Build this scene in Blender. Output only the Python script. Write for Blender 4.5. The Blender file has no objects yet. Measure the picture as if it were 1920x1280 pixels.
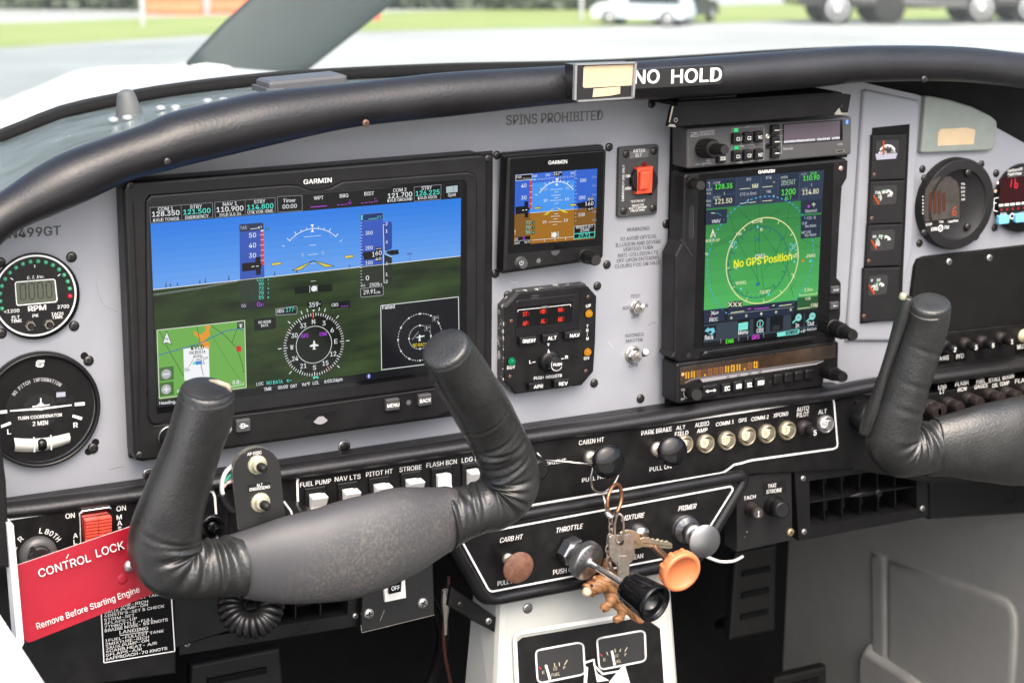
import bpy, bmesh, math, random
from mathutils import Vector, Matrix
random.seed(7)
PI = math.pi
scene = bpy.context.scene
COL = scene.collection

# ------------------------------------------------------------------ camera
FPX = 3484.94                       # focal length in pixels of a 1920 px wide frame
SD, ZC = 1.3, 1.6                   # camera stands 1.3 m behind the instrument panel (plane y = 0)
R0 = (0.88592532, -0.00630977, -0.46378498)
R1 = (-0.11115057, 0.96788452, -0.22548861)
R2 = (0.45031308, 0.25131603, 0.85677207)
CAMP = Vector((0, -SD, ZC))
def wv(r): return Vector((r[0], r[2], -r[1]))
CX, CY, CZ = wv(R0), -wv(R1), -wv(R2)
cam = bpy.data.cameras.new('camera'); camo = bpy.data.objects.new('camera', cam); COL.objects.link(camo)
camo.matrix_world = Matrix(((CX.x, CY.x, CZ.x, CAMP.x), (CX.y, CY.y, CZ.y, CAMP.y), (CX.z, CY.z, CZ.z, CAMP.z), (0, 0, 0, 1)))
cam.sensor_fit = 'HORIZONTAL'; cam.sensor_width = 36; cam.lens = FPX/1920*36
cam.clip_start = 0.05; cam.clip_end = 2000
cam.dof.use_dof = True; cam.dof.focus_distance = 1.42; cam.dof.aperture_fstop = 11
scene.camera = camo

# ------------------------------------------------------------------ sky, sun, exposure
EXPO = 1.8
SUN_EL, SUN_AZ = math.radians(52), math.radians(190)     # bright overcast, from behind and left
world = bpy.data.worlds.new('World'); scene.world = world; world.use_nodes = True
wn = world.node_tree; bg = wn.nodes['Background']
sky = wn.nodes.new('ShaderNodeTexSky'); sky.sky_type = 'NISHITA'; sky.sun_disc = False
sky.sun_elevation = SUN_EL; sky.sun_rotation = SUN_AZ
sky.dust_density = 6; sky.air_density = 1.0; sky.ozone_density = 1.0
wn.links.new(sky.outputs[0], bg.inputs[0]); bg.inputs[1].default_value = 0.12
sl = bpy.data.lights.new('sun', 'SUN'); sl.energy = 0.8; sl.angle = math.radians(75); sl.color = (1, .98, .95)
so = bpy.data.objects.new('sun', sl); COL.objects.link(so)
sd = Vector((math.sin(SUN_AZ)*math.cos(SUN_EL), math.cos(SUN_AZ)*math.cos(SUN_EL), math.sin(SUN_EL)))
so.rotation_euler = sd.to_track_quat('Z', 'Y').to_euler(); so.location = (0, -1, 6)
scene.view_settings.view_transform = 'Standard'; scene.view_settings.look = 'None'
scene.view_settings.gamma = 1; scene.view_settings.use_curve_mapping = False
scene.view_settings.exposure = EXPO

# ------------------------------------------------------------------ helpers: pixels of the photo -> points of the place
def ray(px, py):
    d = ((px-960)/FPX, (py-640)/FPX, 1)
    return Vector((R0[0]*d[0]+R1[0]*d[1]+R2[0], R0[2]*d[0]+R1[2]*d[1]+R2[2], -(R0[1]*d[0]+R1[1]*d[1]+R2[1])))
def P(px, py, y=0.0):
    r = ray(px, py); return CAMP + r*((y+SD)/r.y)
def PX(px, py, X):
    r = ray(px, py); return CAMP + r*(X/r.x)
def MV(px, py, y=0.0):              # metres per photo pixel, measured up and down
    return (P(px, py+1, y)-P(px, py, y)).length
def lin(c):
    c = c/255.0
    return c/12.92 if c <= .04045 else ((c+.055)/1.055)**2.4
def L3(r, g, b): return (lin(r), lin(g), lin(b))

# ------------------------------------------------------------------ materials (all procedural)
MATS = {}
def pm(name, col, rough=.5, metal=0.0, bump=None, var=None, coat=0.0, spec=.5, col2=None, emit=None, estr=0.0, rvar=0.0):
    if name in MATS: return MATS[name]
    m = bpy.data.materials.new(name); m.use_nodes = True; nt = m.node_tree; b = nt.nodes['Principled BSDF']
    b.inputs['Base Color'].default_value = (*col, 1); b.inputs['Roughness'].default_value = rough
    b.inputs['Metallic'].default_value = metal; b.inputs['Specular IOR Level'].default_value = spec
    b.inputs['Coat Weight'].default_value = coat
    tc = nt.nodes.new('ShaderNodeTexCoord')
    if var or rvar:
        n = nt.nodes.new('ShaderNodeTexNoise'); n.inputs['Scale'].default_value = var[0] if var else 40
        n.inputs['Detail'].default_value = 6; n.inputs['Roughness'].default_value = .65
        nt.links.new(tc.outputs['Object'], n.inputs['Vector'])
        if var:
            rp = nt.nodes.new('ShaderNodeValToRGB'); a = var[1]
            c2 = col2 if col2 else tuple(min(1, c*(1+a)) for c in col)
            c1 = col if col2 else tuple(c*(1-a) for c in col)
            rp.color_ramp.elements[0].color = (*c1, 1); rp.color_ramp.elements[1].color = (*c2, 1)
            lo, hi = (var[2], var[3]) if len(var) > 3 else (.3, .7)
            rp.color_ramp.elements[0].position = lo; rp.color_ramp.elements[1].position = hi
            nt.links.new(n.outputs[0], rp.inputs[0]); nt.links.new(rp.outputs[0], b.inputs['Base Color'])
        if rvar:
            mr = nt.nodes.new('ShaderNodeMapRange'); mr.inputs[3].default_value = max(0.02, rough-rvar); mr.inputs[4].default_value = min(1, rough+rvar)
            mr.inputs[1].default_value = .3; mr.inputs[2].default_value = .7
            nt.links.new(n.outputs[0], mr.inputs[0]); nt.links.new(mr.outputs[0], b.inputs['Roughness'])
    if bump:
        n2 = nt.nodes.new('ShaderNodeTexNoise'); n2.inputs['Scale'].default_value = bump[0]; n2.inputs['Detail'].default_value = 4
        nt.links.new(tc.outputs['Object'], n2.inputs['Vector'])
        bp = nt.nodes.new('ShaderNodeBump'); bp.inputs['Strength'].default_value = bump[1]; bp.inputs['Distance'].default_value = bump[2] if len(bump) > 2 else .0005
        nt.links.new(n2.outputs[0], bp.inputs['Height']); nt.links.new(bp.outputs[0], b.inputs['Normal'])
    if emit:
        b.inputs['Emission Color'].default_value = (*emit, 1); b.inputs['Emission Strength'].default_value = estr
    MATS[name] = m; return m
ES = 2**(-EXPO)
def em(r, g, b, k=1.0):             # a lit pixel of a display that shows as this colour
    return pm('lit_%d_%d_%d' % (r, g, b), (.004, .004, .004), .16, spec=.2, emit=L3(r, g, b), estr=ES*k)

M_panel = pm('grey_panel_paint', (.25, .26, .288), .48, bump=(260, .1, .0004), var=(11, .07), rvar=.1)
M_bp = pm('black_plastic', (.0065, .0063, .0066), .42, spec=.32, bump=(1500, .12, .0003), var=(30, .3), rvar=.08)
M_bs = pm('black_satin', (.007, .0068, .0073), .32, spec=.35, bump=(700, .08, .0003), var=(25, .3), rvar=.08)
M_bg = pm('black_gloss', (.004, .004, .0045), .08, spec=.35)
M_bm = pm('black_matt', (.0045, .0044, .0046), .75, spec=.2, var=(40, .35))
M_bk = pm('black_enamel', (.0058, .0056, .0058), .4, spec=.32, var=(60, .4), rvar=.1, bump=(500, .08, .0003))
M_screw = pm('black_oxide_screw', (.06, .055, .053), .3, .85)
M_steel = pm('steel_screw', (.55, .54, .52), .3, .9, var=(300, .2))
M_rust = pm('rusty_screw', (.16, .09, .06), .5, .6, var=(500, .5))
M_alu = pm('aluminium', (.42, .42, .425), .3, 1.0, var=(90, .03))
M_chrome = pm('chrome', (.75, .74, .73), .14, 1.0)
M_worn = pm('worn_alloy', (.5, .47, .4), .36, .9, var=(150, .18))
M_white = pm('white_lettering', (.72, .72, .7), .5, var=(220, .12))
M_line = pm('white_line_paint', (.76, .76, .75), .45, var=(90, .08))
M_grey = pm('grey_lettering', (.34, .34, .34), .5)
M_dark = pm('dark_lettering', (.035, .035, .04), .5, var=(300, .3))
M_fade = pm('faded_dark_lettering', (.1, .098, .1), .5, var=(200, .3))
M_leather = pm('black_leather', (.016, .0165, .0165), .37, bump=(650, .28, .0006), var=(40, .35), rvar=.07)
M_tan = pm('beige_label_tape', (.5, .38, .24), .5, var=(60, .1))
M_red = pm('red_placard', (.29, .007, .02), .42, var=(12, .12), bump=(22, .3, .003))
M_orange = pm('orange_plastic', (.66, .19, .075), .35, var=(60, .06))
M_rock = pm('white_rocker', (.82, .8, .76), .35, var=(100, .04))

# ------------------------------------------------------------------ mesh builder
def offset_poly(xz, d):
    n = len(xz); A = sum(xz[i][0]*xz[(i+1) % n][1]-xz[(i+1) % n][0]*xz[i][1] for i in range(n)); s = 1 if A > 0 else -1
    out = []
    for i in range(n):
        p0, p1, p2 = Vector(xz[i-1]), Vector(xz[i]), Vector(xz[(i+1) % n])
        e1, e2 = (p1-p0), (p2-p1)
        if e1.length < 1e-9: e1 = e2
        if e2.length < 1e-9: e2 = e1
        e1.normalize(); e2.normalize()
        n1, n2 = Vector((-e1.y, e1.x))*s, Vector((-e2.y, e2.x))*s
        m = n1+n2
        if m.length < 1e-6: m = n1.copy()
        m.normalize(); k = max(.35, m.dot(n1))
        q = p1+m*(d/k); out.append((q.x, q.y))
    return out
FONT_CACHE = {}
try:                                  # Blender's own bundled sans serif; else the builtin one
    import os
    SANS = bpy.data.fonts.load(os.path.join(bpy.utils.resource_path('LOCAL'), 'datafiles', 'fonts', 'Inter.woff2'))
except Exception:
    SANS = None
def glyphs(s, bold):
    key = (s, bold)
    if key in FONT_CACHE: return FONT_CACHE[key]
    cu = bpy.data.curves.new('t', 'FONT'); cu.body = s; cu.resolution_u = 3; cu.offset = bold
    if SANS: cu.font = SANS
    o = bpy.data.objects.new('t', cu); me = bpy.data.meshes.new_from_object(o)
    vs = [(v.co.x, v.co.y) for v in me.vertices]; fs = [tuple(p.vertices) for p in me.polygons]
    bpy.data.objects.remove(o); bpy.data.curves.remove(cu); bpy.data.meshes.remove(me)
    FONT_CACHE[key] = (vs, fs); return vs, fs
_h = glyphs('H', 0)[0]; CAPH = max(v[1] for v in _h)-min(v[1] for v in _h)

class MB:
    def __init__(s, z=(0, 0, 1), y=0.0):
        s.v = []; s.f = []; s.mi = []; s.sm = []; s.mats = []; s.z = z; s.y = y; s.lay = .00012; s.marks = []
    def mid(s, m):
        if m not in s.mats: s.mats.append(m)
        return s.mats.index(m)
    def q(s, x, y): return (s.z[0]+x/s.z[2], s.z[1]+y/s.z[2])
    def W(s, x, y, l=0): px, py = s.q(x, y); return P(px, py, s.y-l*s.lay)
    def xz(s, pts, y=None):
        y = s.y if y is None else y; out = []
        for a in pts:
            px, py = s.q(*a); w = P(px, py, y); out.append((w.x, w.z))
        return out
    def face(s, pts, m, sm=False):
        b = len(s.v); s.v.extend(Vector(p) for p in pts); s.f.append(tuple(range(b, b+len(pts)))); s.mi.append(s.mid(m)); s.sm.append(sm)
    # ---- flat drawing on the plane y (zoom pixels)
    def poly(s, pts, m, l=0): s.face([s.W(x, y, l) for x, y in pts], m)
    def rect(s, x0, y0, x1, y1, m, l=0):
        a, b = s.W(x0, y0, l), s.W(x1, y1, l)
        s.face([a, Vector((b.x, a.y, a.z)), b, Vector((a.x, a.y, b.z))], m)
    def frame(s, x0, y0, x1, y1, w, m, l=0):
        a, b = s.W(x0, y0, l), s.W(x1, y1, l); t = w/s.z[2]*MV(*s.q(x0, y0), s.y)
        Y = a.y
        def r(xa, za, xb, zb): s.face([(xa, Y, za), (xb, Y, za), (xb, Y, zb), (xa, Y, zb)], m)
        r(a.x, a.z, b.x, a.z-t); r(a.x, b.z+t, b.x, b.z); r(a.x, a.z-t, a.x+t, b.z+t); r(b.x-t, a.z-t, b.x, b.z+t)
    def line(s, pts, w, m, l=0, dash=None):
        ws = [s.W(x, y, l) for x, y in pts]; h = w/s.z[2]*MV(*s.q(*pts[0]), s.y)/2
        for a, b in zip(ws, ws[1:]):
            d = (b-a); Ln = d.length
            if Ln < 1e-7: continue
            d /= Ln; n = Vector((-d.z, 0, d.x))*h
            if dash:
                t = 0
                while t < Ln:
                    p, e = a+d*t, a+d*min(Ln, t+dash[0]); s.face([p+n, e+n, e-n, p-n], m); t += dash[0]+dash[1]
            else: s.face([a+n, b+n, b-n, a-n], m)
    def cr(s, x, y, l=0): px, py = s.q(x, y); return P(px, py, s.y-l*s.lay), MV(px, py, s.y)/s.z[2]
    def circ(s, x, y, r, m, l=0, seg=28):
        c, k = s.cr(x, y, l); s.face([c+Vector((math.cos(2*PI*i/seg), 0, math.sin(2*PI*i/seg)))*r*k for i in range(seg)], m)
    def ring(s, x, y, r0, r1, m, l=0, a0=0, a1=360, seg=48, dash=False):
        c, k = s.cr(x, y, l)
        for i in range(seg):
            if dash and i % 2: continue
            t0, t1 = math.radians(a0+(a1-a0)*i/seg), math.radians(a0+(a1-a0)*(i+1)/seg)
            d0, d1 = Vector((math.cos(t0), 0, math.sin(t0))), Vector((math.cos(t1), 0, math.sin(t1)))
            s.face([c+d0*r0*k, c+d1*r0*k, c+d1*r1*k, c+d0*r1*k], m)
    def ticks(s, x, y, r0, r1, angs, w, m, l=0):
        c, k = s.cr(x, y, l)
        for a in angs:
            t = math.radians(a); d = Vector((math.cos(t), 0, math.sin(t))); n = Vector((-d.z, 0, d.x))*w*k/2
            s.face([c+d*r0*k+n, c+d*r1*k+n, c+d*r1*k-n, c+d*r0*k-n], m)
    def pol(s, x, y, r, a, l=0):
        c, k = s.cr(x, y, l); t = math.radians(a); return c+Vector((math.cos(t), 0, math.sin(t)))*r*k
    def text3(s, t, A, ux, uy, m, bold=.0, fit=None):   # ux: unit vector along, fit: width; uy: vector of cap height
        vs, fs = glyphs(t, 0.0)
        if not vs: return
        x0 = min(v[0] for v in vs); x1 = max(v[0] for v in vs); k = fit/max(1e-6, x1-x0)
        s.marks.append((len(s.v), len(s.f)))
        mi = s.mid(m); nr = ux.cross(uy).normalized()*.000012; hb = bold*uy.length*1.15
        for j, (dx, dz) in enumerate(((0, 0), (-1, -.5), (1, .5), (-1, .5), (1, -.5)) if bold > .018 else ((-1, 0), (1, 0)) if bold > 0 else ((0, 0),)):   # struck twice or more for weight
            b = len(s.v); A2 = A+ux*dx*hb+uy.normalized()*dz*hb+nr*j
            s.v.extend(A2+ux*((v[0]-x0)*k)+uy*(v[1]/CAPH) for v in vs)
            for f in fs: s.f.append(tuple(i+b for i in f)); s.mi.append(mi); s.sm.append(False)
    def text(s, t, x0, y0, x1, h, m, l=2, bold=.012, y1=None, it=0.0):
        A = s.W(x0, y0, l)
        if y1 is None:
            r = ray(*s.q(x1, y0)); B = s.W(x1, y0, l); B = Vector((B.x, A.y, A.z))
        else: B = s.W(x1, y1, l)
        u = B-A; w = u.length; u.normalize()
        hh = h/s.z[2]*MV(*s.q(x0, y0), s.y); n = Vector((-u.z, 0, u.x))
        if n.z < 0 and abs(u.x) > .3: n = -n
        s.text3(t, A, u, (n+u*it)*hh, m, bold, w)
    def textv(s, t, x0, y0, x1, y1, h, m, l=2, bold=.012):   # along any direction, letters to the left of it
        A, B = s.W(x0, y0, l), s.W(x1, y1, l); u = B-A; w = u.length; u.normalize()
        s.text3(t, A, u, Vector((-u.z, 0, u.x))*h/s.z[2]*MV(*s.q(x0, y0), s.y), m, bold, w)
    def textarc(s, t, x, y, r, a0, a1, h, m, l=2, bold=.012):  # letters along an arc, degrees from a0 to a1
        c, k = s.cr(x, y, l); n = len(t)
        for i, ch in enumerate(t):
            if ch == ' ': continue
            a = math.radians(a0+(a1-a0)*(i+.5)/n); d = Vector((math.cos(a), 0, math.sin(a)))
            tx = Vector((d.z, 0, -d.x)) if a1 < a0 else Vector((-d.z, 0, d.x))
            up = d if a1 < a0 else -d
            wd = abs(math.radians(a1-a0))/n*r*k*(.35 if ch in 'I1' else .78)
            s.text3(ch, c+d*r*k-tx*wd/2, tx, up*h*k, m, bold, wd)
    # ---- solids
    def prism(s, xz, yf, yb, m, bev=0.0, mf=None, seg=3, cap=True):
        n = len(xz); loops = [[(x, yb, z) for x, z in xz]]
        if bev > 0:
            for i in range(seg+1):
                a = PI/2*i/seg; o = offset_poly(xz, bev*(1-math.cos(a))) if i else xz
                loops.append([(x, yf+bev*(1-math.sin(a)), z) for x, z in o])
        else: loops.append([(x, yf, z) for x, z in xz])
        for la, lb in zip(loops, loops[1:]):
            for i in range(n):
                j = (i+1) % n; s.face([la[i], la[j], lb[j], lb[i]], m)
        if cap: s.face(loops[-1], mf or m)
        s.face(loops[0][::-1], m)
    def rr(s, x0, y0, x1, y1, r=0, y=None, seg=4):       # rounded rectangle (zoom pixels) as x,z points
        y = s.y if y is None else y
        px, py = s.q(x0, y0); a = P(px, py, y); px, py = s.q(x1, y1); b = P(px, py, y)
        return rrw(a.x, a.z, b.x, b.z, r/s.z[2]*MV(px, py, y), seg)
    def lathe(s, o, ax, prof, m, seg=28, capa=True, capb=True, sm=True, mf=None):
        o = Vector(o); ax = Vector(ax).normalized(); t = Vector((0, 0, 1)) if abs(ax.z) < .9 else Vector((1, 0, 0))
        e1 = t.cross(ax).normalized(); e2 = ax.cross(e1); loops = []
        for r, h in prof:
            loops.append([o+ax*h+(e1*math.cos(2*PI*i/seg)+e2*math.sin(2*PI*i/seg))*r for i in range(seg)])
        b = len(s.v); mi = s.mid(m)
        for lp in loops: s.v.extend(lp)
        for j in range(len(prof)-1):
            for i in range(seg):
                k = (i+1) % seg; s.f.append((b+j*seg+i, b+j*seg+k, b+(j+1)*seg+k, b+(j+1)*seg+i)); s.mi.append(mi); s.sm.append(sm)
        if capa: s.face(loops[0][::-1], m)
        if capb: s.face(loops[-1], mf or m)
    def tube(s, pts, rad, m, seg=12, flat=1.0, ref=None, cap=True, fn=None, closed=False):
        pts = [Vector(p) for p in pts]; n = len(pts); rad = rad if hasattr(rad, '__len__') else [rad]*n
        b = len(s.v); mi = s.mid(m); e1 = None; arc = 0
        for i in range(n):
            if closed: t = (pts[(i+1) % n]-pts[i-1]).normalized()
            else: t = (pts[min(n-1, i+1)]-pts[max(0, i-1)]).normalized()
            if ref is not None: e1 = ref-t*ref.dot(t)
            elif e1 is None:
                r = Vector((0, 1, 0)) if abs(t.y) < .9 else Vector((1, 0, 0)); e1 = r-t*r.dot(t)
            else: e1 = e1-t*e1.dot(t)
            e1.normalize(); e2 = t.cross(e1)
            if i: arc += (pts[i]-pts[i-1]).length
            for k in range(seg):
                a = 2*PI*k/seg; q = fn(arc, a, i) if fn else 1.0
                s.v.append(pts[i]+(e1*math.cos(a)*flat+e2*math.sin(a))*rad[i]*q)
        rng = n if closed else n-1
        for i in range(rng):
            i2 = (i+1) % n
            for k in range(seg):
                k2 = (k+1) % seg; s.f.append((b+i*seg+k, b+i*seg+k2, b+i2*seg+k2, b+i2*seg+k)); s.mi.append(mi); s.sm.append(True)
        if cap and not closed:
            s.f.append(tuple(b+k for k in range(seg))[::-1]); s.mi.append(mi); s.sm.append(False)
            s.f.append(tuple(b+(n-1)*seg+k for k in range(seg))); s.mi.append(mi); s.sm.append(False)
    def box(s, a, b, m):
        x0, y0, z0 = a; x1, y1, z1 = b
        c = [(x0, y0, z0), (x1, y0, z0), (x1, y1, z0), (x0, y1, z0), (x0, y0, z1), (x1, y0, z1), (x1, y1, z1), (x0, y1, z1)]
        for f in ((0, 3, 2, 1), (4, 5, 6, 7), (0, 1, 5, 4), (1, 2, 6, 5), (2, 3, 7, 6), (3, 0, 4, 7)): s.face([c[i] for i in f], m)
    def build(s, name, parent=None, label=None, cat=None, group=None, kind=None, bevel=0, merge=False, whole=False):
        if name in ('lettering', 'scratch', 'light_sensor', 'bare_metal_corner', 'centre_marks') and parent is not None and not whole: return letters(s, parent, name=name)
        if parent is not None: O = ORG[parent.name]
        elif s.v:
            O = sum(s.v, Vector())/len(s.v)
            if not (label or kind): pass
        me = bpy.data.meshes.new(name); me.from_pydata([v-O for v in s.v], [], s.f)
        for m in s.mats: me.materials.append(m)
        me.polygons.foreach_set('material_index', s.mi); me.polygons.foreach_set('use_smooth', s.sm)
        if merge:
            bm = bmesh.new(); bm.from_mesh(me); bmesh.ops.remove_doubles(bm, verts=bm.verts, dist=1e-6); bmesh.ops.recalc_face_normals(bm, faces=bm.faces); bm.to_mesh(me); bm.free()
        me.update(); o = bpy.data.objects.new(name, me); COL.objects.link(o); ORG[o.name] = O
        if parent is not None: o.parent = parent
        else: o.location = O
        tag(o, label, cat, group, kind)
        if bevel:
            bv = o.modifiers.new('bevel', 'BEVEL'); bv.width = bevel; bv.segments = 2; bv.limit_method = 'ANGLE'; bv.angle_limit = math.radians(45)
        return o
def letters(b, parent, gap=.0075, name='lettering'):   # strings that stand apart become lettering parts of their own
    par = {}
    def find(x):
        while par[x] != x: par[x] = par[par[x]]; x = par[x]
        return x
    cells = {}
    for n, f in enumerate(b.f):
        xs = [b.v[i] for i in f]; x0, x1 = min(v.x for v in xs), max(v.x for v in xs); z0, z1 = min(v.z for v in xs), max(v.z for v in xs)
        for cx in range(int(x0//gap), int(x1//gap)+1):
            for cz in range(int(z0//gap), int(z1//gap)+1): par.setdefault((cx, cz), (cx, cz)); cells.setdefault(n, []).append((cx, cz))
    for n, cl in cells.items():
        for c in cl[1:]: par[find(c)] = find(cl[0])
    for c in list(par):
        for d in ((1, 0), (0, 1), (1, 1), (1, -1)):
            e = (c[0]+d[0], c[1]+d[1])
            if e in par: par[find(e)] = find(c)
    grp = {}
    for n, cl in cells.items(): grp.setdefault(find(cl[0]), []).append(n)
    for fs in grp.values():
        c = MB(); mp = {}; c.mats = list(b.mats)
        for n in fs:
            t = []
            for i in b.f[n]:
                if i not in mp: mp[i] = len(c.v); c.v.append(b.v[i])
                t.append(mp[i])
            c.f.append(tuple(t)); c.mi.append(b.mi[n]); c.sm.append(b.sm[n])
        c.build(name, parent, whole=True)
ORG = {}
def rrw(x0, z0, x1, z1, r, seg=4):
    if x0 > x1: x0, x1 = x1, x0
    if z0 < z1: z0, z1 = z1, z0
    r = min(r, (x1-x0)/2.01, (z0-z1)/2.01)
    if r <= 0: return [(x0, z0), (x1, z0), (x1, z1), (x0, z1)]
    out = []
    for cx, cz, a in ((x1-r, z0-r, 90), (x1-r, z1+r, 0), (x0+r, z1+r, -90), (x0+r, z0-r, -180)):
        for i in range(seg+1):
            t = math.radians(a-90*i/seg); out.append((cx+r*math.cos(t), cz+r*math.sin(t)))
    return out
def tag(o, label=None, cat=None, group=None, kind=None):
    if label: o['label'] = label
    if cat: o['category'] = cat
    if group: o['group'] = group
    if kind: o['kind'] = kind
def thing(name, label, cat, loc, group=None):
    o = bpy.data.objects.new(name, None); COL.objects.link(o); o.location = loc; o.empty_display_size = .02
    ORG[o.name] = Vector(loc); tag(o, label, cat, group); return o
def inst(name, mesh, loc, parent=None, scale=1, rot=None):
    o = bpy.data.objects.new(name, mesh); COL.objects.link(o); L = Vector(loc); ORG[o.name] = L
    if parent is not None: o.parent = parent; o.location = L-ORG[parent.name]
    else: o.location = L
    o.scale = (scale,)*3
    if rot is not None: o.rotation_euler = rot
    return o
def proto_mesh(fn, name):
    mb = MB(); fn(mb); me = bpy.data.meshes.new(name); me.from_pydata(mb.v, [], mb.f)
    for m in mb.mats: me.materials.append(m)
    me.polygons.foreach_set('material_index', mb.mi); me.polygons.foreach_set('use_smooth', mb.sm); me.update(); return me
def _screw(m, dk):
    def f(b):
        b.lathe((0, 0, 0), (0, -1, 0), [(1, -.2), (1, .1), (.93, .22), (.72, .34), (.4, .4)], m, 20, capa=False)
        for a in (.3, .3+PI/2):       # cross slot, standing a hair proud of the head so it reads
            d = Vector((math.cos(a), 0, math.sin(a)))*.6; n = Vector((-math.sin(a), 0, math.cos(a)))*.13; y = Vector((0, -.405-(a > 1)*.004, 0))
            b.face([y+d+n, y+d-n, y-d-n, y-d+n], dk)
    return f
M_slot = pm('slot_dark', (.004, .004, .004), .8)
SC_BLK = proto_mesh(_screw(M_screw, M_slot), 'screw_black')
SC_STL = proto_mesh(_screw(M_steel, M_slot), 'screw_steel')
SC_RST = proto_mesh(_screw(M_rust, M_slot), 'screw_rust')
def screw(px, py, y, rpx, parent, me=None, name='screw'):
    return inst(name, me or SC_BLK, P(px, py, y), parent, rpx*MV(px, py, y), (0, random.uniform(0, 1.5), 0))
A1 = (0, 0, 2.977); A2 = (640, 0, 2.977); A3 = (1280, 0, 2.977); A4 = (0, 420, 4); A5 = (220, 280, 4); A6 = (560, 280, 4); A7 = (220, 540, 4); A8 = (560, 540, 4)
B1 = (920, 190, 3.878); B2 = (920, 500, 4.572); B3 = (1240, 160, 4.74); B4 = (1240, 300, 3.765); B5 = (1240, 560, 4.2675); B6 = (1580, 150, 3.879); B7 = (1580, 460, 2.909); B8 = (0, 640, 4.923)
C1 = (0, 840, 2.908); C2 = (220, 680, 4); C3 = (220, 980, 3); C4 = (540, 780, 4.267); C5 = (980, 740, 4.267); C6 = (840, 900, 3.31); C7 = (1360, 840, 2.909); C8 = (780, 600, 3.2)
NOZ = (0, 0, 1)
def Q(z, x, y): return (z[0]+x/z[2], z[1]+y/z[2])
# ================================================================== OUTDOORS
g_cam = Vector((-.0063, math.cos(math.radians(12.1)), math.sin(math.radians(12.1))))
GD = Vector((R0[0]*g_cam.x+R1[0]*g_cam.y+R2[0]*g_cam.z, R0[2]*g_cam.x+R1[2]*g_cam.y+R2[2]*g_cam.z, -(R0[1]*g_cam.x+R1[1]*g_cam.y+R2[1]*g_cam.z))).normalized()
UP = -GD; EYE = 2.6
FW = (-CZ-UP*(-CZ).dot(UP)).normalized(); RT = FW.cross(UP)
def G(px, py, h=0.0):               # a point of the apron (h metres above it) seen at this pixel
    r = ray(px, py); return CAMP+r*((EYE-h)/r.dot(GD))
def GW(a, b, c=0.0): return CAMP+RT*a+FW*b+UP*(c-EYE)   # metres right, ahead, up
M_apron = pm('pale_concrete', (.36, .375, .355), .85, var=(.12, .16), bump=(3, .2, .01))
M_asph = pm('grey_asphalt', (.27, .295, .285), .85, var=(.3, .15))
M_grass = pm('grass_green', (.2, .28, .06), .9, var=(.25, .35), col2=(.3, .34, .12))
M_hedge = pm('hedge_leaves', (.05, .07, .045), .8, var=(2, .5), col2=(.1, .13, .085))
b = MB()
b.face([GW(-400, -60), GW(400, -60), GW(400, 900), GW(-400, 900)], M_apron); b.build('apron', kind='structure')
b = MB()
def strip(pa, pb, lift):            # strip of ground between two pixel polylines
    for (a0, a1), (c0, c1) in zip(zip(pa, pa[1:]), zip(pb, pb[1:])):
        b.face([G(*a0, lift), G(*a1, lift), G(*c1, lift), G(*c0, lift)], b.cur)
b.cur = M_grass
strip([(-500, 103), (0, 90), (380, 66), (640, 60), (1130, 50), (1500, 38), (2600, 34)], [(-500, 46), (0, 44), (380, 31), (640, 25), (1130, 15), (1500, 8), (2600, 4)], .012)
b.build('grass', kind='structure')
b = MB(); b.cur = M_asph
strip([(-700, 215), (-100, 190), (150, 180), (300, 122), (420, 96)], [(-700, 112), (-100, 100), (150, 85), (300, 78), (420, 74)], .006)
b.build('taxiway', kind='structure')
# clipped hedge behind the grass: many leaf faces over an uneven core
def hedge(name, a0, a1, dist, hgt, label):
    b = MB(); rnd = random.Random(3); n = 60
    for i in range(n):
        x = a0+(a1-a0)*(i+.5)/n; h = hgt*rnd.uniform(.75, 1.05)
        for k in range(46):
            c = GW(x+rnd.uniform(-1, 1)*(a1-a0)/n, dist+rnd.uniform(-.9, .9), rnd.uniform(.05, h)); s = rnd.uniform(.18, .4)
            d = Vector((rnd.gauss(0, 1), rnd.gauss(0, 1), rnd.gauss(0, 1))).normalized(); e = d.orthogonal().normalized()*s; f = d.cross(e)
            b.face([c+e, c+f, c-e, c-f], M_hedge)
    return b.build(name, label=label, cat='hedge')
hedge('clipped_hedge', -30, -13.4, 72, 2.4, 'dark clipped hedge beyond the grass at the far left')
hedge('clipped_hedge', -5, 3.4, 75, 2.2, 'grey green hedge behind the grass in the middle distance')
# orange water filled barriers
M_barr = pm('orange_barrier_plastic', (.85, .15, .05), .5, var=(1.5, .1))
def barrier(px, py, w, label):
    base = G(px, py); t = thing('road_barrier', label, 'barrier', base, 'orange barriers on the far side of the grass')
    b = MB(); prof = [(-.28, 0), (-.28, .18), (-.14, .42), (-.1, .85), (.1, .85), (.14, .42), (.28, .18), (.28, 0)]
    for s0 in (-w/2, w/2):
        b.face([base+RT*s0+FW*x+UP*z for x, z in prof], M_barr)
    for (x, z), (x2, z2) in zip(prof, prof[1:]): b.face([base+RT*(-w/2)+FW*x+UP*z, base+RT*(w/2)+FW*x+UP*z, base+RT*(w/2)+FW*x2+UP*z2, base+RT*(-w/2)+FW*x2+UP*z2], M_barr)
    b.build('body', t)
    for k in (-.3, .3):
        c = MB(); c.lathe(base+RT*k*w+UP*.85, UP, [(.09, 0), (.09, .05), (.06, .07)], M_barr, 14); c.build('filler_cap', t)
barrier(328, 28, 2.0, 'orange plastic road barrier, the more distant left one of two')
barrier(452, 26, 2.2, 'orange plastic road barrier next to the propeller blade')
b = MB(); o = G(706, 38)
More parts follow.
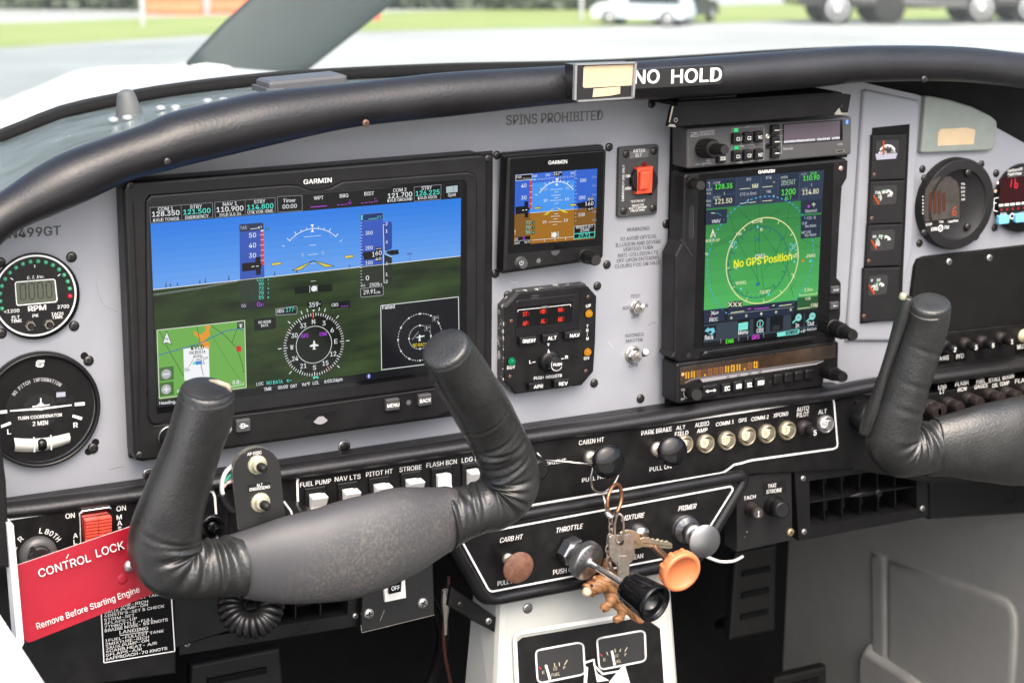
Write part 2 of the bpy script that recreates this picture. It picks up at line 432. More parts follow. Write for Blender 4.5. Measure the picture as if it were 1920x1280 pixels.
b.lathe(o, UP, [(.16, 0), (.16, .08), (.12, .1), (.12, .5), (.15, .52), (.15, .58), (.1, .68), (.03, .74)], pm('hydrant_red', (.55, .05, .04), .5, var=(3, .1)), 16)
b.lathe(o+UP*.42-RT*.2, RT, [(.06, 0), (.06, .4)], MATS['hydrant_red'], 12)
b.build('fire_hydrant', label='small red hydrant in the grass right of the propeller blade', cat='hydrant')
def post(px, py, h, label):
    b = MB(); o = G(px, py); b.lathe(o, UP, [(.07, 0), (.07, h), (.02, h+.03)], pm('galvanised_post', (.45, .47, .47), .5, .4, var=(3, .1)), 12)
    b.build('marker_post', label=label, cat='post')
post(268, 52, 1.3, 'pale marker post in the grass left of the orange barriers')
post(1090, 38, 1.3, 'pale post at the grass edge left of the white car')

M_tyre = pm('tyre_rubber', (.015, .015, .015), .8, var=(5, .2)); M_rim = pm('pale_wheel_rim', (.6, .61, .62), .35, .5, var=(4, .05))
M_win = pm('car_window_glass', (.02, .025, .03), .08, coat=.2)
def vehicle(px, py, yaw, paint, prof, length, width, wheel_r, wheels, label, truck=False, dy=0, k=1.0, dark=()):
    base = G(px, py)+FW*dy; t = thing('parked_truck' if truck else 'parked_car', label, 'truck' if truck else 'car', base, 'vehicles parked beyond the apron')
    ca, sa = math.cos(yaw), math.sin(yaw); ex = RT*ca+FW*sa; ey = FW*ca-RT*sa
    def T(x, y, z): return base+(ex*x+ey*y+UP*z)*k
    b = MB(); n = len(prof)
    def sec(yy, ins): return [T(x, yy, z) if z < 1.0 else T(x*(1-ins*.1), yy*(1-ins), z) for x, z in prof]
    rows = [sec(-width/2, .12), sec(-width/2*.9, 0.0), sec(0, 0), sec(width/2*.9, 0.0), sec(width/2, .12)]
    for r0, r1 in zip(rows, rows[1:]):
        for i in range(n): j = (i+1) % n; b.face([r0[i], r0[j], r1[j], r1[i]], paint)
    b.face(rows[0], paint); b.face(rows[-1][::-1], paint); b.build('body', t, merge=True)
    zb = prof[0][1]
    for sgn in (-1, 1):
        w = MB(); top = max(z for x, z in prof); xs = [x for x, z in prof if z > top-.15]; xa, xb = min(xs), max(xs)
        yy = sgn*(width/2*.9+.005)
        w.face([T(xa+.12, yy, top-.12), T(xb-.12, yy, top-.12), T(xb+.25, sgn*(width/2+.005), 1.02), T(xa-.25, sgn*(width/2+.005), 1.02)], M_win); w.build('side_window', t)
        for wx in wheels:
            w = MB(); o = T(wx, sgn*(width/2-.05), wheel_r); d = ey*sgn; mr_ = M_tyre if wx in dark else M_rim
            w.lathe(o, d, [(wheel_r*.6*k, -.2*k), (wheel_r*k, -.18*k), (wheel_r*k, .06*k), (wheel_r*.9*k, .1*k), (wheel_r*.62*k, .09*k)], M_tyre, 28)
            wo = w.build('wheel', t); r = MB(); r.lathe(o, d, [(wheel_r*.74*k, .0), (wheel_r*.74*k, .11*k), (wheel_r*.5*k, .08*k), (wheel_r*.2*k, .1*k), (wheel_r*.1*k, .14*k)], mr_, 28); r.build('rim', wo)
SUV = [(-2.1, .35), (-2.2, .6), (-2.1, 1.0), (-1.75, 1.6), (-1.3, 1.72), (.3, 1.7), (.95, 1.12), (1.9, .98), (2.2, .75), (2.15, .35)]
PICK = [(-2.6, .55), (-2.65, .85), (-2.6, 1.15), (-.6, 1.18), (-.45, 1.85), (.7, 1.85), (1.3, 1.22), (2.4, 1.15), (2.6, .9), (2.55, .5)]
M_cw = pm('pale_blue_car_paint', (.62, .72, .76), .3, coat=.5, var=(1, .03)); M_ck = pm('black_car_paint', (.012, .013, .014), .25, coat=.5, var=(1, .1)); M_cg = pm('white_truck_paint', (.6, .62, .62), .35, coat=.4, var=(1, .03))
vehicle(1206, 48, math.radians(160), M_cw, SUV, 4.4, 1.8, .36, (-1.35, 1.35), 'pale blue white car parked behind the middle of the glareshield', k=.72)
vehicle(1288, 45, math.radians(62), M_ck, SUV, 4.4, 1.8, .37, (-1.35, 1.35), 'dark car parked close beside the pale car', dy=1, k=.7)
RIG = [(-2.6, .55), (-2.65, .85), (-2.6, 1.3), (-.6, 1.35), (-.45, 2.2), (.9, 2.2), (1.5, 1.35), (2.4, 1.3), (2.6, .9), (2.55, .5)]
vehicle(1640, 44, math.radians(6), M_ck, RIG, 5.2, 1.95, .47, (-1.45, .15), 'black truck with one pale front wheel, nearer the middle of the two trucks', True, dy=0, k=1.12, dark=(.15, 1.9))
vehicle(1900, 42, math.radians(6), M_ck, RIG, 5.2, 1.95, .47, (-1.4, .15), 'black truck with pale wheels at the far right', True, dy=0, k=1.12)
vehicle(1740, 26, math.radians(20), M_cg, SUV, 4.4, 1.8, .36, (-1.35, 1.35), 'white car standing behind the gap between the two black trucks', dy=6)

# ================================================================== AIRCRAFT NOSE
M_wht = pm('white_aircraft_paint', (.8, .8, .79), .3, coat=.3, var=(3, .02))
b = MB(); T0 = [(-400, 330), (-150, 300), (0, 268), (118, 224), (235, 198), (336, 181), (497, 160), (700, 148), (860, 141), (1100, 137), (1400, 130), (1900, 150)]
rows = []
r1 = [(-300, 420), (-200, 300), (10, 178), (70, 166), (110, 150), (150, 140), (300, 138), (450, 138), (600, 150), (760, 160), (980, 175), (1200, 220)]
r2 = [(-160, 420), (-60, 290), (-20, 205), (55, 176), (105, 148), (140, 127), (180, 120), (350, 118), (530, 139), (640, 165), (760, 200), (860, 300)]
r3 = [(-100, 420), (-20, 320), (20, 240), (80, 210), (120, 190), (150, 170), (190, 160), (350, 158), (480, 175), (570, 200), (640, 240), (700, 330)]
for row, y in ((T0, .40), (r1, .85), (r2, 1.3), (r3, 1.5)): rows.append([P(px, py, y) for px, py in row])
for a, c in zip(rows, rows[1:]):
    for i in range(len(a)-1): b.face([a[i], a[i+1], c[i+1], c[i]], M_wht, True)
o = b.build('engine_cowling', label='white engine cowling beyond the windshield', cat='cowling', merge=True)
sub = o.modifiers.new('smooth', 'SUBSURF'); sub.levels = 1; sub.render_levels = 2
so2 = o.modifiers.new('skin', 'SOLIDIFY'); so2.thickness = .004
# propeller blade: lens shaped sections from the hub outwards
M_prop = pm('dark_grey_propeller_paint', (.013, .026, .027), .6, var=(9, .18), bump=(300, .1, .0004))
b = MB(); hub = P(390, 215, 1.62)
secs = [((400, 178), 84, 1.62), ((430, 150), 88, 1.62), ((470, 110), 90, 1.62), ((540, 50), 96, 1.625), ((612, -10), 100, 1.63), ((720, -100), 104, 1.64), ((860, -215), 100, 1.65), ((960, -300), 84, 1.655), ((1000, -335), 50, 1.66)]
ax = (P(612, -10, 1.63)-P(430, 150, 1.62)).normalized(); side = ax.cross(Vector((0, 1, 0))).normalized()
loops = []
for (px, py), w, y in secs:
    c = P(px, py, y); h = w*MV(px, py, y); k = []
    for i in range(16):
        a = 2*PI*i/16; k.append(c+side*h*math.cos(a)*.88+Vector((0, 1, 0))*(.012*math.sin(a)+.02*math.cos(a)))
    loops.append(k)
for a, c in zip(loops, loops[1:]):
    for i in range(16): j = (i+1) % 16; b.face([a[i], a[j], c[j], c[i]], M_prop, True)
b.face(loops[-1], M_prop); b.face(loops[0][::-1], M_prop)
t = thing('propeller', 'dark grey propeller blade slanting up beyond the windshield', 'propeller', hub)
b.build('blade', t, merge=True)
b = MB(); b.lathe(hub-Vector((0, .05, 0)), (0, 1, 0), [(.06, 0), (.085, .01), (.08, .12), (.05, .22), (.01, .27)], M_wht, 24); b.build('spinner', t)

# ================================================================== GLARESHIELD
LIP_T = [(-120, 440), (-60, 402), (0, 366), (84, 316), (151, 282), (235, 252), (302, 227), (336, 209), (420, 189), (504, 171), (640, 157), (750, 145), (858, 134), (1077, 122), (1280, 109), (1495, 94), (1616, 86), (1784, 87), (1920, 101), (2060, 122)]
LIP_B = [(-120, 560), (-60, 500), (10, 442), (75, 408), (134, 380), (218, 341), (290, 323), (336, 312), (420, 292), (504, 272), (640, 242), (750, 228), (858, 217), (1077, 193), (1280, 184), (1495, 167), (1616, 155), (1784, 153), (1920, 166), (2060, 190)]
LY = -.05
def dens(a, n=4):                    # smooth a polyline (Catmull-Rom)
    out = []
    for i in range(len(a)-1):
        p0, p1, p2, p3 = [Vector(a[max(0, min(len(a)-1, i+k))]) for k in (-1, 0, 1, 2)]
        for k in range(n):
            t = k/n; out.append(.5*((2*p1)+(p2-p0)*t+(2*p0-5*p1+4*p2-p3)*t*t+(3*p1-p0-3*p2+p3)*t**3))
    out.append(Vector(a[-1])); return out
lt, lb = dens(LIP_T), dens(LIP_B)
b = MB(); pts = []; rad = []
for a, c in zip(lt, lb):
    wa, wc = P(a.x, a.y, LY), P(c.x, c.y, LY); pts.append((wa+wc)/2); rad.append((wa-wc).length/2*.99)
M_pad = pm('black_padded_vinyl', (.0095, .009, .0102), .37, bump=(420, .35, .0007), var=(20, .25), rvar=.06)
b.tube(pts, rad, M_pad, 28, flat=1.15, ref=Vector((0, 1, 0)), fn=lambda s, a, i: 1+.003*math.sin(s*23+1)*math.sin(a*2))
gs = thing('glareshield', 'black padded glareshield arching over the instrument panel', 'glareshield', pts[len(pts)//2])
b.build('padded_lip', gs)
SEAL = [(-200, 318), (-100, 292), (0, 268), (118, 222), (235, 196), (336, 179), (497, 160), (650, 150), (850, 141), (1077, 136), (1280, 126), (1500, 112), (1700, 107), (1920, 120), (2060, 140)]
def at_x(poly, x):
    for p, q in zip(poly, poly[1:]):
        if p[0] <= x <= q[0]: return p[1]+(q[1]-p[1])*(x-p[0])/(q[0]-p[0])
    return poly[-1][1] if x > poly[-1][0] else poly[0][1]
M_deck = pm('grey_green_deck_vinyl', (.13, .155, .15), .22, bump=(500, .2, .0005), var=(14, .2), rvar=.07)
b = MB(); rows = []
YS = [LY, -.02, .06, .16, .26, .335]
n = 44
for k, y in enumerate(YS):
    row = []
    for i in range(n):
        f = i/(n-1)
        pa = lt[int(f*(len(lt)-1))]; A = pts[int(f*(len(lt)-1))]+Vector((0, 0, rad[int(f*(len(lt)-1))]*.92))
        xs = -200+2260*f; S_ = P(xs, at_x(SEAL, xs), .335); u = (y-LY)/(.335-LY)
        w = A.lerp(S_, u); row.append(w)
    rows.append(row)
for a, c in zip(rows, rows[1:]):
    for i in range(n-1): b.face([a[i], a[i+1], c[i+1], c[i]], M_deck, True)
b.build('deck', gs, merge=True)
b = MB(); sp = dens([(x, y-7) for x, y in SEAL], 3); b.tube([P(p.x, p.y, .345) for p in sp], .0085, M_bm, 10); b.build('windshield_seal', gs)
# dark underside between the lip and the panel, and its lower edge
b = MB()
ed = [(1500, 170), (1640, 166), (1720, 179), (1800, 206), (1860, 236), (1925, 272), (2060, 380)]
lo = [P(p.x, p.y, LY+.01) for p in lb]; n2 = len(lo)
for i in range(n2-1):
    q0, q1 = lo[i].copy(), lo[i+1].copy(); q0.y = q1.y = -.002
    for q in (q0, q1): q.z -= .002
    b.face([lo[i], lo[i+1], q1, q0], M_bm, True)
b.build('underside', gs)
b = MB()                              # black backing sheet behind the panel, closing the gap up to the lip
sk = [(p.x, (p.y*1.0)) for p in lb]
for (xa, ya), (xb, yb2) in zip(sk, sk[1:]):
    b.face([P(xa, ya-25, .012), P(xb, yb2-25, .012), P(xb, yb2+260, .012), P(xa, ya+260, .012)], M_bm)
b.build('backing_sheet', gs)
for i, (px, py) in enumerate(((314, 303), (686, 231), (1733, 149), (600, 247), (1190, 185))):
    if i < 3: screw(px, py, -.069, 7, gs, SC_RST if i == 1 else SC_BLK)
M_riv = pm('bright_rivet', (.5, .5, .49), .35, .6)
RIV = proto_mesh(lambda b: b.lathe((0, 0, 0), (0, 0, 1), [(1, -.3), (1, .1), (.85, .3), (.5, .45), (.15, .5)], M_riv, 16, capa=False), 'rivet')
for px, py, y in ((212, 224, .14), (239, 220, .14), (301, 202, .17), (329, 201, .17), (389, 189, .2), (419, 187, .2), (505, 168, .24), (500, 178, .2)):
    f = (px+200)/2260; xs = px; inst('rivet', RIV, P(px, py, y), gs, .0042)
# grey cone nozzle and grey antenna box standing on the deck
b = MB(); o = P(243, 219, .2); b.lathe(o, (-.12, 0, 1), [(.0125, -.006), (.0115, .0), (.0075, .018), (.006, .021), (.003, .0225)], pm('grey_rubber', (.1, .105, .105), .5, var=(60, .1)), 20)
b.build('rubber_cone', label='small dark grey rubber cone standing on the glareshield deck', cat='cone')
b = MB(); b.z = (0, 0, 1); b.y = .17
t = thing('antenna_box', 'flat grey antenna box on the glareshield behind the padded lip', 'antenna', P(575, 165, .17))
M_abox = pm('grey_antenna_plastic', (.075, .075, .08), .42, var=(40, .06))
b.prism(b.xz([(504, 174), (504, 157), (510, 153), (644, 140), (652, 143), (652, 170)]), .17, .2, M_abox, .003); b.build('housing', t)
b = MB(); b.y = .169; b.prism(b.xz([(496, 176), (496, 166), (530, 165), (530, 175)]), .165, .2, M_abox, .001); b.build('mounting_foot', t)
# name strip NO HOLD and the clear label holder
b = MB(y=-.0735); t = thing('lettered_strip', 'black label strip reading NO HOLD stuck on the padded lip', 'label', P(1270, 147, -.0720))
b.prism(b.xz([(1150, 133), (1352, 121), (1357, 127), (1355, 154), (1350, 159), (1150, 170)]), -.0735, -.0690, pm('label_black', (.012, .012, .012), .4, var=(60, .2)), .0006)
b.build('backing', t)
b = MB(z=A2, y=-.0737); b.text('NO', 1636, 468, 1772, 73, M_white, bold=.035, y1=463, it=.0); b.z = (0, 0, 1); b.text('HOLD', 1259, 156.5, 1352, 25, M_white, bold=.035, y1=152); b.build('lettering', t)
b = MB(z=A2, y=-.0850); t = thing('label_holder', 'clear plastic label holder with two beige paper labels on the padded lip', 'label holder', P(1135, 152, -.0790))
hb = b.xz([(1312, 366), (1645, 354), (1634, 546), (1322, 566)]); b.prism(hb, -.0820, -.0670, pm('holder_black', (.012, .012, .013), .25, coat=.4), .0008); b.build('backing', t)
M_clear = pm('clear_acrylic_edge', (.2, .2, .2), .12, spec=.7)
b = MB(z=A2, y=-.0845)
for p, q, w in (((1312, 362), (1645, 352), 8), ((1645, 352), (1630, 548), 12), ((1322, 566), (1634, 546), 9), ((1312, 362), (1306, 560), 12)):
    d = Vector((q[0]-p[0], q[1]-p[1])).normalized(); nn = Vector((-d.y, d.x))*w/2
    b.prism(b.xz([(p[0]+nn.x, p[1]+nn.y), (q[0]+nn.x, q[1]+nn.y), (q[0]-nn.x, q[1]-nn.y), (p[0]-nn.x, p[1]-nn.y)]), -.0845, -.0815, M_clear)
b.build('clear_rim', t)
b = MB(z=A2, y=-.0823); b.poly([(1352, 378), (1362, 370), (1630, 360), (1636, 368), (1634, 470), (1628, 477), (1360, 492), (1348, 486)], M_tan)
b.build('paper_label', t)
b = MB(z=A2, y=-.0823); b.poly([(1408, 496), (1557, 484), (1556, 524), (1495, 536), (1402, 543)], M_tan); b.build('paper_label', t)

# windshield: one thin curved pane from the seal up and back over the pilots
def glass_mat():
    m = bpy.data.materials.new('windshield_acrylic'); m.use_nodes = True; nt = m.node_tree; nt.nodes.clear()
    out = nt.nodes.new('ShaderNodeOutputMaterial'); mix = nt.nodes.new('ShaderNodeMixShader'); tr = nt.nodes.new('ShaderNodeBsdfTransparent'); gl = nt.nodes.new('ShaderNodeBsdfGlossy')
    fr = nt.nodes.new('ShaderNodeLayerWeight'); fr.inputs[0].default_value = .12; tr.inputs[0].default_value = (.95, .975, .965, 1); gl.inputs['Roughness'].default_value = .03
    df = nt.nodes.new('ShaderNodeBsdfDiffuse'); df.inputs[0].default_value = (.8, .82, .8, 1); m2 = nt.nodes.new('ShaderNodeMixShader')
    tc = nt.nodes.new('ShaderNodeTexCoord'); ns = nt.nodes.new('ShaderNodeTexNoise'); ns.inputs['Scale'].default_value = 5; mr = nt.nodes.new('ShaderNodeMapRange')
    mr.inputs[3].default_value = .09; mr.inputs[4].default_value = .2  # white diffuse share put in as haze, a pale veil over the view
    nt.links.new(tc.outputs['Object'], ns.inputs['Vector']); nt.links.new(ns.outputs[0], mr.inputs[0]); nt.links.new(mr.outputs[0], m2.inputs[0])
    pw = nt.nodes.new('ShaderNodeMath'); pw.operation = 'MULTIPLY_ADD'; pw.inputs[1].default_value = .35; pw.inputs[2].default_value = .03; p5 = nt.nodes.new('ShaderNodeMath'); p5.operation = 'POWER'; p5.inputs[1].default_value = 4; nt.links.new(fr.outputs[1], p5.inputs[0]); nt.links.new(p5.outputs[0], pw.inputs[0]); nt.links.new(pw.outputs[0], mix.inputs[0]); nt.links.new(tr.outputs[0], mix.inputs[1]); nt.links.new(gl.outputs[0], mix.inputs[2])
    nt.links.new(mix.outputs[0], m2.inputs[1]); nt.links.new(df.outputs[0], m2.inputs[2]); nt.links.new(m2.outputs[0], out.inputs[0]); return m
M_glass = glass_mat(); b = MB(); base = [P(p.x, p.y, .35) for p in dens([(x, y-9) for x, y in SEAL], 2)]
rows = []
for k in range(9):
    u = k/8; rows.append([w+Vector((0, -.52*u-.05*math.sin(u*PI), .30*u+.05*math.sin(u*PI))) for w in base])
for a, c in zip(rows, rows[1:]):
    for i in range(len(base)-1): b.face([a[i], a[i+1], c[i+1], c[i]], M_glass, True)
b.build('windshield', label='clear curved windshield pane rising from the glareshield', cat='windshield', merge=True)

# ================================================================== CABIN SHELL
M_wall = pm('grey_side_trim', (.25, .245, .23), .6, bump=(300, .2, .0005), var=(7, .14))
M_floor = pm('dark_carpet', (.02, .02, .021), .95, var=(80, .3), bump=(300, .5, .002))
XR, XL = 1.27, .2
b = MB(); ZF = ZC-1.15
b.face([(XL-.1, -1.6, ZF), (XR+.1, -1.6, ZF), (XR+.1, .6, ZF), (XL-.1, .6, ZF)], M_floor); b.build('cabin_floor', kind='structure')
b = MB(); b.face([(XL-.1, .4, ZF), (XR+.1, .4, ZF), (XR+.1, .4, ZC-.4), (XL-.1, .4, ZC-.4)], M_bm)
b.build('firewall', label='black firewall deep in the footwell below the panel', cat='firewall')
def prismX(b, pts, x0, x1, m, bev=.004, seg=5):           # outline in photo pixels on the plane X = x0, thickened to X = x1
    yz = [(w.y, w.z) for w in (PX(px, py, x0) for px, py in pts)]; n = len(yz)
    loops = [[(x1, y, z) for y, z in offset_poly(yz, -.004)]]
    for k in range(seg+1):
        a = PI/2*k/seg; loops.append([(x0+(x1-x0)*.9*(1-math.sin(a)), y, z) for y, z in offset_poly(yz, bev*(1-math.cos(a))+1e-6)])
    for la, lb_ in zip(loops, loops[1:]):
        for i in range(n): j = (i+1) % n; b.face([la[i], la[j], lb_[j], lb_[i]], m, True)
    b.face(loops[-1], m)
t = thing('side_wall', 'grey moulded trim of the right cabin wall below the panel', 'wall', (XR, -.2, ZC-.6))
b = MB(); b.face([(XR, -1.6, ZF), (XR, .4, ZF), (XR, .4, ZC-.28), (XR, -1.6, ZC-.28)], M_wall); b.build('trim_sheet', t)
b = MB(); prismX(b, [(1664, 1052), (1760, 1082), (1850, 1112), (1870, 1119), (1885, 1126), (1895, 1138), (1901, 1155), (1902, 1185), (1900, 1225), (1894, 1330), (1662, 1330)], XR-.003, XR, M_wall, .008); b.build('pocket_panel', t, merge=True)
b = MB(); prismX(b, [(1631, 1038), (1656, 1046), (1660, 1330), (1634, 1330)], XR-.004, XR, M_wall, .006); b.build('vertical_rib', t, merge=True)
b = MB(); prismX(b, [(1606, 1228), (1622, 1208), (1626, 1222), (1690, 1262), (1740, 1300), (1740, 1420), (1606, 1400)], XR-.012, XR, M_wall, .007); b.build('map_pocket', t, merge=True)
# left side: canopy sill (white), its dark rubber and the thin pale door post edge
b = MB(); c = P(30, 1198, -.2)
t = thing('canopy_sill', 'white painted canopy sill running along the left edge', 'sill', c)
b.prism([(c.x, c.z), (c.x-.012, c.z+.006), (c.x-.16, c.z+.008), (c.x-.16, c.z-.5), (c.x, c.z-.5)], -1.15, -.12, M_wht, .002); b.build('rail', t)
b = MB(); b.prism(b.xz([(14, 982), (26, 985), (46, 1205), (34, 1230)], -.1), -.1, -.085, M_wht, .001); b.build('post_edge', t)
b = MB(); b.prism(b.xz([(-60, 640), (-6, 700), (4, 860), (9, 900), (13, 985), (16, 1060), (-60, 1060)], -.09), -.095, -.07, M_bm, .002); b.build('rubber_seal', t)
b = MB(); b.face([(XL+.02, -.05, ZF), (XL+.02, .4, ZF), (XL+.02, .4, ZC-.2), (XL+.02, -.05, ZC-.2)], M_bm); b.build('side_lining', t)

# ================================================================== INSTRUMENT PANEL
t_panel = thing('instrument_panel', 'light grey painted instrument panel carrying all the gauges', 'instrument panel', P(960, 600, 0))
b = MB(); b.prism(b.xz([(-140, 560), (-60, 470), (134, 330), (336, 262), (640, 192), (942, 160), (1280, 138), (1560, 140), (1640, 160), (1720, 178), (1800, 205), (1860, 235), (1925, 271), (2060, 372), (2060, 690), (1640, 740), (1000, 840), (540, 905), (0, 985), (-140, 1000)], 0), 0, .0015, M_panel)
b.build('sheet', t_panel)
for px, py, r in ((932, 291, 8), (1142, 276, 8), (929, 513, 8), (1138, 496, 8), (952, 553, 8), (1120, 536, 8), (1114, 718, 8), (1201, 747, 8), (1222, 195, 8), (1249, 420, 8), (134, 482, 10), (139, 611, 9.5), (3, 625, 9.5), (1, 492, 9.5), (166, 676, 9.5), (174, 840, 10), (1645, 627, 7), (1729.5, 317, 7), (1840, 308, 7), (1868, 325, 7), (1865, 427, 7), (1830, 443, 7), (1724, 456, 7), (1667, 203, 8)):
    screw(px, py, -.0003, r, t_panel)
for px, py in ((645, 836), (279, 888)):
    b = MB(); o = P(px, py, 0); k = MV(px, py); b.lathe(o, (0, -1, 0), [(11.5*k, 0), (11.5*k, .0008), (8*k, .0009)], M_alu, 24, capb=False); w = b.build('washer', t_panel)
    inst('screw_head', SC_BLK, P(px, py, -.0005), t_panel, 8*k)
for px, py, dx in ((158, 667, -1), (179, 829, 1), (166, 846, 1)):   # slotted holes behind two loose screws
    b = MB(y=-.0001); b.circ(px, py, 7, M_bm, 0); b.build('screw_hole', t_panel)
b = MB(y=-.0002); b.text('SPINS PROHIBITED', 949, 235, 1130, 18.5, M_fade, 0, .03, y1=225); b.build('lettering', t_panel)
b = MB(z=A4, y=-.0002); b.text('N499GT', 70, 108, 455, 68, M_dark, 0, .035, y1=80); b.build('lettering', t_panel)
b = MB(z=B1, y=-.0002)
for s, x0, y0, x1, y1 in (('WARNING', 990, 948, 1155, 935), ('TO AVOID OPTICAL', 940, 1017, 1208, 992), ('ILLUSION AND SEVERE', 908, 1060, 1237, 1031), ('VERTIGO TURN', 963, 1092, 1180, 1073), ('ANTI-COLLISION LTS', 923, 1136, 1216, 1109), ('OFF UPON ENTERING', 917, 1175, 1222, 1147), ('CLOUDS FOG OR HAZE', 904, 1215, 1232, 1184)):
    b.text(s, x0, y0, x1, 27, M_dark, 0, .014, y1=y1)
b.build('lettering', t_panel)
b = MB(z=B2, y=-.0002)
for s, x0, y0, x1, y1 in (('TEST', 1198, 270, 1280, 264), ('A/P', 1131, 370, 1184, 366), ('ON', 1312, 350, 1347, 347), ('OFF', 1207, 444, 1271, 438), ('AVIONICS', 1151, 607, 1310, 592), ('MASTER', 1160, 652, 1302, 637), ('OFF', 1186, 862, 1263, 856)):
    b.text(s, x0, y0, x1, 29, M_dark, 0, .014, y1=y1)
letters(b, t_panel)
b = MB(z=A4, y=-.0001); M_scr = pm('scratch_grey', (.13, .13, .14), .6)
b.line([(720, 430), (735, 520), (765, 585), (790, 622), (840, 635), (880, 660)], 2.2, M_scr); b.build('scratch', t_panel)
for z, pl, w, m in ((B2, [(168, 118), (190, 140), (215, 128), (232, 150)], 5, pm('yellowed_scuff', (.42, .4, .33), .6)), (B2, [(1490, 455), (1508, 436)], 3, M_scr), (B2, [(1506, 246), (1512, 238)], 4, M_scr), (B1, [(420, 272), (426, 279)], 4, M_scr), (A4, [(800, 505), (812, 500)], 2, M_scr), (B6, [(560, 720), (552, 760), (556, 800)], 3, M_scr), (A1, [(1700, 790), (1720, 786)], 4, M_scr), ((0, 0, 1), [(1215, 610), (1222, 604), (1230, 606)], 1.0, M_scr), ((0, 0, 1), [(1140, 640), (1150, 652)], 1.0, pm('yellowed_scuff', (.42, .4, .33), .6)), ((0, 0, 1), [(205, 880), (232, 874)], 1.2, M_scr)):
    b = MB(z=z, y=-.0001); b.line(pl, w, m); b.build('scratch', t_panel)
# raised mouldings of the right hand panel
b = MB(); b.prism(b.xz([(1620, 172), (1626, 168), (1722, 188), (1726, 194), (1718, 330), (1712, 470), (1690, 560), (1680, 640), (1588, 640), (1600, 480)], -.004), -.004, -.0001, M_panel, .003); b.build('raised_surround', t_panel)
b = MB(z=B6, y=-.006); M_gg = pm('grey_green_cover', (.2, .225, .205), .5, bump=(800, .25, .0004), var=(60, .08))
t = thing('glovebox_cover', 'grey green blanking cover with a beige label at the top right of the panel', 'cover', Q(B6, 850, 350) and P(*Q(B6, 850, 350), -.004))
b.prism(b.xz([(606, 122), (640, 118), (780, 145), (950, 198), (1080, 262), (1122, 298), (1127, 330), (1112, 470), (1092, 508), (1060, 516), (585, 534), (572, 525)]), -.006, -.0001, M_gg, .002); b.build('plate', t)
b = MB(z=B6, y=-.0062); b.poly([(712, 358), (905, 347), (966, 364), (952, 468), (690, 480), (694, 385)], M_tan); b.build('paper_label', t)

# ------------------------------------------------------------------ main flight display
t = thing('flight_display', 'large flight display in a black bezel, blue sky and dark green ground', 'display', P(580, 570, -.02))
b = MB(); b.prism(b.xz([(222, 343), (925, 284), (922, 765), (915, 771), (262, 863), (243, 858)], -.004), -.004, 0, M_bs, .001); b.build('mounting_flange', t)
b = MB(); out = [(231, 356), (237, 346), (250, 341), (900, 288), (911, 291), (916, 302), (913, 764), (868, 767), (846, 774), (820, 785), (268, 866), (257, 864), (252, 852)]
b.prism(b.xz(out, -.022), -.022, -.004, M_bp, .003); b.build('bezel', t)
b = MB(z=(0, 0, 1), y=-.0224)   # raised rim round the glass with the dip under the maker's name
ins = [(272, 376), (280, 365), (540, 345), (560, 347), (580, 355), (600, 355), (620, 350), (640, 339), (878, 321), (888, 325), (894, 335), (893, 706), (886, 716), (290, 796), (281, 792), (276, 780)]
b.prism(b.xz(ins), -.0242, -.0215, M_bs, .0018); b.build('glass_rim', t)
b = MB(y=-.0244); b.poly([(279, 381), (866, 337), (872, 338), (876, 345), (875, 694), (294, 776)], M_bg); b.build('cover_glass', t)
b = MB(z=A5, y=-.0245); b.text('GARMIN', 1398, 262, 1607, 34, M_white, 0, .03, y1=247); b.build('lettering', t)
for px, py in ((244, 347), (915, 297), (262, 853)): screw(px, py, -.0215, 7.5, t)
b = MB(); o = P(*Q(A7, 385, 1110), -.0225); k = MV(315, 817, -.02); b.lathe(o, (0, -1, 0), [(21*k, 0), (21*k, .002), (19.5*k, .0025)], M_alu, 32, capb=False)
b.lathe(o, (0, -1, 0), [(19.5*k, 0), (18*k, .012), (16*k, .014), (11*k, .014), (10*k, .022), (8.5*k, .024)], M_bp, 32); b.build('knob', t)
M_key = pm('dark_grey_key', (.045, .045, .046), .45, var=(100, .1))
for z, x0, y0, x1, y1, s in ((A7, 893, 992, 1003, 1072, 'D'), (A8, 655, 838, 760, 912, 'MENU'), (A8, 900, 803, 999, 876, 'BACK')):
    b = MB(z=z, y=-.0255); b.prism(b.rr(x0, y0, x1, y1, 10), -.0255, -.02, M_key, .001); ob = b.build('button', t)
    b = MB(z=z, y=-.0256); my = (y0+y1)/2
    if s == 'D':
        b.text('D', x0+35, my+20, x0+67, 36, M_white, 0, .03); b.line([(x0+22, my+3), (x0+74, my+1)], 5, M_white, 1); b.poly([(x0+72, my-8), (x0+93, my), (x0+72, my+10)], M_white, 1)
    else: b.text(s, x0+10, my+22, x1-6, 27, M_white, 0, .025, y1=my+11)
    b.build('lettering', ob)
b = MB(z=A8, y=-.0226); b.ring(825, 857, 15, 21, M_key, 0); b.circ(825, 857, 15, pm('sensor_lens', (.1, .1, .1), .1), 0); b.build('light_sensor', t)
b = MB(z=A7, y=-.0227); b.poly([(1408, 962), (1440, 950), (1640, 924), (1645, 936), (1620, 948), (1412, 976)], M_bm, 1); b.ring(1525, 945, 0, 75, pm('slot_highlight', (.25, .25, .25), .4), 0, 222, 316, 16)
b.build('card_slot', t)
b = MB(y=-.0228); b.line([(288, 799), (560, 765), (700, 745), (840, 725)], 1.6, M_key); b.line([(260, 800), (262, 700), (258, 560), (250, 380)], 1.2, M_bm); b.build('seam', t)

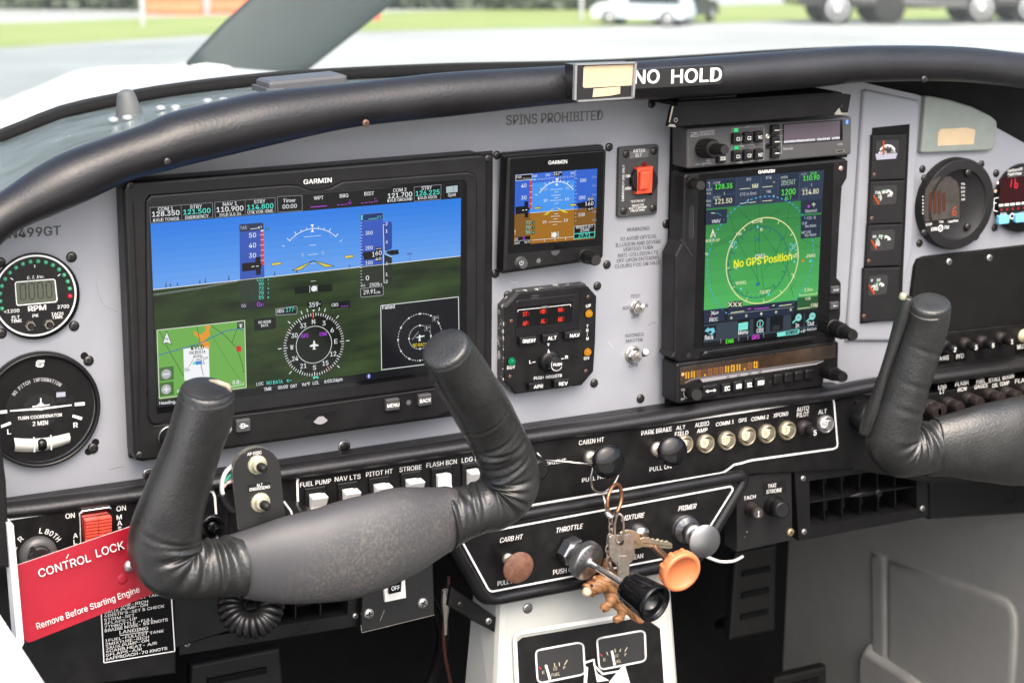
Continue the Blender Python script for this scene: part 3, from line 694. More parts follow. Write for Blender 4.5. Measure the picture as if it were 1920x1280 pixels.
# ---- the picture on the display
W = em(235, 238, 240); GR = em(150, 155, 160); CYN = em(85, 225, 205); MAG = em(190, 70, 235); YEL = em(225, 205, 60); BLK = em(4, 5, 8); RED = em(215, 50, 70); GRN = em(95, 160, 70); NAVY = em(52, 82, 165); DKG = em(28, 36, 28); SIL = em(185, 190, 195)
def ground_mat():
    m = pm('display_ground', (.004, .004, .004), .2, spec=.1, emit=L3(44, 62, 34), estr=ES); nt = m.node_tree; bs = nt.nodes['Principled BSDF']
    tc = [n for n in nt.nodes if n.type == 'TEX_COORD'][0]; mp = nt.nodes.new('ShaderNodeMapping'); mp.inputs['Scale'].default_value = (18, 1, 90)
    n = nt.nodes.new('ShaderNodeTexNoise'); n.inputs['Scale'].default_value = 1.0; n.inputs['Detail'].default_value = 4; r = nt.nodes.new('ShaderNodeValToRGB')
    r.color_ramp.elements[0].position = .35; r.color_ramp.elements[0].color = (*L3(34, 46, 30), 1); r.color_ramp.elements[1].position = .68; r.color_ramp.elements[1].color = (*L3(58, 78, 42), 1)
    nt.links.new(tc.outputs['Object'], mp.inputs[0]); nt.links.new(mp.outputs[0], n.inputs['Vector']); nt.links.new(n.outputs[0], r.inputs[0]); nt.links.new(r.outputs[0], bs.inputs['Emission Color']); return m
GND = ground_mat()
S = MB(y=-.0248); S.lay = .0001
def lerp2(a, c, u): return (a[0]+(c[0]-a[0])*u, a[1]+(c[1]-a[1])*u)
TLp, TRp, HL, HR, BLp, BRp = (282, 419.5), (864.5, 371.5), (287, 543), (863.7, 480), (295.6, 758), (861.5, 684)
NB = 9
for i in range(NB):
    a, c = i/NB, (i+1)/NB; u = (i+.5)/NB
    S.poly([lerp2(TLp, HL, a), lerp2(TRp, HR, a), lerp2(TRp, HR, c), lerp2(TLp, HL, c)], em(int(38+66*u), int(122+40*u), int(226+10*u)))
S.poly([HL, HR, BRp, BLp], GND); S.line([HL, HR], 1.2, W, 1)
S.poly([(280.7, 388.7), (864.5, 343.8), TRp, TLp], BLK)
S.z = A5; S.line([(270, 1088), (600, 1040), (900, 985), (1100, 955)], 2.2, SIL, 1); S.line([(272, 1096), (600, 1048), (900, 993)], 2, GR, 1)
for x, y, h in ((365, 1035, 38), (398, 1030, 22), (451, 1024, 18), (619, 1006, 24), (660, 1000, 32), (836, 982, 32), (1180, 945, 26), (1345, 925, 20), (1742, 885, 18)):
    S.poly([(x-7, y), (x-2, y-h), (x+2, y-h), (x+7, y)], em(70, 90, 130), 1); S.rect(x-4, y-h-3, x+4, y-h+2, em(60, 60, 80), 2)
# top strip
def tb(x0, y0, x1, y1): S.frame(x0, y0, x1, y1, 3, GR, 1)
for pts in ([(243, 437), (713, 400), (716, 510), (248, 552)], [(730, 398), (1183, 362), (1185, 472), (735, 512)], [(1200, 356), (1385, 346), (1387, 460), (1204, 473)]):
    S.line(pts+[pts[0]], 3, GR, 1)
S.line([(478, 420), (483, 528)], 2, GR, 1); S.line([(958, 380), (962, 490)], 2, GR, 1)
for s, x0, y0, x1, y1, h, m in (('COM 1', 306, 462, 418, 455, 26, W), ('128.350', 262, 506, 466, 492, 36, W), ('KVLD TOWER', 270, 543, 462, 529, 22, W), ('STBY', 546, 446, 635, 440, 26, W), ('121.500', 497, 490, 698, 476, 36, CYN), ('EMERGENCY', 510, 524, 684, 510, 23, W),
    ('NAV 1', 792, 426, 897, 418, 26, W), ('110.900', 746, 472, 945, 458, 36, W), ('IVLD ILS 36', 766, 504, 928, 492, 22, W), ('STBY', 1026, 408, 1110, 401, 26, W), ('114.800', 975, 454, 1170, 440, 36, CYN), ('OTK VOR-DME', 976, 484, 1168, 470, 22, W), ('Timer', 1243, 400, 1338, 394, 26, W), ('00:00', 1240, 446, 1346, 438, 30, W),
    ('WPT', 1474, 380, 1546, 375, 27, W), ('BRG', 1669, 364, 1732, 359, 27, W), ('DIST', 1853, 348, 1925, 343, 27, W)):
    S.text(s, x0, y0, x1, h, m, 3, .022 if h > 30 else .012, y1=y1)
S.line([(1449, 434), (1572, 424)], 5, MAG, 2)
for x in (1648, 1676, 1704): S.line([(x, 418-(x-1648)*.07), (x+20, 416-(x-1648)*.07)], 4, MAG, 2)
for x in (1828, 1856, 1900): S.line([(x, 403-(x-1828)*.07), (x+20, 402-(x-1828)*.07)], 4, MAG, 2)
S.text('o', 1738, 387, 1748, 10, MAG, 2); S.text('M', 1734, 410, 1754, 14, MAG, 2)
S.z = A6; S.text('n', 569, 375, 583, 12, MAG, 2); S.text('m', 569, 396, 592, 12, MAG, 2); S.circ(530, 396, 4, MAG, 2)
for s, x0, y0, x1, y1, h, m in (('COM 2', 709, 322, 808, 314, 26, W), ('121.700', 670, 368, 851, 353, 35, W), ('KVLD GROUND', 667, 396, 851, 382, 22, W), ('STBY', 922, 306, 999, 299, 26, W), ('126.225', 879, 350, 1056, 336, 35, CYN), ('KVLD ASOS', 895, 377, 1036, 366, 22, W), ('Split', 1120, 355, 1180, 350, 22, W)):
    S.text(s, x0, y0, x1, h, m, 3, .022 if h > 30 else .012, y1=y1)
S.line([(866, 283), (1068, 265), (1066, 375), (868, 390), (866, 283)], 3, GR, 1); S.line([(1086, 262), (1216, 252), (1216, 362), (1088, 372), (1086, 262)], 2, em(70, 72, 76), 1)
S.poly([(1106, 281), (1192, 270), (1192, 320), (1107, 328)], em(175, 190, 195), 2); S.line([(1163, 274), (1163, 322)], 3, em(90, 110, 120), 3)
# airspeed tape
S.z = A5; TAPE = em(48, 84, 178); TAPG = em(40, 54, 40)
S.poly([(917, 620), (1097, 603), (1103, 955), (920, 976)], TAPE, 1); S.poly([(915, 572), (925, 562), (1085, 550), (1096, 560), (1097, 603), (917, 620)], em(42, 52, 82), 2)
S.poly([(920, 976), (1103, 955), (1106, 1180), (926, 1204)], TAPG, 1); S.poly([(925, 1150), (1105, 1128), (1106, 1182), (926, 1204)], em(30, 36, 42), 2)
S.text('TAS', 921, 602, 970, 24, SIL, 3, y1=598); S.line([(997, 598), (1052, 592)], 4, W, 3); S.text('KT', 1056, 594, 1087, 16, W, 3)
for s, y in (('50', 662), ('40', 738), ('30', 814)): S.text(s, 988, y, 1040, 34, W, 3, y1=y-3)
S.poly([(1076, 612), (1096, 609), (1101, 868), (1080, 872)], RED, 2); S.poly([(1076, 606), (1096, 603), (1096, 614), (1076, 617)], W, 3)
for y in (642, 680, 719, 757, 796, 834): S.line([(1068 if y in (642, 719, 796) else 1074, y), (1100, y-3)], 3, W, 3)
S.poly([(1108, 597), (1122, 588), (1138, 587), (1138, 608), (1122, 609)], em(20, 40, 70), 2); S.text('R', 1122, 605, 1134, 15, CYN, 3)
S.poly([(935, 856), (1035, 845), (1036, 810), (1073, 806), (1076, 850), (1086, 870), (1077, 885), (1075, 938), (1041, 942), (1040, 905), (937, 917)], BLK, 3)
S.line([(1006, 880), (1028, 878)], 5, W, 4); S.line([(1040, 877), (1060, 875)], 5, W, 4)
for s, y, c in (('112', 990, 'A'), ('90', 1023, 'Y'), ('72', 1057, 'G'), ('70', 1091, 'X'), ('55', 1124, 'R')):
    S.text(s, 1046 if len(s) > 2 else 1062, y, 1097, 25, CYN, 3); S.poly([(1110, y-12), (1122, y-26), (1143, y-28), (1143, y-3), (1122, y-2)], em(14, 22, 18), 2); S.text(c, 1126, y-6, 1139, 16, CYN, 3)
S.text('GS', 931, 1186, 965, 24, SIL, 3); S.text('0', 1048, 1178, 1072, 32, MAG, 3); S.text('KT', 1076, 1174, 1099, 16, MAG, 3)
# attitude symbols
S.ring(1470, 850, 252, 257, W, 2, 44, 136, 40)
for a, r in ((60, 282), (120, 282), (70, 270), (80, 270), (100, 270), (110, 270), (45, 284), (135, 284)): S.ticks(1470, 850, 256, r, (a,), 5, W, 2)
S.line([(1257, 728), (1236, 722)], 4, W, 2); S.line([(1668, 692), (1688, 678)], 4, W, 2)
S.poly([(1449, 564), (1474, 562), (1463, 592)], W, 2); S.poly([(1463, 594), (1476, 620), (1451, 622)], W, 2)
for x0, y0, x1, y1 in ((1398, 658, 1530, 645), (1440, 720, 1488, 716), (1430, 792, 1502, 784), (1450, 858, 1490, 853), (1450, 990, 1490, 986)): S.line([(x0, y0), (x1, y1)], 3, W, 2)
S.text('5', 1381, 806, 1398, 26, SIL, 3); S.text('5', 1533, 790, 1550, 26, SIL, 3); S.text('10', 1316, 674, 1344, 20, em(150, 150, 215), 3); S.text('10', 1588, 650, 1614, 20, em(150, 150, 215), 3)
YB = em(30, 30, 10)
S.poly([(1308, 908), (1468, 834), (1372, 904)], YEL, 3); S.poly([(1468, 834), (1628, 876), (1562, 884)], YEL, 3)
for l in ([(1308, 908), (1468, 834), (1372, 904), (1308, 908)], [(1468, 834), (1628, 876), (1562, 884), (1468, 834)]): S.line(l, 4, YB, 4)
for pts in ([(1158, 854), (1224, 846), (1230, 855), (1224, 864), (1158, 871)], [(1704, 806), (1710, 798), (1770, 792), (1770, 808), (1710, 818)]): S.poly(pts, YEL, 3); S.line(pts+[pts[0]], 3, YB, 4)
S.poly([(1328, 1034), (1610, 1008), (1614, 1062), (1332, 1086)], em(26, 30, 24), 1); S.circ(1475, 1044, 22, W, 3); S.line([(1443, 1022), (1444, 1072)], 4, W, 3); S.line([(1496, 1018), (1498, 1066)], 4, W, 3)
# altitude tape
S.z = A6
S.poly([(465, 540), (632, 522), (632, 858), (465, 880)], em(48, 86, 186), 1); S.poly([(465, 880), (632, 858), (636, 1020), (468, 1042)], em(36, 44, 34), 1)
S.poly([(462, 490), (620, 474), (632, 484), (632, 524), (464, 542)], em(24, 48, 110), 2); S.line([(462, 494), (468, 488), (622, 474), (632, 482), (632, 522), (466, 540), (462, 494)], 3, em(110, 140, 200), 3)
S.poly([(468, 496), (484, 494), (477, 512), (484, 528), (469, 530)], CYN, 3); S.line([(523, 524), (590, 516)], 4, CYN, 3); S.text('FT', 592, 518, 621, 17, CYN, 3)
for s, y in (('300', 642), ('200', 754), ('100', 866)): S.text(s, 502, y, 555, 27, W, 3, y1=y-4)
S.text('0', 504, 982, 528, 34, W, 3)
for i in range(22):
    y = 552+i*22.4; S.line([(464, y+2), (484 if i % 5 == 4 else 475, y)], 3, W, 2)
S.poly([(484, 770), (575, 762), (576, 735), (622, 731), (625, 838), (577, 842), (576, 822), (490, 829), (487, 802), (478, 796)], BLK, 4)
S.text('1', 552, 806, 570, 35, W, 5); S.text('60', 576, 796, 622, 34, W, 5); S.text('40', 576, 834, 620, 22, W, 5); S.line([(580, 746), (598, 744)], 4, W, 5); S.line([(602, 744), (618, 742)], 4, W, 5)
S.poly([(634, 548), (690, 542), (700, 552), (700, 742), (642, 778)], em(36, 72, 160), 1); S.poly([(642, 786), (700, 812), (698, 1005), (690, 1010), (640, 1018)], em(30, 40, 34), 1)
S.line([(644, 565), (634, 566), (642, 770), (662, 764)], 4, W, 2); S.line([(634, 790), (640, 1000), (650, 998)], 4, W, 2); S.line([(640, 782), (700, 808)], 3, W, 2)
S.poly([(648, 772), (690, 757), (748, 752), (752, 786), (690, 794)], BLK, 3)
for s, x, y in (('2', 651, 572), ('1', 652, 626), ('.5', 648, 706), ('.5', 648, 868), ('1', 652, 950), ('2', 652, 1004)): S.text(s, x, y, x+(16 if len(s) < 2 else 20), 24 if len(s) < 2 else 20, W, 3)
S.poly([(812, 778), (852, 774), (852, 790), (812, 794)], em(90, 120, 190), 1); S.line([(832, 790), (834, 832)], 3, em(70, 90, 130), 1)
S.text('DA', 471, 1034, 500, 22, SIL, 3); S.text('2500', 532, 1030, 602, 26, W, 3); S.text('FT', 604, 1024, 628, 15, W, 3)
S.poly([(464, 1044), (634, 1024), (636, 1086), (626, 1094), (474, 1110), (466, 1102)], em(18, 22, 20), 2); S.line([(464, 1046), (634, 1026), (635, 1086), (626, 1094), (474, 1109), (466, 1102), (464, 1046)], 3, SIL, 3); S.text('29.91', 487, 1088, 578, 31, W, 3, .015); S.text('IN', 584, 1082, 610, 17, W, 3)
# heading instrument
S.z = A7
S.poly([(1425, 106), (1530, 94), (1532, 146), (1427, 156)], BLK, 1); S.text('359', 1437, 146, 1508, 36, W, 3, .015); S.text('o', 1512, 124, 1524, 12, W, 3)
S.poly([(1597, 108), (1745, 90), (1748, 140), (1600, 154)], em(18, 22, 24), 1); S.text('CRS', 1607, 140, 1657, 24, W, 3)
for x in (1676, 1696, 1716): S.line([(x, 138-(x-1676)*.1), (x+15, 136-(x-1676)*.1)], 4, MAG, 3)
S.poly([(1188, 156), (1340, 136), (1348, 142), (1348, 186), (1340, 194), (1192, 204)], em(14, 18, 16), 1); S.line([(1188, 156), (1340, 136), (1348, 142), (1348, 186), (1340, 194), (1192, 204), (1188, 156)], 3, SIL, 2)
S.text('HDG', 1198, 188, 1250, 27, W, 3); S.text('177', 1266, 180, 1324, 32, CYN, 3); S.text('o', 1328, 158, 1338, 10, CYN, 3)
S.poly([(1024, 234), (1186, 216), (1192, 296), (1180, 306), (1030, 322)], em(16, 20, 18), 1); S.text('NO WIND', 1059, 267, 1152, 20, W, 3, y1=260); S.text('DATA', 1079, 292, 1132, 20, W, 3)
hx, hy = 1475, 424
S.ring(hx, hy, 0.1, 232, em(15, 22, 13), 1, 0, 360, 60); S.ring(hx, hy, 136, 140, W, 3, 0, 360, 64)
S.ticks(hx, hy, 214, 236, [i*10+5 for i in range(36)], 5, W, 3); S.ticks(hx, hy, 204, 236, [i*30 for i in range(12)], 6, W, 3); S.ticks(hx, hy, 216, 236, [i*10 for i in range(36)], 5, W, 3)
S.ticks(hx, hy, 252, 278, (0, 45, 135, 180, 225, 315, 70, 80, 100, 110), 6, W, 3); S.ticks(hx, hy, 196, 240, (90.5,), 7, em(225, 90, 50), 4); S.ticks(hx, hy, 204, 240, (300,), 7, em(200, 140, 150), 4)
for s, a in (('N', 90), ('3', 62), ('6', 33), ('E', 2), ('12', -30), ('15', -60), ('S', -90), ('21', -120), ('24', -150), ('W', 180), ('30', 150), ('33', 118)):
    c_, k_ = S.cr(hx, hy, 3); r_ = 172; t_ = math.radians(a); wd = (24 if len(s) < 2 else 46)*k_; A = c_+Vector((math.cos(t_), 0, math.sin(t_)))*r_*k_-Vector((wd/2, 0, 17*k_)); S.text3(s, A, Vector((1, 0, 0)), Vector((0, 0, 34*k_)), W, .015, wd)
S.text('GPS', 1379, 374, 1432, 27, MAG, 3); S.text('ENR', 1518, 360, 1572, 27, MAG, 3)
S.poly([(1476, 390), (1482, 400), (1484, 418), (1508, 424), (1508, 434), (1484, 436), (1482, 450), (1492, 458), (1476, 460), (1462, 460), (1470, 450), (1468, 438), (1444, 440), (1444, 430), (1468, 420), (1470, 400)], W, 4)
S.poly([(1468, 664), (1488, 662), (1508, 660), (1506, 680), (1488, 670), (1470, 684)], CYN, 4); S.poly([(1462, 164), (1482, 162), (1472, 178)], W, 4)
S.poly([(1042, 710), (1290, 674), (1325, 690), (1240, 722), (1044, 744)], em(18, 24, 20), 1)
S.text('LOC', 1044, 732, 1096, 24, W, 3); S.text('NO DATA', 1120, 724, 1240, 26, CYN, 3, y1=712); S.line([(1270, 694), (1310, 690)], 4, CYN, 3); S.line([(1282, 682), (1270, 694), (1284, 704)], 4, CYN, 3)
# inset map
MAPG = em(108, 172, 76)
S.poly([(297, 316), (955, 243), (967, 745), (315, 828)], MAPG, 1); S.line([(297, 316), (955, 243), (967, 745), (315, 828), (297, 316)], 6, em(215, 220, 205), 3)
OR_ = em(225, 150, 45); S.poly([(655, 284), (702, 280), (688, 318), (700, 345), (650, 400), (690, 405), (694, 460), (632, 440), (612, 378), (580, 350), (570, 322), (600, 330), (625, 350), (664, 318)], OR_, 2)
S.poly([(495, 455), (685, 433), (692, 668), (692, 705), (502, 690)], em(240, 242, 245), 2)
MD = em(50, 75, 42)
for l in ([(315, 320), (400, 490), (498, 660)], [(597, 288), (622, 412)], [(700, 278), (795, 345), (890, 440), (915, 500), (942, 590), (944, 628), (958, 627)], [(895, 312), (862, 405)]): S.line(l, 4, MD, 3)
S.line([(690, 320), (760, 440), (840, 570), (920, 690)], 2, MD, 3); S.line([(308, 503), (480, 455), (620, 415), (700, 375), (808, 322), (910, 306), (950, 318)], 5, em(52, 88, 185), 4)
S.poly([(893, 440), (905, 430), (930, 438), (930, 470), (915, 478), (893, 472)], em(200, 45, 50), 4)
S.poly([(370, 325), (408, 424), (372, 406), (340, 418)], W, 4); S.line([(370, 325), (408, 424), (372, 406), (340, 418), (370, 325)], 4, BLK, 5); S.text('N', 363, 392, 381, 20, BLK, 6)
S.poly([(898, 256), (950, 250), (952, 298), (900, 304)], em(30, 34, 34), 4); S.line([(925, 294), (925, 266)], 4, W, 5); S.poly([(916, 296), (934, 294), (925, 275)], W, 5); S.line([(908, 266), (942, 284)], 3, W, 5); S.line([(908, 284), (942, 264)], 3, W, 5)
S.text('KVLD', 553, 463, 648, 32, em(60, 62, 62), 4, .03, y1=455); S.text('VALDOSTA', 537, 497, 660, 24, em(70, 72, 72), 4, .025, y1=488); S.text('RGNL', 572, 523, 640, 20, em(70, 72, 72), 4, .02, y1=516)
S.line([(538, 588), (572, 530)], 3, BLK, 4); S.line([(624, 560), (645, 652)], 4, BLK, 4); S.poly([(580, 548), (640, 544), (630, 566), (600, 576), (578, 568)], em(70, 130, 220), 4); S.poly([(564, 556), (590, 554), (586, 574), (566, 574)], CYN, 5)
S.poly([(590, 536), (632, 526), (628, 512), (640, 512), (644, 524), (678, 516), (676, 526), (648, 534), (646, 556), (656, 566), (630, 570), (634, 538)], W, 6); S.line([(590, 536), (632, 526), (628, 512), (640, 512), (644, 524), (678, 516), (676, 526), (648, 534), (646, 556), (656, 566), (630, 570), (634, 538), (590, 536)], 3, BLK, 7)
S.poly([(504, 600), (540, 596), (542, 624), (506, 628)], W, 4); S.line([(504, 600), (540, 596), (542, 624), (506, 628), (504, 600)], 2, GR, 5); S.text('04', 509, 620, 534, 16, em(60, 60, 60), 6)
for y in (600, 714):
    S.poly([(314, y-2), (422, y-16), (424, y+84), (318, y+98)], em(70, 110, 58), 3); S.circ(367, y+45, 38, em(150, 152, 152), 4); S.circ(367, y+43, 34, em(178, 180, 180), 5); S.line([(345, y+48), (390, y+42)], 9, W, 6)
S.line([(367, 738), (369, 782)], 9, W, 6); S.text('W', 447, 786, 470, 24, W, 5)
S.text('0.8', 865, 722, 912, 28, W, 5, .025); S.text('n', 916, 702, 926, 8, W, 5); S.text('m', 916, 714, 932, 8, W, 5); S.line([(846, 724), (848, 740), (946, 722), (944, 706)], 4, W, 5)
# failed traffic window
S.z = A8
S.poly([(616, 132), (1198, 66), (1206, 540), (622, 612)], em(12, 14, 22), 1); S.line([(616, 132), (1198, 66), (1206, 540), (622, 612), (616, 132)], 5, W, 2)
S.text('Failed', 628, 160, 720, 28, W, 3, .02, y1=150); tx, ty = 910, 368
S.ring(tx, ty, 172, 177, W, 3, 0, 360, 110, True); S.ring(tx, ty, 85, 90, W, 3, 0, 360, 70, True)
for r_ in (174.5, 87.5):
    for a in range(0, 360, 30 if r_ > 100 else 90):
        c_ = S.pol(tx, ty, r_, a, 4); k_ = S.cr(tx, ty)[1]*6; S.face([c_+Vector((i*k_, 0, j*k_)) for i, j in ((1, 1), (-1, 1), (-1, -1), (1, -1))], W)
for x0, y0, s in ((1002, 210, '2'), (942, 282, '1')):
    S.rect(x0, y0, x0+48, y0+36, em(20, 22, 28), 5); S.frame(x0, y0, x0+48, y0+36, 2, GR, 6); S.text(s, x0+10, y0+29, x0+24, 22, W, 7); S.text('nm', x0+26, y0+17, x0+44, 9, W, 7)
S.poly([(874, 372), (902, 362), (902, 352), (910, 348), (914, 358), (944, 354), (944, 362), (914, 368), (912, 388), (920, 394), (898, 398), (904, 372)], W, 5); S.line([(850, 388), (900, 326)], 8, em(130, 132, 136), 4); S.text('NO DATA', 856, 442, 962, 26, YEL, 5, .01, y1=434)
# status bar along the bottom
S.z = (0, 0, 1); S.poly([(296, 752), (862, 676), (861.5, 690), (296.6, 764)], em(14, 15, 22), 3)
S.z = A7; S.line([(1090, 752), (1690, 675)], 2, em(90, 92, 100), 4)
for s, x0, y0, x1, y1, m in (('TMR', 1100, 771, 1155, 764, W), ('00:00', 1206, 758, 1278, 748, W), ('OAT', 1298, 748, 1348, 741, W), ('96\u00b0F', 1386, 736, 1446, 728, W), ('LCL', 1466, 724, 1512, 718, W), ('6:03:24pm', 1553, 712, 1688, 694, W), ('Heading', 315, 874, 432, 862, W)): S.text(s, x0, y0, x1, 24, m, 5, .02, y1=y1)
S.line([(434, 860), (460, 857)], 4, W, 5); S.line([(302, 848), (304, 890), (640, 848)], 2, em(80, 82, 92), 4)
S.circ(1886, 660, 17, em(70, 90, 190), 5); S.line([(1880, 652), (1892, 668), (1886, 674), (1886, 646), (1892, 652), (1880, 668)], 3, W, 6)
S.build('screen', t)

# ------------------------------------------------------------------ small standby display
t = thing('standby_display', 'small square standby display with blue sky over brown ground', 'display', P(1040, 390, -.018))
b = MB(z=B1); b.prism(b.xz([(98, 390), (108, 376), (812, 318), (824, 330), (812, 1140), (800, 1152), (95, 1254), (82, 1244)], -.006), -.006, 0, M_bs, .0015); b.build('mounting_flange', t)
b = MB(z=B1, y=-.018); b.prism(b.xz([(122, 415), (140, 402), (832, 350), (845, 360), (822, 1128), (806, 1146), (108, 1248), (92, 1236)]), -.018, -.006, M_bp, .0022); b.build('bezel', t)
b = MB(z=B1, y=-.0185); b.poly([(150, 418), (822, 366), (806, 1044), (130, 1108)], M_bg); b.build('cover_glass', t)
b = MB(z=B1, y=-.0186); b.text('GARMIN', 420, 460, 555, 26, M_white, 0, .03, y1=451); b.build('lettering', t)
S = MB(z=B1, y=-.0188); S.lay = .0001; BR = em(160, 108, 25); SK = em(72, 150, 238); D2 = em(50, 100, 205)
S.poly([(180, 535), (775, 489), (772, 560), (178, 605)], em(58, 110, 215)); S.poly([(178, 605), (772, 560), (768, 770), (174, 823)], SK); S.poly([(174, 823), (768, 770), (758, 998), (170, 1046)], BR)
S.poly([(178, 575), (285, 568), (285, 812), (174, 823)], D2, 1); S.poly([(612, 500), (775, 490), (768, 770), (608, 784)], D2, 1); S.poly([(174, 823), (288, 812), (293, 975), (170, 988)], em(128, 88, 30), 1); S.poly([(608, 784), (768, 770), (760, 895), (604, 908)], em(128, 88, 30), 1)
S.line([(285, 812), (610, 784)], 3, W, 2)
S.rect(182, 537, 302, 570, BLK, 2); S.frame(182, 537, 302, 570, 3, W, 3); S.text('TAS', 185, 562, 224, 17, W, 4)
for x in (236, 256, 275): S.line([(x, 561), (x+13, 560)], 3, W, 4)
S.poly([(286, 575), (301, 573), (299, 778), (284, 782)], RED, 3)
for y in (573, 614, 660, 700, 743): S.line([(284, y+1), (302, y-1)], 3, W, 4)
for s, y in (('40', 628), ('30', 716)): S.text(s, 222, y, 260, 27, W, 4)
S.poly([(180, 768), (245, 762), (246, 728), (272, 726), (273, 770), (288, 785), (274, 795), (272, 846), (247, 844), (246, 815), (182, 822)], BLK, 4); S.line([(229, 792), (242, 791)], 5, W, 5); S.line([(252, 790), (266, 789)], 5, W, 5)
for s, y, c in (('72', 895, 'G'), ('70', 930, 'X'), ('55', 964, 'R')): S.text(s, 256, y, 288, 24, CYN, 4); S.circ(311, y-11, 13, em(20, 26, 14), 3); S.text(c, 306, y-4, 318, 14, CYN, 4)
S.rect(176, 988, 288, 1016, BLK, 2); S.rect(174, 1020, 288, 1044, BLK, 2); S.text('GS', 176, 1010, 198, 16, W, 4); S.text('0', 234, 1006, 249, 22, MAG, 4); S.text('OAT', 176, 1040, 214, 16, W, 4); S.text('96\u00b0F', 246, 1034, 285, 16, W, 4); S.line([(172, 1016), (292, 1008)], 2, W, 3)
S.text('K', 174, 950, 182, 14, W, 4); S.text('T', 174, 972, 182, 14, W, 4)
S.poly([(452, 518), (518, 512), (520, 540), (490, 542), (480, 552), (470, 544), (454, 546)], BLK, 3); S.text('357\u00b0', 456, 540, 514, 24, W, 4, .015); S.text('340', 306, 552, 338, 16, W, 4); S.text('350', 398, 545, 432, 16, W, 4); S.text('010', 582, 530, 614, 16, W, 4)
for i in range(24): S.line([(312+i*13, 575-i*1.1), (312+i*13, (564 if i % 2 else 568)-i*1.1)], 3, W, 3)
S.circ(316, 568, 7, CYN, 4)
S.ring(478, 754, 166, 172, W, 3, 36, 145, 40)
for a, r_ in ((60, 192), (120, 192), (70, 184), (80, 184), (100, 184), (110, 184), (45, 186), (135, 186)): S.ticks(478, 754, 170, r_, (a,), 4, W, 3)
S.line([(342, 684), (322, 676)], 4, W, 3)
S.poly([(470, 562), (496, 560), (482, 588)], W, 4); S.poly([(480, 590), (492, 612), (470, 613)], W, 4)
for x0, x1, y in ((433, 522, 640), (462, 494, 660), (443, 510, 683), (462, 494, 702), (428, 522, 720), (462, 494, 742), (462, 492, 818), (438, 504, 836), (455, 485, 856), (420, 517, 876), (452, 482, 896)): S.line([(x0, y+2), (x1, y-2)], 3, W, 3)
for s, x, y in (('20', 384, 652), ('20', 544, 642), ('10', 384, 732), ('10', 540, 722), ('10', 376, 889), ('10', 532, 876)): S.text(s, x, y, x+28, 20, SIL if s == '20' else W, 4)
S.poly([(380, 828), (472, 768), (410, 824)], YEL, 4); S.poly([(472, 768), (565, 808), (530, 812)], YEL, 4); S.poly([(486, 784), (520, 812), (540, 811)], em(150, 130, 30), 5)
for pts in ([(318, 772), (362, 768), (370, 774), (362, 780), (318, 784)], [(574, 755), (582, 748), (622, 746), (622, 756), (582, 764)]): S.poly(pts, YEL, 4); S.line(pts+[pts[0]], 3, YB, 5)
for s, y, x in (('300', 589, 648), ('200', 714, 642), ('100', 838, 638)): S.text(s, x, y, x+46, 24, W, 4)
for i in range(14): S.line([(614, 506+i*28), (628 if i % 4 == 2 else 622, 505+i*28)], 3, W, 3)
for s, y in (('30', 560), ('20', 622), ('10', 688), ('10', 812), ('20', 872)): S.text(s, 738, y, 758, 16, GR, 3); S.line([(762, y-8), (770, y-9)], 2, W, 3)
S.poly([(622, 744), (706, 725), (708, 700), (748, 696), (752, 728), (760, 742), (752, 758), (746, 796), (702, 798), (702, 776), (640, 776)], BLK, 5); S.text('1', 688, 758, 702, 26, W, 6); S.text('60', 708, 758, 746, 26, W, 6); S.text('80', 708, 722, 746, 20, W, 6); S.text('40', 708, 790, 744, 14, W, 6)
S.poly([(605, 908), (760, 894), (757, 994), (602, 1002)], BLK, 3); S.frame(606, 908, 758, 950, 2, W, 4); S.text('DENSITY ALT', 622, 926, 742, 17, W, 5, y1=916); S.text('2500', 652, 950, 716, 23, W, 5); S.line([(606, 964), (757, 950), (755, 986), (604, 1000), (606, 964)], 5, CYN, 5); S.text('29.91', 638, 990, 724, 29, CYN, 5, .015)
S.circ(463, 970, 20, W, 4); S.line([(444, 950), (444, 990)], 4, W, 4); S.line([(491, 946), (491, 986)], 4, W, 4); S.line([(300, 1010), (600, 985)], 3, W, 3)
for x in (390, 468, 545): S.line([(x, 1004-(x-390)*.08), (x, 1022-(x-390)*.08)], 3, W, 3)
S.build('screen', t)
b = MB(); o = P(*Q(B1, 216, 1174), -.018); k = MV(976, 492, -.018); b.lathe(o, (0, -1, 0), [(12.5*k, 0), (12.5*k, .001), (10*k, .0014), (10*k, .004), (8.5*k, .0055)], M_key, 28); ob = b.build('power_button', t)
b = MB(z=B1, y=-.0236); b.ring(224, 1175, 12, 17, em(245, 250, 250), 1, -230, 50, 24); b.line([(224, 1156), (224, 1174)], 5, em(245, 250, 250), 1); b.build('power_symbol', ob)
b = MB(z=B1, y=-.0183); b.circ(349, 1159, 18, pm('sensor_lens', (.1, .1, .1), .1)); b.circ(474, 1150, 16, M_bm); b.ring(470, 1085, 0, 36, M_key, 1, 180, 360, 16); b.build('light_sensor', t)
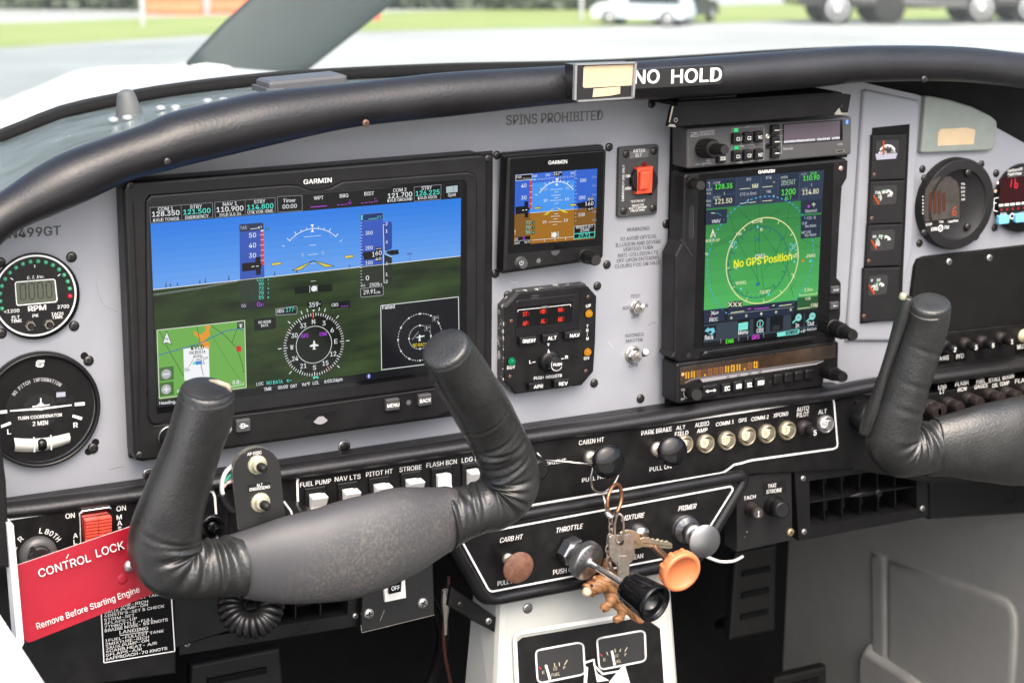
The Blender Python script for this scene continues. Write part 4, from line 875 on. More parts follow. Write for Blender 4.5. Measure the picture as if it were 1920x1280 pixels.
def knob2(z, c0, c1, y0, y1, rb, rt, parent, name='knob', m=None, ring=None, rh=.55):
    """knurled control knob: base centre c0 at depth y0, end centre c1 at depth y1; radii in zoom pixels"""
    a, e = P(*Q(z, *c0), y0), P(*Q(z, *c1), y1); k = MV(*Q(z, *c0), y0)/z[2]; L_ = (e-a).length; d = e-a; m = m or M_bp; b = MB()
    if ring: b.lathe(a, d, [(rb*1.1*k, -.001), (rb*1.1*k, L_*.05), (rb*1.0*k, L_*.07)], ring, 30, capb=False)
    n = 36
    def fl(r0, h0, r1, h1):
        b.lathe(a, d, [(r0*k, h0), (r0*k*1.0, h0+(h1-h0)*.1), (r1*k, h1-(h1-h0)*.08), (r1*k*.9, h1)], m, n)
        d_ = Vector(d).normalized(); t_ = Vector((0, 0, 1)).cross(d_).normalized(); u_ = d_.cross(t_)
        for i in range(18):
            an = 2*PI*i/18; dr = t_*math.cos(an)+u_*math.sin(an); tn = d_.cross(dr)
            p0, p1 = a+d_*(h0+(h1-h0)*.12)+dr*r0*k, a+d_*(h1-(h1-h0)*.1)+dr*r1*k; w = r0*k*.06
            b.face([p0+tn*w, p1+tn*w, p1+dr*w*1.2, p0+dr*w*1.2], m); b.face([p0-tn*w, p1-tn*w, p1+dr*w*1.2, p0+dr*w*1.2], m)
    fl(rb, 0, rb*.94, L_*rh); fl(rt*1.05, L_*rh, rt, L_)
    return b.build(name, parent)
knob2(B1, (688, 1128), (768, 1156), -.018, -.05, 46, 38, t, ring=M_alu, rh=.4)

# ------------------------------------------------------------------ emergency beacon switch
t = thing('beacon_switch_panel', 'grey black emergency beacon panel with an orange red rocker', 'switch panel', P(1196, 340, -.004))
M_elt = pm('dark_grey_plate', (.04, .04, .042), .4, var=(60, .15)); b = MB(z=B1, y=-.004); b.prism(b.rr(936, 336, 1212, 820, 20), -.004, 0, M_elt, .001); b.build('plate', t)
for x, y in ((985, 384), (1188, 362), (968, 796), (1180, 776)): screw(*Q(B1, x, y), -.004, 7, t)
b = MB(z=B1, y=-.0042); M_lg = pm('label_grey', (.11, .11, .115), .5); b.poly([(1010, 365), (1150, 350), (1148, 405), (1010, 418)], M_lg); b.text('ARTEX', 1035, 375, 1124, 24, M_white, 2, .02, y1=369); b.text('ELT', 1055, 405, 1098, 24, M_white, 2, .02, y1=401)
b.text('ON', 982, 555, 1013, 21, M_white, 2, .02); b.text('ARM', 976, 645, 1022, 20, M_white, 2, .02); b.textv('EMERGENCY USE ONLY', 968, 724, 974, 462, 17, M_white, 2, .015)
for s, x0, y0, x1, y1 in (('TEST/RESET', 1018, 738, 1122, 728), ('PRESS ON', 1027, 768, 1112, 758), ('WAIT 1 SECOND', 1004, 788, 1134, 775), ('PRESS ARM', 1018, 806, 1118, 796)): b.text(s, x0, y0, x1, 15, M_white, 2, .012, y1=y1)
b.build('lettering', t)
b = MB(); o = P(*Q(B1, 1116, 455), -.004); k = MV(1208, 307)/B1[2]; b.lathe(o, (0, -1, 0), [(17*k, 0), (17*k, .001), (13*k, .0025), (6*k, .0035)], pm('red_lens', (.2, .01, .02), .1, coat=.5), 20); b.build('indicator_lamp', t)
b = MB(z=B1); 
for x0, x1 in ((1040, 1075), (1180, 1222)):
    cx_ = 1080 if x0 < 1100 else 1172; sg = -1 if x0 < 1100 else 1
    pts = [(cx_, 480)]+[(cx_+sg*48*math.sin(PI*i/10), 480+200*i/10) for i in range(1, 10)]+[(cx_, 686)]
    if sg < 0: pts = pts[::-1]
    b.prism(b.xz(pts, -.0095), -.0095, -.004, M_bp, .0006)
b.build('switch_guard', t)
b = MB(z=B1); b.prism(b.xz([(1068, 486), (1184, 474), (1176, 668), (1066, 678)], -.01), -.01, -.004, M_orange if False else pm('orange_red_plastic', (.78, .075, .03), .35, var=(80, .06)), .0012); b.prism(b.xz([(1096, 520), (1110, 508), (1160, 504), (1170, 520), (1158, 640), (1090, 648)], -.0145), -.0145, -.009, MATS['orange_red_plastic'], .002); b.build('rocker', t)

# ------------------------------------------------------------------ autopilot control head
t = thing('autopilot_head', 'worn black octagonal autopilot unit with red mode lights', 'autopilot', P(1032, 630, -.012))
b = MB(z=B2, y=-.012); ed_ = [(240, 214), (825, 152), (915, 255), (905, 640), (888, 900), (785, 1020), (212, 1096), (112, 985), (118, 345)]
M_edge = pm('chipped_black_edge', (.02, .02, .02), .4, var=(170, 1, .57, .61), col2=(.5, .49, .46)); b.prism(b.xz(ed_), -.0105, 0, M_edge, .0006); b.prism(offset_poly(b.xz(ed_, -.012), .0006), -.012, -.0095, M_bk, .0012); b.build('faceplate', t)
b = MB(z=B2, y=-.0126); b.prism(b.rr(218, 290, 760, 545, 24, -.0128), -.0128, -.012, M_bs, .0008); b.poly([(232, 345), (700, 300), (696, 470), (226, 520)], M_bg, 4)
b.line([(234, 388), (234, 372), (428, 352)], 4, M_white, 6); b.line([(492, 345), (686, 323), (686, 342)], 4, M_white, 6); b.text('MODES', 432, 356, 486, 14, M_grey, 6, .03)
LR = em(255, 70, 48, 1.1); LR2 = em(130, 30, 26)
for s, x, y in (('STB', 277, 424), ('HDG', 428, 402), ('NAV', 580, 388), ('APR', 274, 506), ('ALT', 430, 486), ('REV', 580, 470)):
    b.text(s[:2], x, y, x+38, 36, LR, 6, .03); b.text(s[2], x+40, y-3, x+56, 36, LR2, 6, .03)
b.build('mode_window', t)
for s, x, y, w in (('ON/OFF', 252, 624, 148), ('ALT', 450, 600, 140), ('NAV', 640, 577, 148), ('APR', 330, 1015, 145), ('REV', 545, 990, 140)):
    b = MB(z=B2, y=-.017); b.prism(b.rr(x, y-16, x+w, y+36, 12), -.017, -.011, M_bk, .0014); ob = b.build('button', t)
    b = MB(z=B2, y=-.0172); b.text(s, x+(22 if s == 'ON/OFF' else 40), y+30, x+w-(14 if s == 'ON/OFF' else 26), 30, M_white, 1, .025, y1=y+22); b.build('lettering', ob)
b = MB(z=B2, y=-.0122)
for s, x0, y0, x1, h in (('UP', 818, 350, 858, 26), ('DN', 800, 798, 842, 26), ('RDY', 141, 880, 210, 28), ('L', 332, 830, 352, 28), ('R', 638, 790, 662, 28), ('PUSH  HDG/STB', 371, 968, 609, 25)): b.text(s, x0, y0, x1, h, M_white, 1, .02, y1=(943 if 'PUSH' in s else None))
for s, y in (('T', 522), ('R', 558), ('I', 592), ('M', 628)): b.text(s, 820 if s != 'I' else 825, y, 838 if s != 'I' else 830, 24, M_white, 1, .02)
b.line([(358, 818), (384, 815)], 6, M_white, 1); b.line([(605, 790), (628, 786)], 6, M_white, 1); b.poly([(484, 656), (506, 653), (495, 684)], M_white, 1)
c_ = M_key; b.line([(350, 250), (400, 244), (412, 252)], 7, c_, 1); b.line([(345, 268), (390, 262), (412, 275), (400, 298), (345, 302)], 7, c_, 1)
b.build('lettering', t)
for x, y, col, nm in ((835, 398, (255, 170, 20), 'amber'), (824, 727, (250, 160, 20), 'amber'), (174, 806, (0, 165, 105), 'green')):
    o = P(*Q(B2, x, y), -.012); k = MV(*Q(B2, x, y))/B2[2]; b = MB(); b.lathe(o, (0, -1, 0), [(37*k, 0), (37*k, .001), (34*k, .0015)], M_bk, 24, capb=False); b.lathe(o, (0, -1, 0), [(33*k, 0), (33*k, .001), (27*k, .003), (12*k, .0042)], em(*col, .8), 24); b.build('indicator_lamp', t)
for x, y in ((835, 258), (176, 466), (166, 940), (816, 893)): screw(*Q(B2, x, y), -.0117, 3.6, t, SC_RST)
knob_o = P(*Q(B2, 490, 800), -.012); k = MV(1027, 675)/B2[2]; e_ = P(*Q(B2, 562, 838), -.034)
b = MB(); b.lathe(knob_o, (0, -1, 0), [(94*k, 0), (92*k, .004), (84*k, .006), (60*k, .0066)], M_bp, 36); b.lathe(knob_o+Vector((0, -.006, 0)), e_-knob_o, [(58*k, 0), (54*k, .012), (52*k, .016)], M_bp, 30); kb = b.build('knob', t)
b = MB(z=B2, y=-.0188); b.poly([(487, 738), (496, 704), (508, 736)], M_white); b.build('pointer', kb)
b = MB(); b.lathe(e_+Vector((0, .008, 0)), (0, -1, 0), [(56*k, 0), (58*k, .002), (58*k, .007), (54*k, .009)], pm('black_chromed', (.03, .03, .03), .12, .4), 32); pb = b.build('push_button', kb)
b = MB(z=B2, y=-.0356); b.text('PUSH', 536, 852, 608, 24, M_white, 1, .03, y1=846); b.ring(568, 838, 50, 54, M_white, 1, 150, 330, 24); b.build('lettering', pb)

# ------------------------------------------------------------------ two toggle switches
def toggle(z, c, tip, r, label, big):
    o = P(*Q(z, *c), 0); k = MV(*Q(z, *c))/z[2]; t = thing('toggle_switch', label, 'switch', o, 'toggle switches on the grey panel')
    b = MB(); b.lathe(o, (0, -1, 0), [(r*1.1*k, 0), (r*1.1*k, .0012), (r*.8*k, .0014)], M_worn, 24); b.lathe(o, (0, -1, 0), [(r*.98*k, .0012), (r*.98*k, .005), (r*.85*k, .006)], M_chrome, 6, sm=False); b.build('hex_nut', t)
    b = MB(); b.lathe(o, (0, -1, 0), [(r*.62*k, .004), (r*.62*k, .0095), (r*.5*k, .0105)], M_worn, 20); b.build('bushing', t)
    e = P(*Q(z, *tip), -.022 if big else -.018); b = MB(); s_ = o+Vector((0, -.009, 0)); L_ = (e-s_).length; rr_ = r*k
    b.lathe(s_, e-s_, [(rr_*.3, 0), (rr_*.42, L_*.5), (rr_*.5, L_*.93), (rr_*.36, L_)] if big else [(rr_*.2, 0), (rr_*.24, L_*.6), (rr_*.34, L_*.9), (rr_*.22, L_)], M_chrome, 18); b.build('lever', t)
toggle(B2, (1240, 345), (1305, 335), 52, 'small chrome toggle switch below the word TEST', False)
toggle(B2, (1215, 750), (1330, 728), 66, 'larger chrome toggle switch below AVIONICS MASTER', True)
M_gp0 = pm('gauge_black', (.011, .011, .0115), .5, spec=.3, var=(60, .15))
def lerp2v(a, c, u): return (a[0]+(c[0]-a[0])*u, a[1]+(c[1]-a[1])*u)
# ------------------------------------------------------------------ tachometer and turn coordinator
t = thing('tachometer', 'round tachometer with a ring of green lamps and a grey digit window', 'gauge', P(66, 554, 0))
b = MB(z=A4); o, k = b.cr(264, 537); b.lathe(o, (0, -1, 0), [(322*k, 0), (322*k, .003), (316*k, .0045), (300*k, .0048)], M_bs, 64, capb=False); b.build('bezel', t)
b = MB(z=A4, y=-.005); b.circ(264, 537, 300, M_bk, 0, 64); b.ring(264, 537, 292, 305, M_line, 1, 0, 360, 80); b.build('dial', t)
GL = pm('green_lamp', (.05, .3, .16), .2, coat=.5); RL = pm('red_lamp', (.5, .01, .02), .2, coat=.5, emit=L3(200, 20, 30), estr=ES*.4)
lamp = proto_mesh(lambda q: q.lathe((0, 0, 0), (0, -1, 0), [(1, 0), (1, .25), (.82, .7), (.45, 1.0), (.1, 1.08)], GL, 18), 'lamp_green'); lampr = proto_mesh(lambda q: q.lathe((0, 0, 0), (0, -1, 0), [(1, 0), (1, .25), (.82, .7), (.45, 1.0), (.1, 1.08)], RL, 18), 'lamp_red')
for i in range(17): inst('indicator_lamp', lampr if i == 0 else lamp, b.pol(264, 537, 257, -6.6+12.66*i, 1), t, 17*k)
b = MB(z=A4, y=-.0054)
fr = [(110, 445), (122, 432), (400, 410), (416, 420), (432, 570), (420, 587), (135, 613), (122, 602)]
b.poly(fr, M_line, 1); b.poly([(118, 448), (126, 439), (398, 417), (409, 424), (424, 568), (414, 579), (138, 605), (129, 598)], pm('liquid_crystal_grey', (.075, .085, .058), .25), 2)
SEG_ = pm('segment_dark', (.012, .014, .01), .4)
for i in range(4):
    x, y = 150+i*65, 452-i*5.4; w, h = 42, 116
    for a, c in (((x+5, y), (x+w-4, y-3)), ((x+9, y+h), (x+w, y+h-3)), ((x, y+6), (x+3, y+h/2-4)), ((x+4, y+h/2+4), (x+6, y+h-5)), ((x+w-2, y+3), (x+w, y+h/2-7)), ((x+w+1, y+h/2+1), (x+w+3, y+h-8))): b.line([a, c], 8, SEG_, 3)
b.build('digit_window', t)
b = MB(z=A4, y=-.0053)
b.text('E. I. Inc.', 203, 414, 332, 22, M_white, 1, .015, y1=403, it=.25); b.text('RPM', 213, 655, 345, 38, M_white, 1, .04, y1=642); b.text('<1200', 30, 668, 145, 25, M_white, 1, .02, y1=660); b.text('2700', 432, 634, 518, 25, M_white, 1, .02, y1=628); b.text('PK', 245, 700, 290, 23, M_white, 1, .025)
for s, x0, y0, x1 in (('FLT', 90, 712, 148), ('TIME', 82, 740, 162), ('TACH', 384, 686, 474), ('TIME', 390, 712, 470)): b.text(s, x0, y0, x1, 22, M_white, 1, .025, y1=y0-6)
for p in ([(260, 306), (261, 326)], [(78, 405), (98, 416)], [(434, 390), (452, 376)]): b.line(p, 6, M_white, 1)
b.build('lettering', t)
for x, y in ((212, 748), (352, 738)):
    b = MB(z=A4); o, k = b.cr(x, y); o = o+Vector((0, -.005, 0)); b.lathe(o, (0, -1, 0), [(38*k, 0), (38*k, .002), (33*k, .0026)], M_worn, 6, sm=False); b.lathe(o, (0, -1, 0), [(24*k, .002), (24*k, .0045), (18*k, .0052)], M_gp0, 20); b.build('push_button', t)
t = thing('turn_coordinator', 'large round black turn coordinator with a white aeroplane bar and slip ball', 'gauge', P(76, 766, 0))
b = MB(z=B8); o, k = b.cr(372, 620); b.lathe(o, (0, -1, 0), [(530*k, 0), (530*k, .004), (522*k, .006), (505*k, .0066), (492*k, .0055), (485*k, .003)], M_bs, 72, capa=False, capb=False); b.build('bezel', t)
b = MB(z=B8, y=-.0032); b.circ(372, 620, 486, M_bm, 0, 64); b.circ(372, 640, 310, M_bk, 1, 64); b.circ(372, 640, 160, M_gp0, 2, 48)
b.build('dial', t)
b = MB(z=B8, y=-.0038); b.textarc('NO PITCH INFORMATION', 372, 640, 272, 143, 47, 32, M_grey, 1, .03)
b.text('TURN COORDINATOR', 163, 725, 572, 30, M_white, 1, .02, y1=690); b.text('2 MIN', 302, 778, 442, 38, M_white, 1, .02, y1=766); b.text('L', 70, 856, 102, 46, M_white, 1, .03); b.text('R', 680, 796, 718, 46, M_white, 1, .03)
for p in ([(-30, 656), (66, 646)], [(690, 580), (782, 573)]): b.line(p, 30, M_white, 1)
for p in ([(8, 786), (100, 750)], [(670, 685), (756, 712)]): b.line(p, 26, M_white, 1)
for p in ([(412, 178), (350, 176), (334, 200)], [(410, 190), (360, 190), (350, 206), (400, 206)], [(334, 208), (386, 207), (392, 216), (380, 226), (328, 222)], [(402, 206), (398, 226), (384, 234), (344, 232)]): b.line(p, 9, M_white, 1)
b.build('lettering', t)
b = MB(z=B8, y=-.0045); b.poly([(92, 634), (340, 612), (420, 606), (662, 580), (662, 592), (410, 626), (378, 636), (345, 632), (92, 646)], M_white, 1); b.line([(298, 600), (458, 584)], 10, M_white, 2); b.line([(376, 522), (378, 600)], 11, M_white, 2); b.ring(376, 600, 0, 36, M_grey, 0, 5, 185, 20); b.build('aeroplane_bar', t)
b = MB(z=B8, y=-.0038); M_vial = pm('slip_vial_glass', (.42, .42, .38), .15, coat=.5, var=(40, .1)); n = 14
top = [(128+(640-128)*i/n, 888-(888-842)*(i/n)**1.6+18*math.sin(PI*i/n)) for i in range(n+1)]; bot = [(132+(640-132)*i/n, 1012-(1012-936)*(i/n)**1.6+22*math.sin(PI*i/n)) for i in range(n+1)]
for i in range(n):
    rows = []
    for j in range(7):
        u = j/6; pa, pb = lerp2v(top[i], bot[i], u), lerp2v(top[i+1], bot[i+1], u); dpt = .0032*math.sin(PI*u); rows.append((b.W(*pa)+Vector((0, -dpt, 0)), b.W(*pb)+Vector((0, -dpt, 0))))
    for (a, c), (a2, c2) in zip(rows, rows[1:]): b.face([a, c, c2, a2], M_vial, True)
b.build('slip_vial', t, merge=True)
b = MB(z=B8, y=-.0042); o, k = b.cr(385, 950); b.lathe(o+Vector((0, .001, 0)), (0, -1, 0), [(56*k*math.cos(a), 44*k*math.sin(a)+.0012) for a in [i*PI/2/8 for i in range(9)]], M_bg, 28, capb=False); b.build('slip_ball', t)
b = MB(z=B8, y=-.0076)
for x, y0, y1 in ((318, 880, 1020), (474, 862, 1000)): b.line([(x-6, y0), (x+2, (y0+y1)/2), (x, y1)], 11, M_white, 1)
b.build('centre_marks', t)
b = MB(z=B8, y=-.0041); b.poly([(520, 470), (604, 464), (606, 560), (518, 568)], M_gp0, 0); b.poly([(520, 470), (604, 464), (604, 508), (520, 514)], pm('gauge_lilac', (.3, .3, .37), .4), 1); b.build('warning_flag', t)
# ------------------------------------------------------------------ centre radio stack
M_aud = pm('dark_grey_audio_face', (.055, .055, .056), .45, bump=(900, .1, .0003), var=(40, .12))
t = thing('radio_visor', 'black sheet metal shade above the audio panel with worn ends', 'visor', P(1420, 215, -.04))
b = MB(z=B3, y=-.045); M_vis = pm('worn_black_sheet', (.011, .011, .011), .55, var=(40, 1, .7, .74), col2=(.3, .27, .24))
b.prism(b.xz([(100, 184), (1600, 76), (1690, 84), (1662, 246), (1540, 252), (1535, 268), (130, 372), (58, 366)]), -.045, -.041, M_bm, .001)
b.prism(b.xz([(140, 150), (1600, 62), (1600, 78), (140, 190)], -.044), -.0445, 0, M_bm); b.build('shade', t)
b = MB(z=B3, y=-.0455)
for pts in ([(56, 366), (130, 374), (118, 350), (78, 345)], [(1540, 252), (1580, 200), (1600, 245), (1662, 246), (1655, 256), (1545, 264)], [(95, 190), (110, 186), (76, 330), (66, 330)]): b.poly(pts, M_worn)
b.build('bare_metal_corner', t)
for x, y in ((128, 310), (1602, 186)):
    b = MB(z=B3, y=-.0456); b.ring(x, y, 14, 19, M_worn if x < 500 else M_bk); b.circ(x, y, 14, M_slot); b.build('screw_hole', t)
b = MB(z=B3, y=-.035); b.prism(b.xz([(146, 138), (160, 118), (672, 82), (672, 122), (146, 160)]), -.035, -.003, M_vis, .001); b.build('chipped_bracket', label='chipped black metal bracket under the glareshield above the radio shade', cat='bracket')
# rack sides
b = MB(z=(0, 0, 1)); b.prism(b.xz([(1271, 240), (1286, 238), (1275, 745), (1258, 748)], -.012), -.012, -.0005, M_bm, .001)
for i in range(34):
    y = 250+i*14.2; x0 = 1271-i*.39; b.prism(b.xz([(x0+1, y), (x0+10, y-.5), (x0+10, y+6), (x0+1, y+6.5)], -.0135), -.0135, -.011, M_bs)
b.build('radio_rack_edge', label='black ribbed edge of the radio rack beside the grey panel', cat='rack')
# audio panel
t = thing('audio_panel', 'grey black audio panel with small square buttons and a dark display', 'audio panel', P(1430, 260, -.03))
b = MB(z=B3, y=-.03); b.prism(b.xz([(228, 396), (240, 384), (1680, 280), (1694, 292), (1690, 606), (1676, 618), (244, 744), (230, 734)]), -.03, -.008, M_aud, .0018); b.build('faceplate', t)
b = MB(z=B3); b.prism(b.xz([(215, 392), (1660, 288), (1652, 640), (212, 752)], -.009), -.009, 0, M_bm); b.build('case', t)
b = MB(z=B3, y=-.0303)
b.line([(625, 386), (912, 362), (912, 660), (628, 690), (625, 386)], 3, M_grey, 0); b.line([(627, 546), (824, 528), (826, 670)], 2.5, M_grey, 0)
b.text('RCV', 750, 376, 788, 14, M_grey, 1); b.text('XMT', 702, 552, 742, 17, M_grey, 1); b.text('SPLIT', 700, 697, 744, 15, M_grey, 1); b.line([(668, 690), (696, 688)], 4, M_grey, 1); b.line([(748, 684), (776, 682)], 4, M_grey, 1); b.text('SPR', 855, 681, 884, 13, M_grey, 1)
b.line([(262, 424), (298, 420), (300, 440), (264, 444), (262, 462)], 7, M_grey, 1); b.line([(330, 418), (304, 420), (304, 436), (330, 436), (330, 454), (264, 456)], 6, M_grey, 1)
b.text('ENGINEERING', 338, 428, 474, 20, M_grey, 1, .02, y1=416); b.text('INCORPORATED', 342, 452, 470, 20, M_grey, 1, .02, y1=442)
b.text('PUSH', 392, 658, 438, 15, M_grey, 1); b.text('EMG', 396, 680, 434, 15, M_grey, 1); b.text('PASS', 398, 702, 442, 15, M_grey, 1); b.text('CREW', 298, 712, 342, 13, M_grey, 1); b.line([(344, 704), (400, 696)], 4, M_grey, 1); b.ring(374, 700, 10, 14, M_grey, 1); b.text('(', 712, 488, 718, 36, M_white, 1); b.text(')', 726, 486, 732, 36, M_white, 1)
b.text('USB', 1566, 534, 1610, 17, M_grey, 1); b.text('PMA450B', 1082, 578, 1168, 20, M_grey, 1, y1=572)
b.line([(1056, 398), (1080, 396)], 3, M_grey, 1); b.line([(1056, 502), (1064, 502), (1062, 448), (1080, 446)], 3, M_grey, 1); b.line([(1056, 606), (1070, 604), (1068, 502), (1082, 500)], 3, M_grey, 1)
b.build('lettering', t)
for x, y in ((668, 402), (672, 556)):
    b = MB(z=B3, y=-.0312); b.prism(b.rr(x-16, y-14, x+16, y+14, 3), -.0312, -.03, em(60, 220, 130), .0003); b.build('indicator_light', t)
for s, x0, y0 in (('C1', 640, 430), ('C2', 738, 422), ('N1', 836, 414), ('C1', 640, 586), ('C2', 738, 578), ('N2', 836, 570), ('ICS', 503, 622), ('', 985, 358), ('', 985, 460), ('', 985, 562)):
    w, h = (72, 92) if s not in ('ICS',) else (74, 68); b = MB(z=B3, y=-.0345)
    if s == '': h = 84
    b.prism(b.rr(x0+6, y0, x0+w, y0+h, 10), -.0345, -.03, M_bp, .0012); ob = b.build('button', t); b = MB(z=B3, y=-.0347)
    if s: b.text(s, x0+(22 if s == 'ICS' else 28), y0+(46 if s == 'ICS' else 64), x0+w-(6 if s == 'ICS' else 10), 30, M_white, 1, .015)
    else: b.line([(x0+24, y0+44), (x0+66, y0+41)], 6, M_white, 1)
    b.build('lettering', ob)
for x, y, m in ((940, 455, M_worn), (945, 540, M_bm)):
    b = MB(); o = P(*Q(B3, x, y), -.03); k = MV(1440, 260, -.03)/B3[2]; b.lathe(o, (0, -1, 0), [(24*k, 0), (22*k, .0012), (10*k, .0013), (9*k, .0002)], m, 20); b.build('jack', t)
b = MB(z=B3, y=-.0305); b.poly([(1080, 346), (1612, 306), (1612, 486), (1082, 526)], M_bg); b.poly([(1090, 352), (1588, 314), (1586, 480), (1088, 520)], pm('display_filter', (.075, .06, .075), .2), 2)
x = 1090
rnd = random.Random(5)
while x < 1580:
    w = rnd.uniform(8, 15); y = 506-(x-1090)*.073
    if not (1368 < x < 1376 or 1488 < x < 1504): b.poly([(x, y-12+rnd.uniform(-2, 4)), (x+w, y-13), (x+w-1, y+6), (x+1, y+7)], em(245, 245, 250), 4)
    x += w+rnd.uniform(1.5, 4)
b.build('display', t)
b = MB(z=B3, y=-.0305); b.circ(1650, 327, 24, em(70, 140, 225)); b.line([(1644, 318), (1657, 336), (1650, 344), (1650, 310), (1657, 318), (1644, 336)], 3.5, W, 1); b.build('radio_link_symbol', t)
b = MB(z=B3, y=-.0304); b.poly([(1552, 578), (1628, 570), (1624, 594), (1552, 602)], M_worn); b.poly([(1560, 582), (1620, 575), (1618, 590), (1560, 597)], M_slot, 2); b.build('data_port', t)
knob2(B3, (372, 560), (566, 572), -.03, -.07, 84, 44, t, rh=.5)

# navigator
t = thing('navigator', 'tall touch screen navigator with a green moving map', 'navigator', P(1430, 480, -.028))
b = MB(z=(0, 0, 1), y=-.028)
b.prism(b.xz([(1283, 332), (1288, 326), (1586, 298), (1591, 302), (1589, 334), (1580, 350), (1569, 520), (1578, 530), (1577, 590), (1571, 620), (1566, 642), (1290, 678), (1272, 680), (1259, 670), (1264, 660), (1266, 480), (1279, 454)]), -.028, -.008, M_bp, .0018); b.build('bezel', t)
b = MB(); b.prism(b.xz([(1280, 330), (1580, 304), (1562, 640), (1268, 676)], -.009), -.009, 0, M_bm); b.build('case', t)
b = MB(z=B4, y=-.0282); b.poly([(268, 100), (1218, 18), (1182, 1232), (230, 1330)], M_bg); b.build('cover_glass', t)
b = MB(z=B5, y=-.029); b.prism(b.xz([(345, 430), (370, 418), (1200, 304), (1248, 306), (1230, 330), (380, 452), (332, 462)], -.0335), -.0335, -.027, M_bs, .003); b.build('finger_ledge', t)
b = MB(z=B4, y=-.0284); b.text('GARMIN', 684, 96, 800, 21, M_white, 0, .035, y1=87); b.build('lettering', t)
knob2(B3, (275, 868), (352, 890), -.028, -.055, 46, 42, t, ring=M_alu, rh=.5)
knob2(B5, (1382, 235), (1535, 292), -.028, -.075, 62, 42, t, ring=M_alu, rh=.52)
b = MB(z=B4, y=-.0283); b.poly([(198, 325), (226, 320), (226, 470), (232, 480), (228, 555), (192, 560), (190, 470)], M_slot); b.line([(226, 322), (228, 552)], 3, M_key, 1); b.build('card_slot', t)
b = MB(z=B4, y=-.0285); b.poly([(130, 560), (150, 556), (220, 670), (218, 690)], M_slot); b.build('seam', t)
for x, y, s in ((1232, 919, 'HOME'), (1227, 1030, '')):
    b = MB(z=B4, y=-.031); b.prism(b.rr(x-28, y-24, x+30, y+22, 8), -.031, -.027, M_key, .0012); ob = b.build('button', t); b = MB(z=B4, y=-.0312)
    if s: b.text(s, x-18, y+8, x+22, 15, W, 1, .03)
    else: b.line([(x-10, y), (x+18, y-2)], 6, W, 1); b.poly([(x-16, y), (x-2, y-10), (x-2, y+10)], W, 1)
    b.build('lettering', ob)
b = MB(); o = P(*Q(B4, 1265, 60), -.028); k = MV(1576, 316)/B4[2]; b.lathe(o, (0, -1, 0), [(18*k, 0), (17*k, .001), (8*k, .0012)], pm('brass_insert', (.62, .42, .34), .35, .8), 18); b.build('light_sensor', t)
b = MB(z=B5, y=-.0284); b.circ(218, 452, 22, M_slot); b.build('screw_hole', t)
# its picture
S = MB(z=B4, y=-.0287); S.lay = .0001; MG = em(66, 168, 78); MG2 = em(58, 140, 72); NV = em(44, 58, 82); NV2 = em(32, 44, 66); LGN = em(95, 240, 60); CRM = em(232, 232, 190); ICN = em(120, 205, 220); TQ = em(130, 230, 215)
S.poly([(318, 140), (1150, 70), (1098, 1208), (298, 1294)], em(20, 26, 36))
S.poly([(318, 140), (1150, 70), (1135, 275), (318, 345)], NV, 1)
for i in range(8):
    u0, u1 = i/8, (i+1)/8; a0, a1 = lerp2((318, 345), (300, 1060), u0), lerp2((318, 345), (300, 1060), u1); c0, c1 = lerp2((1135, 275), (1104, 975), u0), lerp2((1135, 275), (1104, 975), u1)
    S.poly([a0, c0, c1, a1], em(int(44+34*u1), int(122+56*u1), int(62+30*u1)), 1)
for pts in ([(362, 145), (526, 132), (524, 228), (362, 240)], [(362, 258), (524, 246), (522, 318), (362, 332)], [(832, 104), (968, 92), (962, 268), (828, 280)]): S.poly(pts, NV2, 2)
for l in ([(360, 140), (358, 338)], [(530, 126), (526, 325)], [(705, 112), (700, 310)], [(828, 102), (824, 298)], [(978, 90), (972, 285)]): S.line(l, 2.5, em(80, 92, 110), 2)
for s, x0, y0, x1, y1, h, m in (('COM', 367, 172, 413, 168, 18, SIL), ('128.35', 380, 208, 500, 198, 34, LGN), ('STBY', 367, 277, 418, 272, 18, SIL), ('121.50', 378, 312, 498, 302, 34, CRM), ('DIS', 602, 148, 634, 145, 20, SIL), ('NM', 642, 201, 682, 196, 30, CRM), ('ETE to Dest', 557, 255, 671, 243, 21, SIL),
    ('DTK', 739, 136, 778, 132, 19, SIL), ('TRK', 738, 234, 775, 230, 19, SIL), ('o', 789, 161, 801, 160, 12, CRM), ('o', 787, 259, 799, 258, 12, CRM), ('XPDR', 840, 135, 892, 130, 18, SIL), ('IDENT', 845, 182, 948, 172, 36, em(150, 175, 165)), ('1200', 848, 250, 946, 241, 40, LGN), ('ALT', 870, 282, 918, 278, 24, LGN),
    ('NAV', 988, 110, 1030, 106, 17, GR), ('IVLD', 1052, 106, 1096, 102, 20, LGN), ('110.90', 1002, 147, 1115, 138, 34, LGN), ('STBY', 988, 218, 1036, 213, 17, GR), ('114.80', 996, 246, 1110, 236, 34, CRM), ('Com', 318, 219, 357, 216, 18, SIL), ('Vol', 318, 246, 350, 244, 18, SIL), ('-', 328, 268, 338, 267, 4, SIL), ('Psh', 318, 300, 350, 297, 18, SIL), ('Sq', 318, 328, 345, 326, 18, SIL)):
    S.text(s, x0, y0, x1, h, m, 4, .018 if h > 28 else .008, y1=y1)
S.line([(325, 162), (340, 158), (341, 195)], 4, SIL, 4); S.line([(445, 226), (445, 248)], 4, SIL, 4); S.line([(1060, 166), (1060, 186)], 4, SIL, 4)
for x in (552, 576, 606): S.line([(x, 206-(x-552)*.08), (x+22, 204-(x-552)*.08)], 4, CRM, 4)
S.circ(602, 200, 3, CRM, 4)
